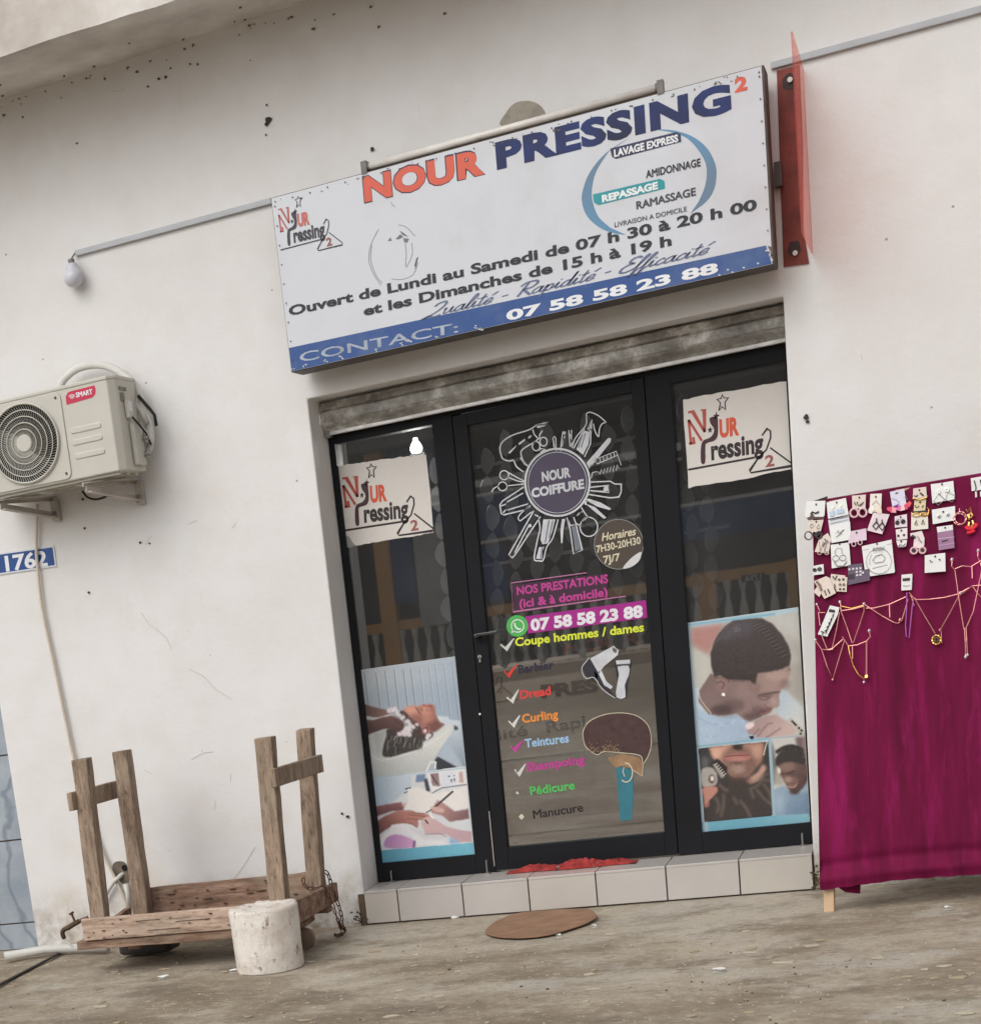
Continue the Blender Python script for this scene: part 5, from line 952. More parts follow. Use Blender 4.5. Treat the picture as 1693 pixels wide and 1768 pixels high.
for k in range(3):
    pts = []
    for (r_, t) in ((.03, 0), (.16, -.2), (.17, .5), (.10, .8), (.03, .6)): a = t + k * 2.094; pts.append((fc[0] + r_ * math.cos(a), AY0 - .008, fc[2] + r_ * math.sin(a)))
    m_.prism(pts, (0, .001, 0))
m_.build('fan_blade', mat('fan_blade', (26, 26, 28), .6), ac)
Q4 = zc(100, 600, .1697); fA = lambda x, y: P(x, y, AY0 - .001)
for (a, b) in (((150, 850), (415, 785)), ((170, 968), (430, 905)), ((200, 1108), (455, 1040))):
    A2_, B2_ = P(*Q4(a)[0], AY0 - .002), P(*Q4(b)[0], AY0 - .002); hh = .0115; m_ = MB()
    for k in range(2):
        r1 = hh + .003 * (1 - k); ptsr = [(A2_[0] + r1 * math.cos(t), AY0 - .001 - .003 * k, A2_[2] + r1 * math.sin(t)) for t in [math.pi / 2 + i * math.pi / 8 for i in range(9)]] + [(B2_[0] + r1 * math.cos(t), AY0 - .001 - .003 * k, A2_[2] + r1 * math.sin(t)) for t in [-math.pi / 2 + i * math.pi / 8 for i in range(9)]]
        m_.prism(ptsr, (0, .004, 0))
    m_.build('louvre', M_AC, ac, bevel=.002)
m_ = MB(); m_.prism([fA(*p) for p in smooth_pts(Q4((80, 500), (105, 455), (150, 440), (375, 385), (385, 430), (382, 475), (350, 510), (90, 585)), 1)], (0, .0008, 0)); m_.build('badge', flat((186, 30, 70)), ac)
fB = lambda x, y: P(x, y, AY0 - .0016); text('SMART', *Q4((190, 508), (355, 470), (187, 458)), fB, WT, ac, bold=.04)
m_ = MB()
for r_ in (14, 26, 40): stroke(m_, Q4(*ring(145, 530, r_, r_ * 1.25, 10, 0, 215, 320)), 1.2, fB)
m_.build('badge_waves', WT, ac)
m_ = MB()
for (x, z) in ((fc[0] + .19, fc[2] + .17), (fc[0] + .19, fc[2] - .17), (fc[0] - .19, fc[2] - .17)): m_.disc((x, AY0 - .009, z), .006, 8, th=.003)
m_.build('panel_screw', mat('screw_dark', (70, 60, 54), .6), ac)
xs_ = AX1 + .001
m_ = MB(); m_.box((xs_, -.30, 2.645), (xs_ + .004, -.22, 2.66)); m_.box((xs_, -.295, 2.595), (xs_ + .002, -.25, 2.635)); m_.build('side_recess_shade', mat('recess_shade', (120, 116, 108), .6), ac)  # raised boxes; the shade of the recesses is put into their colour
m_ = MB(); m_.box((xs_, -.265, 2.52), (xs_ + .02, -.215, 2.60)); m_.build('connector_cover', M_AC, ac, bevel=.005)
m_ = MB(); m_.box((xs_ + .0202, -.26, 2.55), (xs_ + .021, -.22, 2.595)); m_.build('rating_label', M_WHITEC, ac)
m_ = MB(); m_.box((xs_, -.24, 2.31), (xs_ + .022, -.13, 2.50)); m_.build('valve_cover', M_AC, ac, bevel=.006)
for z in (2.36, 2.43): m_ = MB(); m_.tube([(xs_ + .01, -.14, z), (xs_ + .05, -.14, z)], .012, 8); m_.tube([(xs_ + .035, -.14, z - .018), (xs_ + .035, -.14, z + .018)], .009, 8); m_.build('valve', M_STEEL, ac)
m_ = MB(); m_.tube([(xs_ + .02, -.235, 2.525), (xs_ + .035, -.2, 2.49), (xs_ + .045, -.15, 2.45), (xs_ + .05, -.12, 2.40)], .005, 6); m_.tube([(xs_ + .01, -.10, 2.63), (xs_ + .05, -.09, 2.57), (xs_ + .075, -.09, 2.53), (xs_ + .078, -.09, 2.48)], .008, 6); m_.build('power_cable', M_BLACK, ac, smooth=True)
m_ = MB(); pts = [P(x, y, -.075) for x, y in Q4((20, 440), (60, 330), (200, 215), (390, 175), (570, 215), (720, 320), (820, 450), (890, 650), (935, 820), (945, 950), (915, 1060), (880, 1100))]
m_.tube(smooth_pts(pts, 5, False), .0185, 12); m_.build('insulated_pipe', mat('pipe_foam', (204, 202, 196), .8, 0, .06, 20, .15), ac, smooth=True)
for (a, b, c_) in (((790, 560), (860, 660), (905, 770)), ((830, 800), (900, 880), (945, 990))): m_ = MB(); m_.tube([P(*Q4(a)[0], -.10), P(*Q4(b)[0], -.10), P(*Q4(c_)[0], -.10)], .014, 10); m_.build('insulated_pipe', M_PVC, ac, smooth=True)
m_ = MB(); m_.tube(smooth_pts([P(x, y, -.12) for x, y in Q4((250, 1460), (300, 1520), (380, 1545), (470, 1525), (550, 1480))], 4, False), .0055, 6); m_.build('loose_cable', M_BLACK, ac, smooth=True)
for k in range(5): m_ = MB(); m_.box((AX0 + .05, AY0 + .02 + k * .05, AZ0 - .012), (AX1 - .04, AY0 + .05 + k * .05, AZ0)) if k % 2 == 0 else m_.box((AX0 + .2 + .1 * k, AY0 + .05, AZ0 - .02), (AX0 + .24 + .1 * k, AY1 - .03, AZ0)); m_.build('base_rib', M_AC, ac)
for x in (-1.36, -.90):
    br_ = thing('wall_bracket', 'triangular steel bracket under the ' + ('fan end of the air conditioner above the house number' if x < -1 else 'right end of the air conditioner beside the loose black cable'), 'bracket', (x, 0, 2.16), 'steel brackets under the air conditioner')
    zt_ = AZ0 - .022; fx = -.115
    m_ = MB(); m_.add([(x + a + (fx if y < -.1 else 0), y, z) for y in (-.385, -.004) for z in (zt_ - .018, zt_) for a in (0, .005)], [(0, 2, 3, 1), (4, 5, 7, 6), (0, 1, 5, 4), (2, 6, 7, 3), (0, 4, 6, 2), (1, 3, 7, 5)])
    m_.add([(x + a + (fx if y < -.1 else 0), y, z) for y in (-.385, -.02) for z in (zt_ - .004, zt_ - .001) for a in (.005, .04)], [(0, 2, 3, 1), (4, 5, 7, 6), (0, 1, 5, 4), (2, 6, 7, 3), (0, 4, 6, 2), (1, 3, 7, 5)]); m_.build('arm', M_BRKT, br_)
    m_ = MB(); m_.box((x, -.035, 2.150), (x + .04, -.001, zt_ - .019)); m_.build('upright', M_BRKT, br_)
    m_ = MB(); m_.bar((x + .012 + fx, -.375, zt_ - .028), (x + .012, -.02, 2.178), .005, .030, up=(0, 0, 1)); m_.bar((x + .026 + fx, -.375, zt_ - .044), (x + .026, -.02, 2.162), .030, .004, up=(0, 0, 1)); m_.build('brace', M_BRKT, br_)
    m_ = MB(); m_.disc((x + .02, -.045, 2.19), .008, 6, th=.01); m_.build('bolt', M_STEEL, br_)
dh = MB(); pts = [P(x, y, -.02) for x, y in ((65, 870), (63, 940), (66, 990), (73, 1050), (90, 1130), (108, 1215), (128, 1310), (150, 1390), (175, 1465), (196, 1510), (212, 1545), (222, 1570))]
dh.tube(smooth_pts(pts, 4, False), .0085, 8); tag(dh.build('drain_hose', mat('hose_plastic', (198, 186, 170), .45), smooth=True), 'long pale drain hose running down the wall from the air conditioner', 'hose')
hp = MB(); pts = [P(x, y, -.03) for x, y in Zh((850, 440), (800, 500), (740, 570), (690, 650), (655, 740))]; pts[0][1] = .02
hp.tube(smooth_pts(pts, 4, False), .011, 8); pts = [P(x, y, -.02) for x, y in Zh((890, 560), (920, 680), (930, 840))]; hp.tube(pts, .014, 8); tag(hp.build('white_pipe', M_PVC, smooth=True), 'short white pipe bending out of the broken wall hole behind the cart', 'pipe')
# house number
hn = thing('number_plate', 'blue house number plate 1762 under the air conditioner', 'number plate', (-1.55, 0, 1.99))
c = [P(-8, 956, -.006), P(93, 942, -.006), P(98, 978, -.006), P(-4, 993, -.006)]; m_ = MB(); m_.prism(c, (0, .005, 0)); m_.build('plate', flat((206, 210, 216)), hn)
c = [P(-6, 958.5, -.0066), P(91, 945, -.0066), P(95, 975.5, -.0066), P(-3, 990, -.0066)]; m_ = MB(); m_.face(c); m_.build('blue_field', mat('enamel_blue', (24, 68, 132), .4, 0, .15, 8), hn)
text('1762', (11, 986), (83, 976), (9, 960), lambda x, y: P(x, y, -.0074), flat((222, 224, 228)), hn, bold=.03)

# ================================================================== HANDCART
ca_ = thing('handcart', 'weathered wooden tray cart with four upright posts against the left wall', 'cart', (-.6, -.6, 0))
CY0, CY1 = -.86, -.30
def board(name, pts8, m, par=ca_, bev=.004): m_ = MB(); m_.add(pts8, [(0, 3, 2, 1), (4, 5, 6, 7), (0, 1, 5, 4), (1, 2, 6, 5), (2, 3, 7, 6), (3, 0, 4, 7)]); return m_.build(name, m, par, bevel=bev)
def plank(name, x0, x1, y0, y1, z0, z1, m, j=.004, bev=.004):
    m_ = MB(); n = 10; ax = 0 if (x1 - x0) > (y1 - y0) else 1; vs = []
    for i in range(n + 1):
        t = i / n
        for (u, v_) in ((0, 0), (1, 0), (1, 1), (0, 1)):
            if ax == 0: p = [x0 + (x1 - x0) * t, y0 + (y1 - y0) * u, z0 + (z1 - z0) * v_]
            else: p = [x0 + (x1 - x0) * u, y0 + (y1 - y0) * t, z0 + (z1 - z0) * v_]
            vs.append([c_ + j * noise.noise(Vector((p[0] * 9, p[1] * 9, p[2] * 30 + k * 7))) for k, c_ in enumerate(p)])
    fs = [(i * 4 + k, i * 4 + (k + 1) % 4, (i + 1) * 4 + (k + 1) % 4, (i + 1) * 4 + k) for i in range(n) for k in range(4)] + [(3, 2, 1, 0), (n * 4, n * 4 + 1, n * 4 + 2, n * 4 + 3)]
    m_.add(vs, fs); return m_.build(name, m, ca_, bevel=bev)
plank('front_board', -1.137, -.095, CY0, CY0 + .028, .172, .277, M_BOARD)
plank('back_board', -1.09, -.085, CY1 - .028, CY1, .17, .325, M_BOARD2, .008)
plank('lower_rail', -1.185, -.075, CY0 + .012, CY0 + .075, .128, .168, M_BOARD2)
plank('lower_rail', -1.16, -.075, CY1 - .06, CY1, .13, .167, M_BOARD2)
m_ = board('end_board', [(-.095, CY0, .165), (-.067, CY0, .165), (-.040, CY1 + .02, .175), (-.068, CY1 + .02, .175), (-.095, CY0, .275), (-.067, CY0, .275), (-.040, CY1 + .02, .262), (-.068, CY1 + .02, .262)], M_BOARD2)
board('end_board', [(-1.17, CY0 + .02, .13), (-1.14, CY0 + .02, .13), (-1.12, CY1, .15), (-1.15, CY1, .15), (-1.17, CY0 + .02, .168), (-1.14, CY0 + .02, .168), (-1.12, CY1, .235), (-1.15, CY1, .235)], M_BOARD2)
for k in range(4): y = CY0 + .045 + k * .12; plank('floor_plank', -1.13, -.10, y, y + .108, .17, .188, M_BOARD2)
for k in range(2): x = (-.95, -.20)[k]; plank('cross_bearer', x, x + .06, CY0 + .08, CY1 - .07, .10, .128, M_BOARD2)
def post(bx, by, tx, ty, z0, z1, wx, wy):
    m_ = MB(); n = 12; vs = []
    for i in range(n + 1):
        t = i / n
        for (u, v_) in ((-.5, -.5), (.5, -.5), (.5, .5), (-.5, .5)):
            p = (bx + (tx - bx) * t + u * wx, by + (ty - by) * t + v_ * wy, z0 + (z1 - z0) * t); vs.append([c_ + .005 * noise.noise(Vector((p[0] * 14, p[1] * 14 + k * 5, p[2] * 7))) for k, c_ in enumerate(p)])
    m_.add(vs, [(i * 4 + k, i * 4 + (k + 1) % 4, (i + 1) * 4 + (k + 1) % 4, (i + 1) * 4 + k) for i in range(n) for k in range(4)] + [(3, 2, 1, 0), (n * 4, n * 4 + 1, n * 4 + 2, n * 4 + 3)]); m_.build('post', M_POST, ca_, bevel=.005)
gm = MB(); rl = random.Random(31)
for i in range(20):
    x = rl.uniform(-1.12, -.12); z = rl.uniform(.18, .27); w2, h2 = rl.uniform(.002, .010), rl.uniform(.001, .0028); gm.prism([(x + w2 * math.cos(t), CY0 - .0058, z + h2 * math.sin(t)) for t in [k * math.pi / 3 for k in range(6)]], (0, .012, 0))
for i in range(4): x = rl.uniform(-1.1, -.2); gm.box((x, CY0 - .0055, .20 + i * .016), (x + rl.uniform(.08, .2), CY0 + .004, .2012 + i * .016))
for i in range(22):
    x = rl.uniform(-1.0, -.15); z = rl.uniform(.2, .315); w2, h2 = rl.uniform(.006, .03), rl.uniform(.001, .0026); gm.prism([(x + w2 * math.cos(t), CY1 - .036, z + h2 * math.sin(t)) for t in [k * math.pi / 3 for k in range(6)]], (0, .012, 0))
tag(gm.build('gouge', mat('gouge_dark', (86, 62, 48), .9), ca_), kind='stuff')
PW = .086
def at(px, y, z):                       # x for which (x, y, z) lands in column px
    lo, hi = -4., 4.
    for _ in range(40):
        mid = (lo + hi) / 2; D = np.array([mid, y, z]) - CAM; u = CX + FPX * (D @ CR) / (D @ CF); lo, hi = (mid, hi) if u < px else (lo, mid)
    return lo
yf, yb = CY0 + .075, CY1 - .075
post(at(166, yf - .04, .27), yf, at(135, yf - .04, 1.02), yf, .188, 1.022, .078, .070)
post(at(241, yb - .04, .24), yb, at(205, yb - .04, 1.015), yb, .188, 1.012, .078, .075)
post(at(477, yf - .04, .27), yf, at(452, yf - .04, 1.01), yf, .188, 1.012, .080, .070)
post(at(540, yb - .04, .27), yb, at(522, yb - .04, 1.0), yb, .188, 1.002, .074, .070)
def cross(pxa, za_c, pxb, zb_c, side):
    xa, xb = at(pxa, yf, za_c), at(pxb, yb, zb_c); m_ = MB(); m_.bar((xa, yf - .07, za_c), (xb, yb + .05, zb_c), .028, .082); m_.build('crosspiece', M_POST, ca_, bevel=.004)
xL = at(116, yf - .06, .83) ; m_ = MB(); m_.bar((at(120, yf - .06, .83) + .012, yf - .075, .835), (at(202, yb, .83) - .03, yb + .06, .825), .028, .085); m_.build('crosspiece', M_POST, ca_, bevel=.004)
m_ = MB(); m_.bar((at(469, yf - .04, .83) + .012, yf - .06, .832), (at(551, yb, .84) - .0, yb + .02, .835), .028, .082); m_.build('crosspiece', M_POST, ca_, bevel=.004)
m_ = MB(); wq = PZ(250, 1652, 0); m_.lathe((wq[0] - .10, wq[1] + .06, .06), [(.028, 0), (.055, .01), (.06, .03), (.055, .055), (.028, .065)], 18, axis='y'); m_.build('wheel', M_BLACK, ca_)
m_ = MB(); m_.box((wq[0] - .14, wq[1], .012), (wq[0] + .14, wq[1] + .16, .10)); m_.build('axle_block', mat('axle_block', (66, 60, 56), .8, 0, .3, 8), ca_, bevel=.02)
m_ = MB(); m_.lathe((-.13, -.62, .058), [(.02, 0), (.05, .005), (.055, .02), (.05, .04), (.02, .045)], 18, axis='y'); m_.build('wheel', mat('old_wheel', (120, 100, 84), .8, 0, .3, 12), ca_)
# chain hanging over the back right corner
ch = thing('rusty_chain', 'rusty chain hanging over the right corner of the handcart to the ground', 'chain', (-.05, -.3, 0))
H4 = zc(400, 1440, .14706); yc = CY1 - .03
path = [P(x, y, yc - .01) for x, y in H4((1060, 430), (1120, 460), (1155, 540), (1180, 640), (1205, 720), (1240, 800), (1270, 880), (1285, 950), (1300, 1030), (1315, 1100))] + [PZ(*H4((1330, 1150))[0], .012), PZ(*H4((1280, 1175))[0], .012), PZ(*H4((1220, 1180))[0], .014), PZ(*H4((1250, 1200))[0], .02), PZ(*H4((1300, 1160))[0], .02)]
path2 = [P(x, y, yc - .12) for x, y in H4((850, 500), (845, 580), (900, 635), (1000, 640), (1080, 630), (1120, 690), (1150, 770), (1190, 850), (1220, 940), (1260, 1040))] + [PZ(*H4((1290, 1130))[0], .02)]
lk = MB(); L = .017; pts = []
for i in range(14): a = 2 * math.pi * i / 14; pts.append(((L * .62 if math.cos(a) > 0 else -L * .62) * (abs(math.cos(a)) ** .5 + .35), L * .48 * math.sin(a), 0))
lk.tube(pts, .0028, 5, closed=True); link0 = None
for pth in (path, path2):
    sp = smooth_pts(pth, 8, False); acc = 0; k = 0
    for i in range(len(sp) - 1):
        d = np.linalg.norm(sp[i + 1] - sp[i]); acc += d
        if acc >= L * 1.45:
            acc = 0; k += 1; dr_ = Vector(sp[i + 1] - sp[i]).normalized(); qn = dr_.to_track_quat('X', 'Z'); qn = qn @ Matrix.Rotation(math.pi / 2 * (k % 2) + .3, 3, 'X').to_quaternion()
            if link0 is None: link0 = lk.build('link', M_DARKST, None); o = link0
            else: o = link0.copy(); COL.objects.link(o)
            o.rotation_mode = 'QUATERNION'; o.rotation_quaternion = qn; o.location = Vector(sp[i]); o.parent = ch; o.matrix_parent_inverse = Matrix.Translation(-ch.location)
# tap with its pipe
tp = thing('water_tap', 'old brass water tap with a hanging cord beside the left end of the handcart', 'tap', (-1.25, -.55, .2))
yt = -.58; fT = lambda *p: [P(x, y, yt) for x, y in Zh(*p)]
m_ = MB(); m_.tube(fT((470, 940), (400, 965), (340, 1000)), .009, 8); m_.tube(fT((370, 980), (300, 1020), (240, 1060)), .013, 10); m_.tube(smooth_pts(fT((240, 1055), (195, 1080), (185, 1120), (205, 1180)), 3, False), [.012] * 9 + [.009], 8); m_.build('body', mat('old_brass', (84, 66, 50), .5, .5, .4, 40), tp)
m_ = MB(); m_.tube(fT((325, 985), (300, 930), (285, 885)), .006, 6); m_.tube(fT((265, 905), (305, 878)), .006, 6); m_.build('handle', M_DARKST, tp)
m_ = MB(); m_.tube(smooth_pts([P(x, y, yt) for x, y in Zh((200, 1170), (240, 1215), (300, 1270))], 4, False), .006, 6); m_.build('hose_end', M_PVC, tp)
a, b = PZ(8, 1651, .03), PZ(145, 1627, .03)
pp = MB(); pp.tube([(a[0], a[1], .028), (-1.70, -.17, .028), (-1.30, -.26, .03)], .024, 14); tag(pp.build('grey_pipe', M_PVC, smooth=True), 'thick grey plastic pipe lying on the ground at the far left wall corner', 'pipe')

# white plaster filled bucket shape
bc = PZ(467, 1668, 0); bk_ = MB(); c0 = PZ(467.5, 1671, 0); rb, rt, hb = .150, .157, .285
vs = []; n = 40; rings = [(rb, 0), (rb + .003, .01), (.151, .1), (.154, .2), (rt, hb - .012), (rt - .005, hb), (rt - .022, hb - .003), (.07, hb - .006)]
for ri, (r_, z) in enumerate(rings):
    for k in range(n):
        a = 2 * math.pi * k / n; w2 = 1 + .035 * noise.noise(Vector((math.cos(a) * 3, math.sin(a) * 3, z * 12))); zz = z + (.010 * noise.noise(Vector((math.cos(a) * 4, math.sin(a) * 4, 9))) if ri > 3 else 0)
        vs.append((c0[0] + r_ * w2 * math.cos(a), c0[1] + r_ * w2 * math.sin(a), zz))
fs = [(i * n + k, i * n + (k + 1) % n, (i + 1) * n + (k + 1) % n, (i + 1) * n + k) for i in range(len(rings) - 1) for k in range(n)] + [tuple((len(rings) - 1) * n + k for k in range(n))]
bk_.add(vs, fs)
def whitecem():
    k = N('whitewashed_cement'); c = k.ramp(k.noise(5, 6, .65), [(.3, lin((196, 182, 168))), (.6, lin((234, 228, 220)))])
    c = k.mix(k.ramp(k.noise(20, 8, .78, stretch=(1, 1, .5)), [(.56, (0, 0, 0)), (.64, (.85, .85, .85))]), c, lin((128, 100, 78)))
    c = k.mix(k.ramp(k.noise(9, 8, .78, stretch=(1, 1, 3)), [(.58, (0, 0, 0)), (.66, (.6, .6, .6))]), c, lin((150, 128, 106))); k.base(c); k.b.inputs['Roughness'].default_value = .85; k.bump(k.noise(22, 8, .75), .9, .012); return k.m
tag(bk_.build('cement_block', whitecem(), smooth=True), 'round whitewashed cement block standing in front of the handcart', 'block')

# ================================================================== THINGS ON THE STEP AND GROUND
mt = MB(); c0 = (PZ(838, 1605) + PZ(1028, 1582)) / 2; mc = [PZ(x, y, .006) for x, y in smooth_pts(zc(780, 1440, .20083)((285, 840), (320, 790), (420, 730), (560, 680), (800, 655), (1040, 643), (1180, 648), (1240, 690), (1235, 720), (1150, 770), (1000, 820), (840, 865), (640, 890), (430, 888), (310, 865)), 3)]
mt.prism([(p[0], p[1], .007) for p in mc], (0, 0, -.004)); tag(mt.build('cardboard_mat', mat('brown_cardboard', (140, 108, 84), .9, 0, .22, 9, .4, 30), bevel=.001), 'flat oval of brown cardboard lying on the ground before the step', 'mat')
rg = MB(); NX, NY = 90, 26; x0, x1 = .665, 1.275; vs = []
for j in range(NY + 1):
    for i in range(NX + 1):
        u, v_ = i / NX, j / NY; x = x0 + (x1 - x0) * u; prof_ = .022 + .030 * math.exp(-((u - .58) / .12) ** 2) + .012 * math.exp(-((u - .2) / .13) ** 2) + .015 * math.exp(-((u - .92) / .1) ** 2)
        y = .135 + .105 * v_ + .012 * math.sin(u * 9) - .02 * u + .008 * noise.noise(Vector((u * 14, v_ * 3, 0)))
        e = min(1, 6 * u, 6 * (1 - u)) * math.sin(math.pi * min(1, v_ * 1.0) ** .7) ** .6 if 0 < v_ < 1 else 0
        z = ST + .003 + max(0, e) * .72 * prof_ * (1 + .55 * noise.noise(Vector((u * 26, v_ * 5, 2))) + .3 * noise.noise(Vector((u * 60, v_ * 16, 4))))
        vs.append((x, y, z))
rg.add(vs, [(j * (NX + 1) + i, j * (NX + 1) + i + 1, (j + 1) * (NX + 1) + i + 1, (j + 1) * (NX + 1) + i) for j in range(NY) for i in range(NX)])
def ragm():
    k = N('red_floor_cloth'); c = k.ramp(k.noise(18, 6, .7), [(.34, lin((52, 20, 22))), (.47, lin((146, 44, 42))), (.66, lin((162, 60, 56)))])
    c = k.mix(k.ramp(k.noise(26, 5, .7), [(.62, (0, 0, 0)), (.68, (.8, .8, .8))]), c, lin((150, 140, 136))); k.base(c); k.b.inputs['Roughness'].default_value = .95; k.bump(k.noise(60, 5, .7), .7, .004); return k.m
tag(rg.build('red_rag', ragm(), smooth=True), 'crumpled red floor cloth lying on the doorstep against the door', 'cloth')
def litter(px, py, s, lab, cat='litter', col=(214, 214, 212), name='paper_scrap'):
    q = PZ(px, py, .005); m_ = MB(); rl = random.Random(int(px)); n = 9
    top = [(q[0] + s * rl.uniform(.6, 1.2) * math.cos(a), q[1] + .6 * s * rl.uniform(.6, 1.2) * math.sin(a), .008 + rl.uniform(0, .010)) for a in [i * 2 * math.pi / n for i in range(n)]]
    m_.add([(q[0], q[1], .018)] + top, [(0, i + 1, (i + 1) % n + 1) for i in range(n)]); m_.add([(x, y, .001) for x, y, z in top], [tuple(range(n))]); tag(m_.build(name, flat(col, .7)), lab, cat)
litter(786, 1586, .020, 'crumpled white paper scrap at the foot of the step below the second tile'); litter(283, 1688, .028, 'flat white scrap on the ground in front of the cart left of the cement block'); litter(405, 1677, .03, 'thin white scrap on the ground touching the left of the cement block')
litter(965, 1617, .016, 'small white scrap just right below the oval cardboard mat'); litter(1026, 1600, .014, 'tiny white scrap beside the right end of the cardboard mat'); litter(1242, 1676, .03, 'cluster of white flakes on the ground below the right half of the step'); litter(1635, 1569, .02, 'white scrap on the ground below the hem of the magenta cloth')
db = MB(); rl = random.Random(21)
for i in range(300):                                                      # grit, flakes of lime
    px, py = rl.uniform(-20, 1713), rl.uniform(1625, 1790)
    if rl.random() < .16: px, py = rl.gauss(1240, 60), rl.gauss(1690, 22)
    q = PZ(px, py, .0)
    if q[1] > -.12: continue
    s = rl.uniform(.0015, .005) * (1.8 if rl.random() < .08 else 1); a0 = rl.uniform(0, 6)
    db.prism([(q[0] + s * rl.uniform(.7, 1.5) * math.cos(a0 + k * 1.257), q[1] + s * rl.uniform(.5, 1.) * math.sin(a0 + k * 1.257), .001) for k in range(5)], (0, 0, .004))
    db.mi[-7:] = [0 if rl.random() < .8 else 1] * 7
for i in range(110):                                                      # larger flat flakes of lime and spilt cement
    px, py = rl.uniform(-20, 1713), rl.uniform(1600, 1790)
    q = PZ(px, py, .0)
    if q[1] > -.15: continue
    s = rl.uniform(.007, .022) * (1.6 if rl.random() < .12 else 1); a0 = rl.uniform(0, 6); hz = .0035 + .012 * noise.noise(Vector((q[0] * 1.3, q[1] * 1.3, 0))) + .006 * noise.noise(Vector((q[0] * 5, q[1] * 5, 3)))
    db.prism([(q[0] + s * rl.uniform(.5, 1.6) * math.cos(a0 + k * .9), q[1] + s * rl.uniform(.3, .9) * math.sin(a0 + k * .9), hz - .006) for k in range(7)], (0, 0, .0045))
    db.mi[-9:] = [rl.choice((0, 2, 2))] * 9
tag(db.build('gravel', [flat((186, 176, 156), .8), flat((84, 72, 58), .9), flat((170, 156, 132), .85)]), kind='stuff')
wd = MB(); rl = random.Random(2)
for (cx_, cy_) in ((-.03, -.02), (2.06, -.02)):
    for i in range(40):
        a = rl.uniform(0, 6.28); s = rl.uniform(.008, .02); x, y, z = cx_ + rl.gauss(0, .015), cy_ - abs(rl.gauss(0, .01)), abs(rl.gauss(0, .05))
        wd.add([(x, y, z), (x + s * math.cos(a), y - s * .5, z + s * abs(math.sin(a))), (x + s * math.cos(a + 1), y, z + s * .6)], [(0, 1, 2)])
tag(wd.build('weed_tuft', mat('dry_moss', (84, 74, 48), .9)), kind='stuff')

# ================================================================== JEWELLERY STAND
st = thing('jewellery_stand', 'tall display stand draped in magenta velvet at the right edge', 'display stand', (2.5, -.6, 0))
def cl_y(z): return -.62 + .13 * z
m_ = MB(); NX, NZ = 70, 110; vs = []; ex = 3.35
for j in range(NZ + 1):
    for i in range(NX + 1):
        u, v_ = i / NX, j / NZ; zb0 = .098 + .05 * u * 0 + .016 * math.sin(u * 5) * (u > .05) + .006 * noise.noise(Vector((u * 30, 1, 1))); z = zb0 + (1.632 - zb0) * v_; xl = 2.107 + .036 * v_ ; x = xl + (ex - xl) * u
        zf = z + .012 * (u > .6) * 0; y = cl_y(z) + .011 * (1 - .7 * v_) * math.sin(x * 24 + 2.2 * math.sin(z * 2.2)) * max(0, noise.noise(Vector((x * 2.5, z, 8))) + .4) + .010 * noise.noise(Vector((x * 6, z * 1.4, 1))) * (1 - .6 * v_) + .004 * noise.noise(Vector((x * 22, z * 6, 5)))
        y += -.026 * math.exp(-((v_ - .028) / .016) ** 2) * (.6 + noise.noise(Vector((x * 3, 2, 0)))) + .014 * math.exp(-((v_ - .062) / .014) ** 2)
        if v_ < .05: y += .012 * noise.noise(Vector((x * 9, 7, 0)))
        y += .012 * math.exp(-((z - 1.25 - .05 * math.sin(x * 7)) / .06) ** 2) * noise.noise(Vector((x * 11, z * 3, 4)))
        vs.append((x, y, zf))
m_.add(vs, [(j * (NX + 1) + i, j * (NX + 1) + i + 1, (j + 1) * (NX + 1) + i + 1, (j + 1) * (NX + 1) + i) for j in range(NZ) for i in range(NX)])
m_.add([(2.143, cl_y(1.632), 1.632), (ex, cl_y(1.632), 1.632), (ex, cl_y(1.632) + .045, 1.636), (2.143, cl_y(1.632) + .045, 1.636)], [(0, 1, 2, 3)])
n0 = 0; m_.add([(2.107, cl_y(.1), .1), (2.143, cl_y(1.63), 1.63), (2.145, cl_y(1.63) + .045, 1.63), (2.109, cl_y(.1) + .045, .12)], [(0, 1, 2, 3)])
m_.build('cloth', M_VELVET, st, smooth=True)
m_ = MB(); m_.add([(2.16, -.575, .11), (2.26, -.56, .11), (2.255, -.56, .062), (2.20, -.57, .075)], [(0, 1, 2, 3)]); m_.build('cloth_flap', M_VELVET, st)
M_PALE = mat('pale_new_wood', (198, 168, 134), .7, 0, .12, 12, .2, 60)
for x in (2.108, 3.22): m_ = MB(); m_.bar((x + .030, -.575, 0.0), (x + .062, cl_y(1.62) + .026, 1.62), .040, .03); m_.build('leg', M_PALE, st, bevel=.002)
m_ = MB(); m_.box((2.15, cl_y(1.61) + .004, 1.585), (3.3, cl_y(1.61) + .04, 1.625)); m_.build('top_rail', M_PALE, st)
m_ = MB(); m_.bar((2.19, -.555, .12), (3.3, -.555, .135), .03, .02); m_.build('bottom_rail', mat('rail_dull', (150, 120, 104), .7), st)
m_ = MB(); m_.bar((2.135, cl_y(1.63) - .006, 1.628), (2.20, cl_y(1.63) - .006, 1.640), .012, .008); m_.build('top_trim', mat('dark_trim', (48, 28, 34), .7), st)

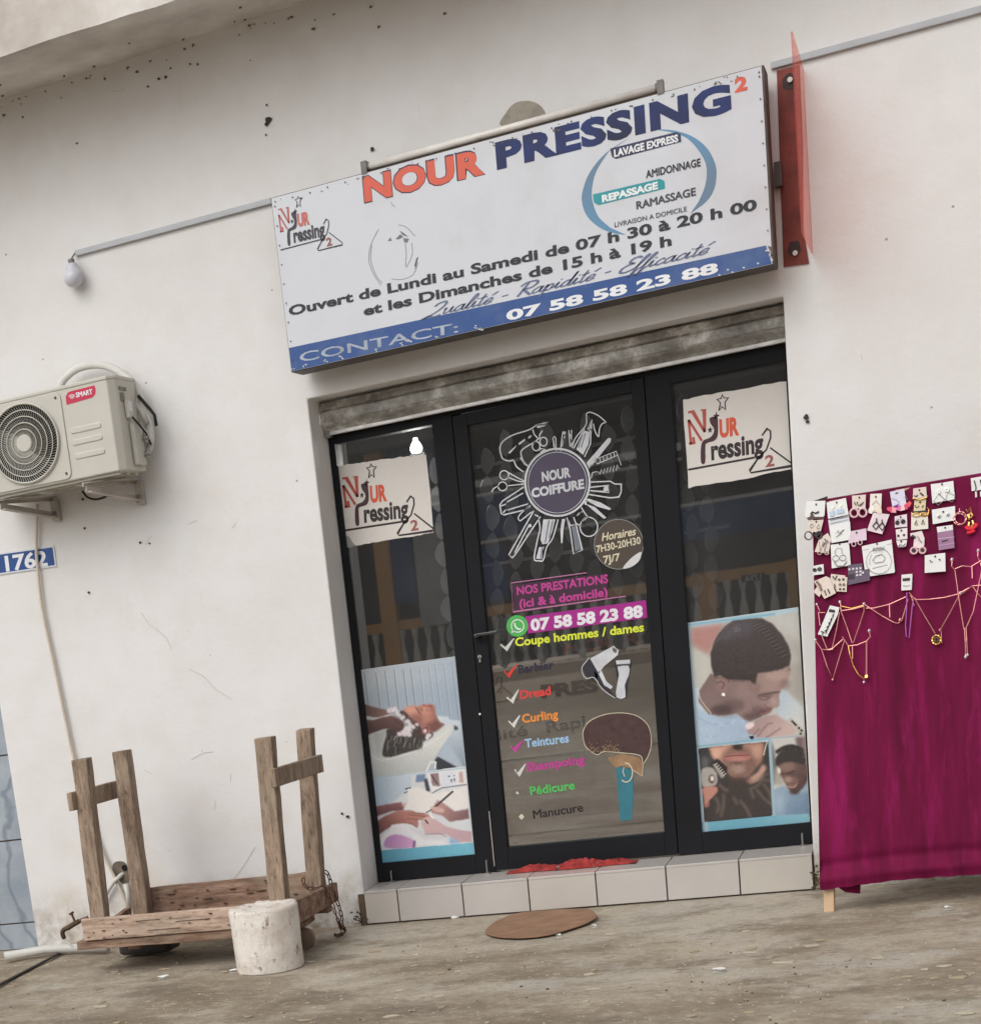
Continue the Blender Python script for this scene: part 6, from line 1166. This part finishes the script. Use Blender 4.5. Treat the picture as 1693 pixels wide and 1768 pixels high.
E1_ = zc(1380, 810, .14134); E2_ = zc(1530, 800, .1471)
lay = [0]
def cj(off): return lambda x, y: PL(x, y, off)
def card(Z_, poly, label, col=M_WHITEC, things=(), off=.014, name='earring_card', cat='earring card', extra=None):
    lay[0] += 1; o_ = off + (lay[0] % 5) * .0012; pj_ = cj(o_); c_ = pj_(*Z_(poly[0])[0])
    t = thing(name, label, cat, c_, 'jewellery cards pinned on the magenta cloth')
    m_ = MB(); m_.prism([pj_(*p) for p in Z_(*poly)], (0, .0015, 0)); m_.build('card', col, t)
    pf = cj(o_ + .003)
    for (kind, m, *a) in things:
        m2 = MB()
        if kind == 'ring': m2.tube([pf(*p) for p in Z_(*ring(a[0], a[1], a[2], a[3] if len(a) > 3 else a[2], 16))], a[4] if len(a) > 4 else .0016, 5, closed=True); nm = 'earring'
        elif kind == 'line': m2.tube([pf(*p) for p in Z_(*a[0])], a[1] if len(a) > 1 else .0011, 5); nm = 'earring'
        elif kind == 'fill': m2.prism([pf(*p) for p in Z_(*a[0])], (0, .0015, 0)); nm = 'earring'
        elif kind == 'print': m2.prism([cj(o_ + .0008)(*p) for p in Z_(*a[0])], (0, .0006, 0)); nm = 'print'
        m2.build(nm, m, t)
    return t
G_, D2, SV, WC, CC = M_GOLD, M_DK, M_SILV, M_WHITEC, M_CREAM
PIN = lambda x, y: ('fill', D2, ((x - 9, y - 12), (x + 9, y - 10), (x + 8, y + 12), (x - 10, y + 10)))
card(E1_, [(80, 392), (312, 385), (300, 570), (285, 582), (75, 582), (65, 570)], 'white card at the top left corner of the cloth with a dark scalloped clasp', WC, [PIN(198, 430), ('line', D2, ((130, 550), (150, 520), (190, 540), (230, 515), (222, 540)), .0025), ('fill', mat('brown_resin', (84, 58, 50), .5), ((80, 600), (120, 580), (150, 530), (180, 585), (300, 590), (290, 612), (200, 605), (110, 628)))])
card(E1_, [(325, 410), (560, 350), (595, 555), (345, 608)], 'white card with heart studs and pale blue tags near the top left corner', WC, [PIN(450, 408), ('fill', flat((236, 232, 220)), ((370, 462), (400, 452), (430, 460), (395, 500))), ('fill', flat((236, 232, 220)), ((475, 442), (500, 428), (520, 440), (490, 472))), ('fill', flat((176, 192, 216)), ((360, 520), (425, 505), (425, 570), (372, 580))), ('fill', flat((176, 192, 216)), ((450, 490), (530, 480), (545, 535), (450, 550)))])
card(E1_, [(345, 622), (598, 565), (632, 860), (385, 905)], 'clear bag over a white card of thin pins, under the heart studs', flat((206, 208, 212)), [('print', WC, ((370, 688), (612, 640), (628, 858), (392, 898))), ('print', flat((120, 120, 130)), ((370, 612), (590, 572), (592, 586), (372, 632))), ('print', flat((150, 150, 160)), ((372, 662), (594, 612), (594, 622), (376, 676))), ('line', SV, ((430, 780), (470, 750), (470, 790), (540, 735), (500, 790), (440, 830)), .0013)])
card(E1_, [(637, 325), (805, 310), (800, 480), (642, 482)], 'cream card with two big pink rings hanging below it', CC, [PIN(725, 345), ('line', D2, ((665, 400), (680, 440), (700, 400), (715, 450), (780, 400), (740, 450)), .0018), ('ring', flat((214, 178, 186)), 662, 535, 48, 52, .0042), ('ring', flat((214, 178, 186)), 766, 530, 48, 52, .0042)])
card(E1_, [(860, 302), (1000, 298), (992, 530), (850, 515)], 'cream card with two white teardrop earrings on the top row', flat((226, 216, 206)), [PIN(928, 336), ('fill', flat((232, 226, 216)), ((862, 445), (905, 440), (912, 490), (880, 545), (838, 535), (836, 500))), ('fill', flat((226, 214, 190)), ((955, 440), (985, 440), (1000, 500), (1000, 542), (945, 540), (935, 500))), ('line', SV, ((880, 440), (930, 380), (970, 440)), .001)])
card(E1_, [(897, 530), (1095, 552), (1005, 795), (820, 748)], 'tilted square card with two dark open diamond earrings', flat((220, 204, 208)), [('line', D2, ((935, 600), (935, 640), (890, 690), (925, 738), (965, 690), (935, 640)), .0025), ('line', D2, ((1000, 615), (1005, 650), (965, 700), (1005, 748), (1035, 700), (1005, 650)), .0025)])
card(E1_, [(105, 630), (290, 616), (252, 775), (85, 760)], 'cream card with two grey hoops hanging at the left edge', CC, [PIN(200, 640), ('ring', SV, 140, 690, 16, 24), ('ring', SV, 222, 700, 16, 24), ('ring', mat('pewter', (92, 82, 80), .4, .5), 105, 812, 46, 50, .003), ('ring', D2, 232, 805, 34, 40, .0045), ('line', D2, ((150, 790), (200, 820), (260, 780)), .003)])
card(E1_, [(235, 850), (340, 780), (380, 850), (350, 1030), (180, 1010)], 'crowded pinkish card of tangled dangling earrings at the left edge', CC, [('line', SV, ((230, 880), (250, 1000), (280, 880), (300, 1010), (330, 860), (350, 900)), .002), ('ring', flat((206, 176, 172)), 240, 1025, 22, 18), ('ring', flat((206, 176, 172)), 330, 1025, 24, 20), ('line', D2, ((300, 850), (320, 880), (280, 940)), .0016)])
card(E1_, [(622, 760), (810, 722), (815, 865), (585, 912)], 'pale pink card with two small hoops hanging under it', flat((212, 190, 204)), [PIN(693, 775), ('ring', flat((214, 184, 190)), 658, 915, 24, 28, .0022), ('ring', flat((214, 184, 190)), 735, 895, 24, 28, .0022)])
card(E1_, [(375, 925), (600, 895), (622, 1175), (390, 1212)], 'white card with two joined silver hoops under the clear bag', WC, [PIN(486, 915), ('line', SV, ((430, 1060), (430, 1000), (455, 965), (510, 965), (515, 1040)), .001), ('ring', SV, 435, 1085, 38, 38, .0015), ('ring', SV, 520, 1080, 40, 36, .0015), ('line', flat((170, 168, 168)), ((420, 1130), (450, 1180), (530, 1180), (570, 1120)), .003)])
t5 = card(E1_, [(755, 942), (1120, 860), (1160, 1250), (1150, 1265), (862, 1308), (790, 1220)], 'large white card priced with handwriting and a looped wire necklace', WC, [PIN(942, 912), ('print', flat((176, 176, 178)), ((770, 985), (840, 975), (842, 982), (772, 994))), ('print', flat((176, 176, 178)), ((1060, 920), (1125, 905), (1126, 914), (1062, 930))), ('ring', SV, 960, 1120, 155, 160, .0012), ('line', SV, ((890, 1110), (930, 1060), (1000, 1040), (1040, 1080), (1020, 1130), (920, 1145), (885, 1110)), .0012), ('line', SV, ((870, 1040), (850, 1100), (855, 1170)), .001), ('print', flat((150, 152, 154)), ((885, 1208), (1068, 1165), (1070, 1175), (888, 1220)))])
text('500F', *E1_((880, 1005), (1035, 992), (876, 960)), cj(.0235), flat((60, 62, 66)), t5, bold=.0, shear=.2)
card(E1_, [(165, 1182), (288, 1160), (296, 1280), (165, 1296)], 'small white card with two dark flower studs on the left edge', WC, [('ring', D2, 180, 1230, 18, 14, .003), ('ring', D2, 240, 1220, 20, 16, .003)])
card(E1_, [(170, 1370), (320, 1308), (365, 1330), (440, 1515), (300, 1585)], 'cream card fanned over another at the lower left of the cards', CC, [('line', D2, ((300, 1480), (320, 1540)), .002), ('line', D2, ((340, 1465), (365, 1520)), .002), ('line', mat('taupe_jewel', (140, 116, 112), .5, .2), ((200, 1370), (240, 1420), (260, 1480)), .005)])
card(E1_, [(165, 1500), (215, 1430), (265, 1500), (240, 1562)], 'small crumpled card corner poking out at the lower left', CC, [])
card(E1_, [(382, 1280), (556, 1300), (550, 1340), (440, 1470), (365, 1390)], 'cream card packed with tiny studs beside the dark card', CC, [('line', D2, ((400, 1310), (430, 1350), (450, 1300)), .0025), ('line', D2, ((420, 1400), (430, 1450)), .002)])
card(E1_, [(465, 1312), (580, 1322), (570, 1500), (445, 1492)], 'upright cream card with six studs touching the dark card', CC, [('ring', D2, 480, 1350, 10), ('ring', D2, 530, 1345, 10), ('ring', mat('taupe2', (130, 104, 100)), 490, 1410, 12), ('ring', mat('taupe2', (130, 104, 100)), 535, 1410, 12), ('ring', D2, 490, 1465, 9), ('ring', D2, 535, 1465, 9)])
card(E1_, [(585, 1172), (758, 1150), (772, 1232), (850, 1215), (855, 1358), (592, 1415)], 'dark purple grey card with rows of white pearl studs', flat((92, 76, 96)), [('print', flat((44, 32, 46)), ((585, 1290), (665, 1275), (670, 1340), (592, 1352)))] + [('fill', flat((206, 200, 206)), ((x - 13, y - 12), (x + 13, y - 12), (x + 12, y + 12), (x - 13, y + 12))) for x, y in ((605, 1225), (650, 1218), (695, 1215), (740, 1210), (695, 1255), (740, 1250), (770, 1265), (700, 1295), (740, 1290))])
card(E2_, [(35, 335), (203, 296), (230, 488), (65, 510)], 'lilac white card above a fan of pink, red and purple fringe', flat((208, 204, 222)), [('print', D2, ((98, 348), (135, 338), (135, 352), (100, 362))), ('line', SV, ((60, 410), (120, 430), (150, 470)), .001), ('line', SV, ((190, 395), (225, 380), (240, 430)), .001)]
     + [('fill', flat(c_), q_) for c_, q_ in (((226, 70, 110), ((0, 520), (60, 505), (55, 575), (5, 550))), ((232, 150, 160), ((40, 510), (110, 510), (110, 580), (50, 578))), ((110, 40, 130), ((70, 505), (140, 475), (130, 520), (90, 520))), ((220, 110, 170), ((110, 505), (165, 490), (160, 560), (110, 545))), ((236, 190, 190), ((150, 500), (205, 490), (215, 545), (160, 560))), ((214, 60, 120), ((200, 485), (240, 470), (250, 535), (212, 545))), ((226, 74, 78), ((228, 470), (270, 440), (290, 470), (262, 520))))])
card(E2_, [(310, 295), (460, 275), (470, 395), (305, 425)], 'cream card with two bow studs and a gold bar along its bottom edge', CC, [PIN(382, 312), ('line', D2, ((320, 375), (345, 390), (360, 370)), .0018), ('line', D2, ((390, 345), (430, 380)), .0025), ('line', G_, ((300, 410), (380, 425), (470, 400), (475, 375)), .0022)])
card(E2_, [(325, 432), (462, 420), (450, 558), (315, 562)], 'yellowish card with small hooks between two gold hoops', flat((212, 198, 160)), [PIN(390, 455), ('line', D2, ((330, 490), (345, 520), (380, 500)), .0014), ('line', D2, ((410, 520), (430, 490)), .0014), ('line', G_, ((470, 515), (492, 540), (490, 580), (460, 610), (380, 600)), .0022)])
card(E2_, [(288, 572), (480, 570), (486, 768), (285, 785)], 'cream square card with two wire triangle earrings under a black clasp', flat((220, 212, 200)), [('fill', flat((24, 20, 22)), ((295, 565), (480, 548), (480, 572), (297, 586))), ('ring', G_, 345, 605, 50, 22, .0018), ('ring', G_, 435, 600, 48, 20, .0018), ('line', D2, ((350, 665), (325, 715), (360, 725), (350, 690)), .0013), ('line', D2, ((425, 660), (405, 715), (442, 710), (425, 670)), .0013)])
card(E2_, [(92, 622), (235, 595), (240, 742), (95, 755)], 'white card with two dark drop earrings below the coloured fringe', flat((222, 208, 214)), [PIN(163, 630), ('ring', D2, 122, 695, 14, 16, .004), ('ring', D2, 190, 682, 16, 16, .004), ('line', SV, ((115, 655), (140, 660), (190, 640)), .001)])
card(E2_, [(103, 778), (240, 755), (242, 885), (115, 900)], 'white card with two square dark studs beside the price card', flat((224, 212, 212)), [PIN(170, 788), ('fill', D2, ((120, 838), (148, 836), (146, 862), (122, 862))), ('fill', D2, ((188, 830), (214, 828), (212, 852), (190, 852)))])
card(E2_, [(110, 905), (238, 898), (228, 965), (200, 985), (130, 985)], 'small white card with round dangles under the square studs', flat((224, 214, 214)), [PIN(168, 915), ('ring', SV, 150, 965, 16, 16, .003), ('ring', SV, 205, 960, 16, 16, .003)])
card(E2_, [(275, 822), (410, 792), (442, 875), (440, 960), (410, 1000), (310, 990), (320, 880), (280, 860)], 'bent cream card with heart shaped dark hoops hanging below', flat((222, 206, 204)), [('line', D2, ((290, 850), (330, 870)), .006), ('line', SV, ((360, 850), (380, 900), (410, 930)), .0022), ('ring', flat((206, 168, 172)), 318, 1025, 38, 36, .0042), ('ring', flat((206, 168, 172)), 418, 1020, 36, 36, .0042), ('fill', flat((46, 18, 34)), ((295, 1000), (335, 995), (340, 1035), (315, 1050), (292, 1030))), ('fill', flat((46, 18, 34)), ((398, 995), (440, 990), (440, 1030), (418, 1045), (396, 1025)))])
card(E2_, [(515, 245), (640, 230), (780, 205), (800, 420), (535, 468)], 'large white card with two open wire squares under round studs', WC, [PIN(648, 245), ('ring', flat((230, 232, 230)), 607, 333, 14, 16, .004), ('ring', flat((230, 232, 230)), 705, 312, 18, 18, .004), ('line', SV, ((607, 350), (545, 440), (605, 490), (680, 425), (607, 355)), .0014), ('line', SV, ((710, 330), (800, 380), (770, 455), (690, 425), (710, 335)), .0014)])
card(E2_, [(528, 545), (800, 500), (806, 665), (540, 715)], 'wide white card with two small grey studs beside the gold hoop', WC, [PIN(660, 568), ('ring', SV, 612, 622, 16, 11, .003), ('ring', SV, 715, 602, 16, 11, .003)])
card(E2_, [(585, 745), (773, 720), (795, 992), (610, 1020)], 'clear lilac plastic bag with a white header', flat((150, 108, 140), .3), [('print', WC, ((585, 747), (773, 722), (777, 780), (596, 812))), PIN(685, 755), ('line', D2, ((645, 915), (680, 908), (715, 895)), .0018), ('print', flat((190, 160, 184)), ((600, 880), (790, 860), (790, 868), (602, 892))), ('print', flat((176, 140, 168)), ((608, 960), (792, 930), (792, 940), (610, 972)))])
card(E2_, [(445, 1080), (685, 1050), (690, 1268), (445, 1286)], 'plain white card with two tiny crescent studs low on the right', WC, [PIN(568, 1092), ('line', D2, ((505, 1135), (520, 1158), (535, 1155)), .0016), ('line', D2, ((610, 1125), (630, 1145), (620, 1120)), .0016)])
card(E2_, [(985, 175), (1130, 150), (1150, 305), (995, 326)], 'white card with long drop earrings at the top right photo edge', WC, [('line', D2, ((1025, 200), (1045, 280), (1040, 330)), .002), ('line', D2, ((1095, 190), (1110, 260)), .002), ('line', WC, ((1045, 330), (1048, 400)), .004), ('line', WC, ((1105, 330), (1108, 390)), .004)])
card(E2_, [(172, 1308), (300, 1296), (292, 1485), (170, 1492)], 'narrow white card with a black bar pin hanging from a chain', WC, [('fill', flat((44, 22, 40)), ((185, 1350), (270, 1343), (270, 1375), (187, 1380))), ('line', SV, ((185, 1430), (225, 1438), (270, 1425)), .0014)], name='hairpin_card', cat='hairpin card')
N5 = zc(1370, 1000, .1908); N4 = zc(1370, 800, .1908)
card(N5, [(325, 237), (410, 255), (395, 320), (300, 520), (215, 498)], 'slanting white strip card with a row of curled dark hair clips', WC, [('fill', flat((46, 26, 50)), ((318, 270), (370, 278), (368, 302), (314, 296)))] + [('line', D2, ((275 + k * 18, 470 - k * 34), (300 + k * 14, 450 - k * 34), (285 + k * 16, 490 - k * 36)), .0022) for k in range(5)] + [('line', D2, ((240, 470), (270, 480), (250, 500)), .002)], name='hair_clip_card', cat='clip card')
def jewel(name, label, cat, parts):
    t = thing(name, label, cat, PL(*parts[0][2][0], .02), None)
    for (nm, m, pts, r_, *cl) in parts:
        m2 = MB(); p_ = [PL(x, y, .016 + .002 * (i % 2)) for i, (x, y) in enumerate(pts)]; m2.tube(p_, r_, 5, closed=bool(cl)); m2.build(nm, m, t)
    return t
jewel('hoop_earring', 'pair of overlapping pale gold hoops pinned straight on the cloth', 'earring', [('hoop', M_PINKG, E2_(*ring(865, 640, 68, 72, 20)), .0024, 1), ('hoop', M_PINKG, E2_(*ring(850, 655, 72, 66, 20)), .0018, 1), ('hook', M_PINKG, E2_((850, 530), (855, 570)), .0014)])
jewel('dangle_earring', 'gold dangle earrings ending in bright red pompoms', 'earring', [('hook', M_GOLD, E2_((930, 540), (945, 570), (985, 510), (988, 560)), .0015), ('drop', M_GOLD, E2_((985, 570), (1005, 610), (985, 640), (965, 610)), .004, 1), ('drop', M_GOLD, E2_((950, 600), (970, 640), (960, 660)), .005), ('drop', M_GOLD, E2_((1005, 670), (1015, 710), (990, 750)), .004), ('drop', M_GOLD, E2_((965, 690), (960, 730), (975, 750)), .004), ('pompom', mat('red_pompom', (222, 44, 66), .9), E2_((930, 740), (950, 765), (1000, 770), (1040, 740), (1050, 710)), .0085), ('pompom', mat('red_pompom', (222, 44, 66), .9), E2_((940, 815), (985, 810), (1030, 790)), .0065)])
PK = M_PINKG
def neck(label, segs): return jewel('necklace', label, 'necklace', segs)
cn = lambda pts, m=PK, r_=.0019, Zq=N5: ('chain', m, Zq(*pts), r_)
bead = lambda x, y, m=WC, r_=.0045, Zq=N5: ('bead', m, Zq((x - 5, y), (x + 5, y + 2)), r_)
neck('thin rose chain on the far left looping behind the slanting clip card', [cn(((205, 225), (230, 280), (222, 310), (235, 420))), cn(((250, 510), (300, 635), (340, 640), (380, 470), (410, 300))), bead(205, 225), cn(((215, 302), (280, 302)), r_=.0012), cn(((300, 640), (350, 632)), r_=.003)])
neck('rose chain hanging in a narrow V right of the slanting clip card', [cn(((420, 205), (425, 290), (480, 440), (525, 575))), cn(((535, 575), (590, 420), (632, 290), (632, 225))), bead(415, 205, r_=.006), bead(632, 222, r_=.006), cn(((430, 245), (520, 265), (635, 235)), M_GOLD), cn(((430, 285), (540, 270), (630, 245)))])
neck('thin rose chain with V drop at the lower left of the cloth', [cn(((190, 550), (250, 635), (330, 640), (440, 545)), r_=.0024), cn(((250, 640), (300, 790), (350, 905), (400, 740), (455, 555))), bead(192, 548, r_=.006), bead(350, 908, PK, .005), cn(((435, 520), (490, 600)))])
neck('gold chain loop with a round gold charm at the lower left', [cn(((490, 600), (505, 680), (535, 780), (580, 860), (635, 905)), M_GOLD, .0026), cn(((655, 880), (655, 700), (655, 560)), PK, .003), cn(((490, 605), (570, 595), (655, 560), (690, 520), (680, 470)), PK, .002), bead(680, 465, r_=.0065), ('charm', M_GOLD, N5((655, 870), (655, 895)), .008), bead(632, 930, r_=.005), cn(((527, 600), (530, 720)))])
neck('rose chain sagging between two pins left of the bar pin card', [cn(((640, 230), (700, 270), (800, 335), (900, 390), (940, 400), (975, 370), (1000, 290), (1030, 180))), bead(960, 370, PK, .008), cn(((650, 262), (720, 262), (860, 228), (1010, 160))), cn(((862, 232), (866, 345)), r_=.0022)])
neck('long narrow purple cord loop hanging below the bar pin card', [cn(((1020, 120), (1018, 260), (1008, 420), (1015, 520), (1040, 530), (1052, 420), (1068, 250), (1080, 180)), mat('purple_cord', (160, 84, 168), .5), .0022)])
neck('rose chain carrying a round gold medallion with dark centre', [cn(((1040, 120), (1100, 190), (1180, 330), (1275, 490))), cn(((1320, 460), (1400, 320), (1490, 150), (1610, 60))), ('medallion', M_GOLD, N5(*ring(1287, 548, 38, 40, 20)), .0038, 1), ('medallion_centre', mat('olive_enamel', (92, 84, 50), .4), N5(*ring(1287, 548, 16, 18, 12)), .0036, 1), bead(1505, 122, r_=.006), bead(1320, 460, PK, .005), cn(((1330, 470), (1335, 575)), r_=.0012)])
neck('long rose chain drawn straight across to the right photo edge', [cn(((1050, 150), (1110, 185), (1220, 182), (1360, 165), (1480, 135), (1560, 90), (1620, 60), (1760, 50))), cn(((1060, 150), (1085, 240)), r_=.0014), cn(((1620, 70), (1660, 130), (1760, 230)))])
neck('long rose chain in a deep V with two pearl ends at the right', [cn(((1430, 875), (1425, 930), (1455, 970), (1490, 1220), (1535, 1500)), Zq=N4), cn(((1665, 790), (1660, 840), (1685, 900), (1700, 950), (1660, 1150), (1620, 1340), (1550, 1500)), Zq=N4), cn(((1540, 440), (1548, 560), (1552, 690))), cn(((1555, 440), (1562, 560), (1568, 680))), bead(1552, 700, r_=.007), bead(1568, 685, r_=.006), bead(1428, 870, Zq=N4, r_=.007), bead(1665, 788, Zq=N4, r_=.007), cn(((1455, 955), (1520, 928), (1600, 935), (1690, 880)), Zq=N4), cn(((1608, 935), (1612, 1040)), Zq=N4, r_=.0024)])

# ================================================================== ACROSS THE STREET (seen mirrored in the panes)
MY = 16.5; RY = 2 * .2745 - MY
def mir(px, py): q = P(px, py, MY); return q[0], q[2]
ob = thing('opposite_building', 'building across the street with ochre posts, grey balusters and a blue awning', 'building', (0, RY, 0))
m_ = MB(); m_.box((-9, RY - 3.4, -.05), (6, RY - 3., 4.7)); m_.build('back_wall', mat('shaded_wall', (92, 88, 84), .8, 0, .2, .6), ob)
m_ = MB(); m_.box((-9, RY - 3., 3.55), (6, RY + .6, 3.8)); m_.build('floor_slab', mat('opp_slab', (84, 80, 78), .8), ob)
m_ = MB(); m_.box((-9, RY - .1, 3.8), (6, RY, 4.75)); m_.build('upper_wall', mat('opp_wall', (88, 86, 84), .8, 0, .15, 1), ob)  # upper storey added dark, just tall enough to block reflected sky
OC = mat('ochre_paint', (206, 156, 96), .7, 0, .1, 2)
zb0 = 1.16; m_ = MB(); m_.box((-6, RY - .08, 1.20), (3, RY + .02, 1.33)); m_.build('rail_beam', OC, ob)
for (x, w_) in ((-4.25, .22), (-.10, .20), (.95, .16), (-7, .3), (3.5, .3)): m_ = MB(); m_.box((x - w_ / 2, RY - .14, 0), (x + w_ / 2, RY + .06, 3.6)) if x < -1 or x > 2 else m_.box((x - w_ / 2, RY - .14, 0), (x + w_ / 2, RY + .06, 1.34)); m_.build('column', OC, ob)
ba = MB(); ba.lathe((0, 0, 0), [(.045, 0), (.045, .05), (.025, .08), (.03, .14), (.055, .22), (.05, .30), (.026, .42), (.024, .5), (.04, .56), (.045, .60), (.045, .66)], 8); b0 = None
for i in range(46):
    x = -5.6 + i * .185
    if b0 is None: b0 = ba.build('baluster', mat('baluster_grey', (214, 208, 196), .8), None); o = b0; b0.parent = ob; b0.matrix_parent_inverse = Matrix.Translation(-ob.location)
    else: o = b0.copy(); COL.objects.link(o)
    o.location = (x, RY - .03, .54)
m_ = MB(); m_.box((-6, RY - .12, .0), (3, RY + .06, .54)); m_.build('parapet', mat('parapet', (176, 160, 142), .8, 0, .2, 2), ob)
m_ = MB()
for z, hgt in ((2.92, .09), (2.77, .035), (2.165, .035)): m_.box((-3.6, RY + .02, z - hgt / 2), (-.3, RY + .05, z + hgt / 2))
m_.box((-.45, RY + .02, 2.17), (1.3, RY + .05, 2.21)); m_.build('white_rail', mat('opp_white', (206, 206, 204), .6), ob)
BLU = mat('opp_blue_fabric', (46, 72, 118), .7, 0, .25, 1.)
m_ = MB(); m_.box((-.5, RY + .03, 1.75), (1.5, RY + .06, 2.16)); m_.box((-3.6, RY, 2.2), (-2.2, RY + .02, 2.74)); m_.box((-3.6, RY, 1.4), (-2.6, RY + .02, 2.10)); m_.box((-4.05, RY, 3.1), (-3.35, RY + .04, 4.0)); m_.build('awning', BLU, ob)
x0_, z0_ = mir(662, 1030); x1_, z1_ = mir(696, 940); m_ = MB(); m_.box((-4.12, RY + .08, 1.55), (-3.82, RY + .1, 2.45)); m_.build('blue_banner', BLU, ob)
m_ = MB(); m_.box((-3.8, RY + .07, 1.2), (-3.2, RY + .09, 2.5)); m_.build('grey_banner', mat('opp_banner', (170, 170, 168), .6, 0, .2, 4), ob)
m_ = MB(); qx, qz = mir(1300, 997); m_.box((qx - .14, RY + .03, qz - .04), (qx + .14, RY + .04, qz + .045)); m_.build('number_plate', flat((40, 44, 46)), ob)
text('1756', (0, 0), (1, 0), (0, 1), (lambda x, y: np.array([qx + .10 - .20 * x, RY + .043, qz - .03 + .062 * y])), flat((196, 200, 200)), ob, bold=.02)
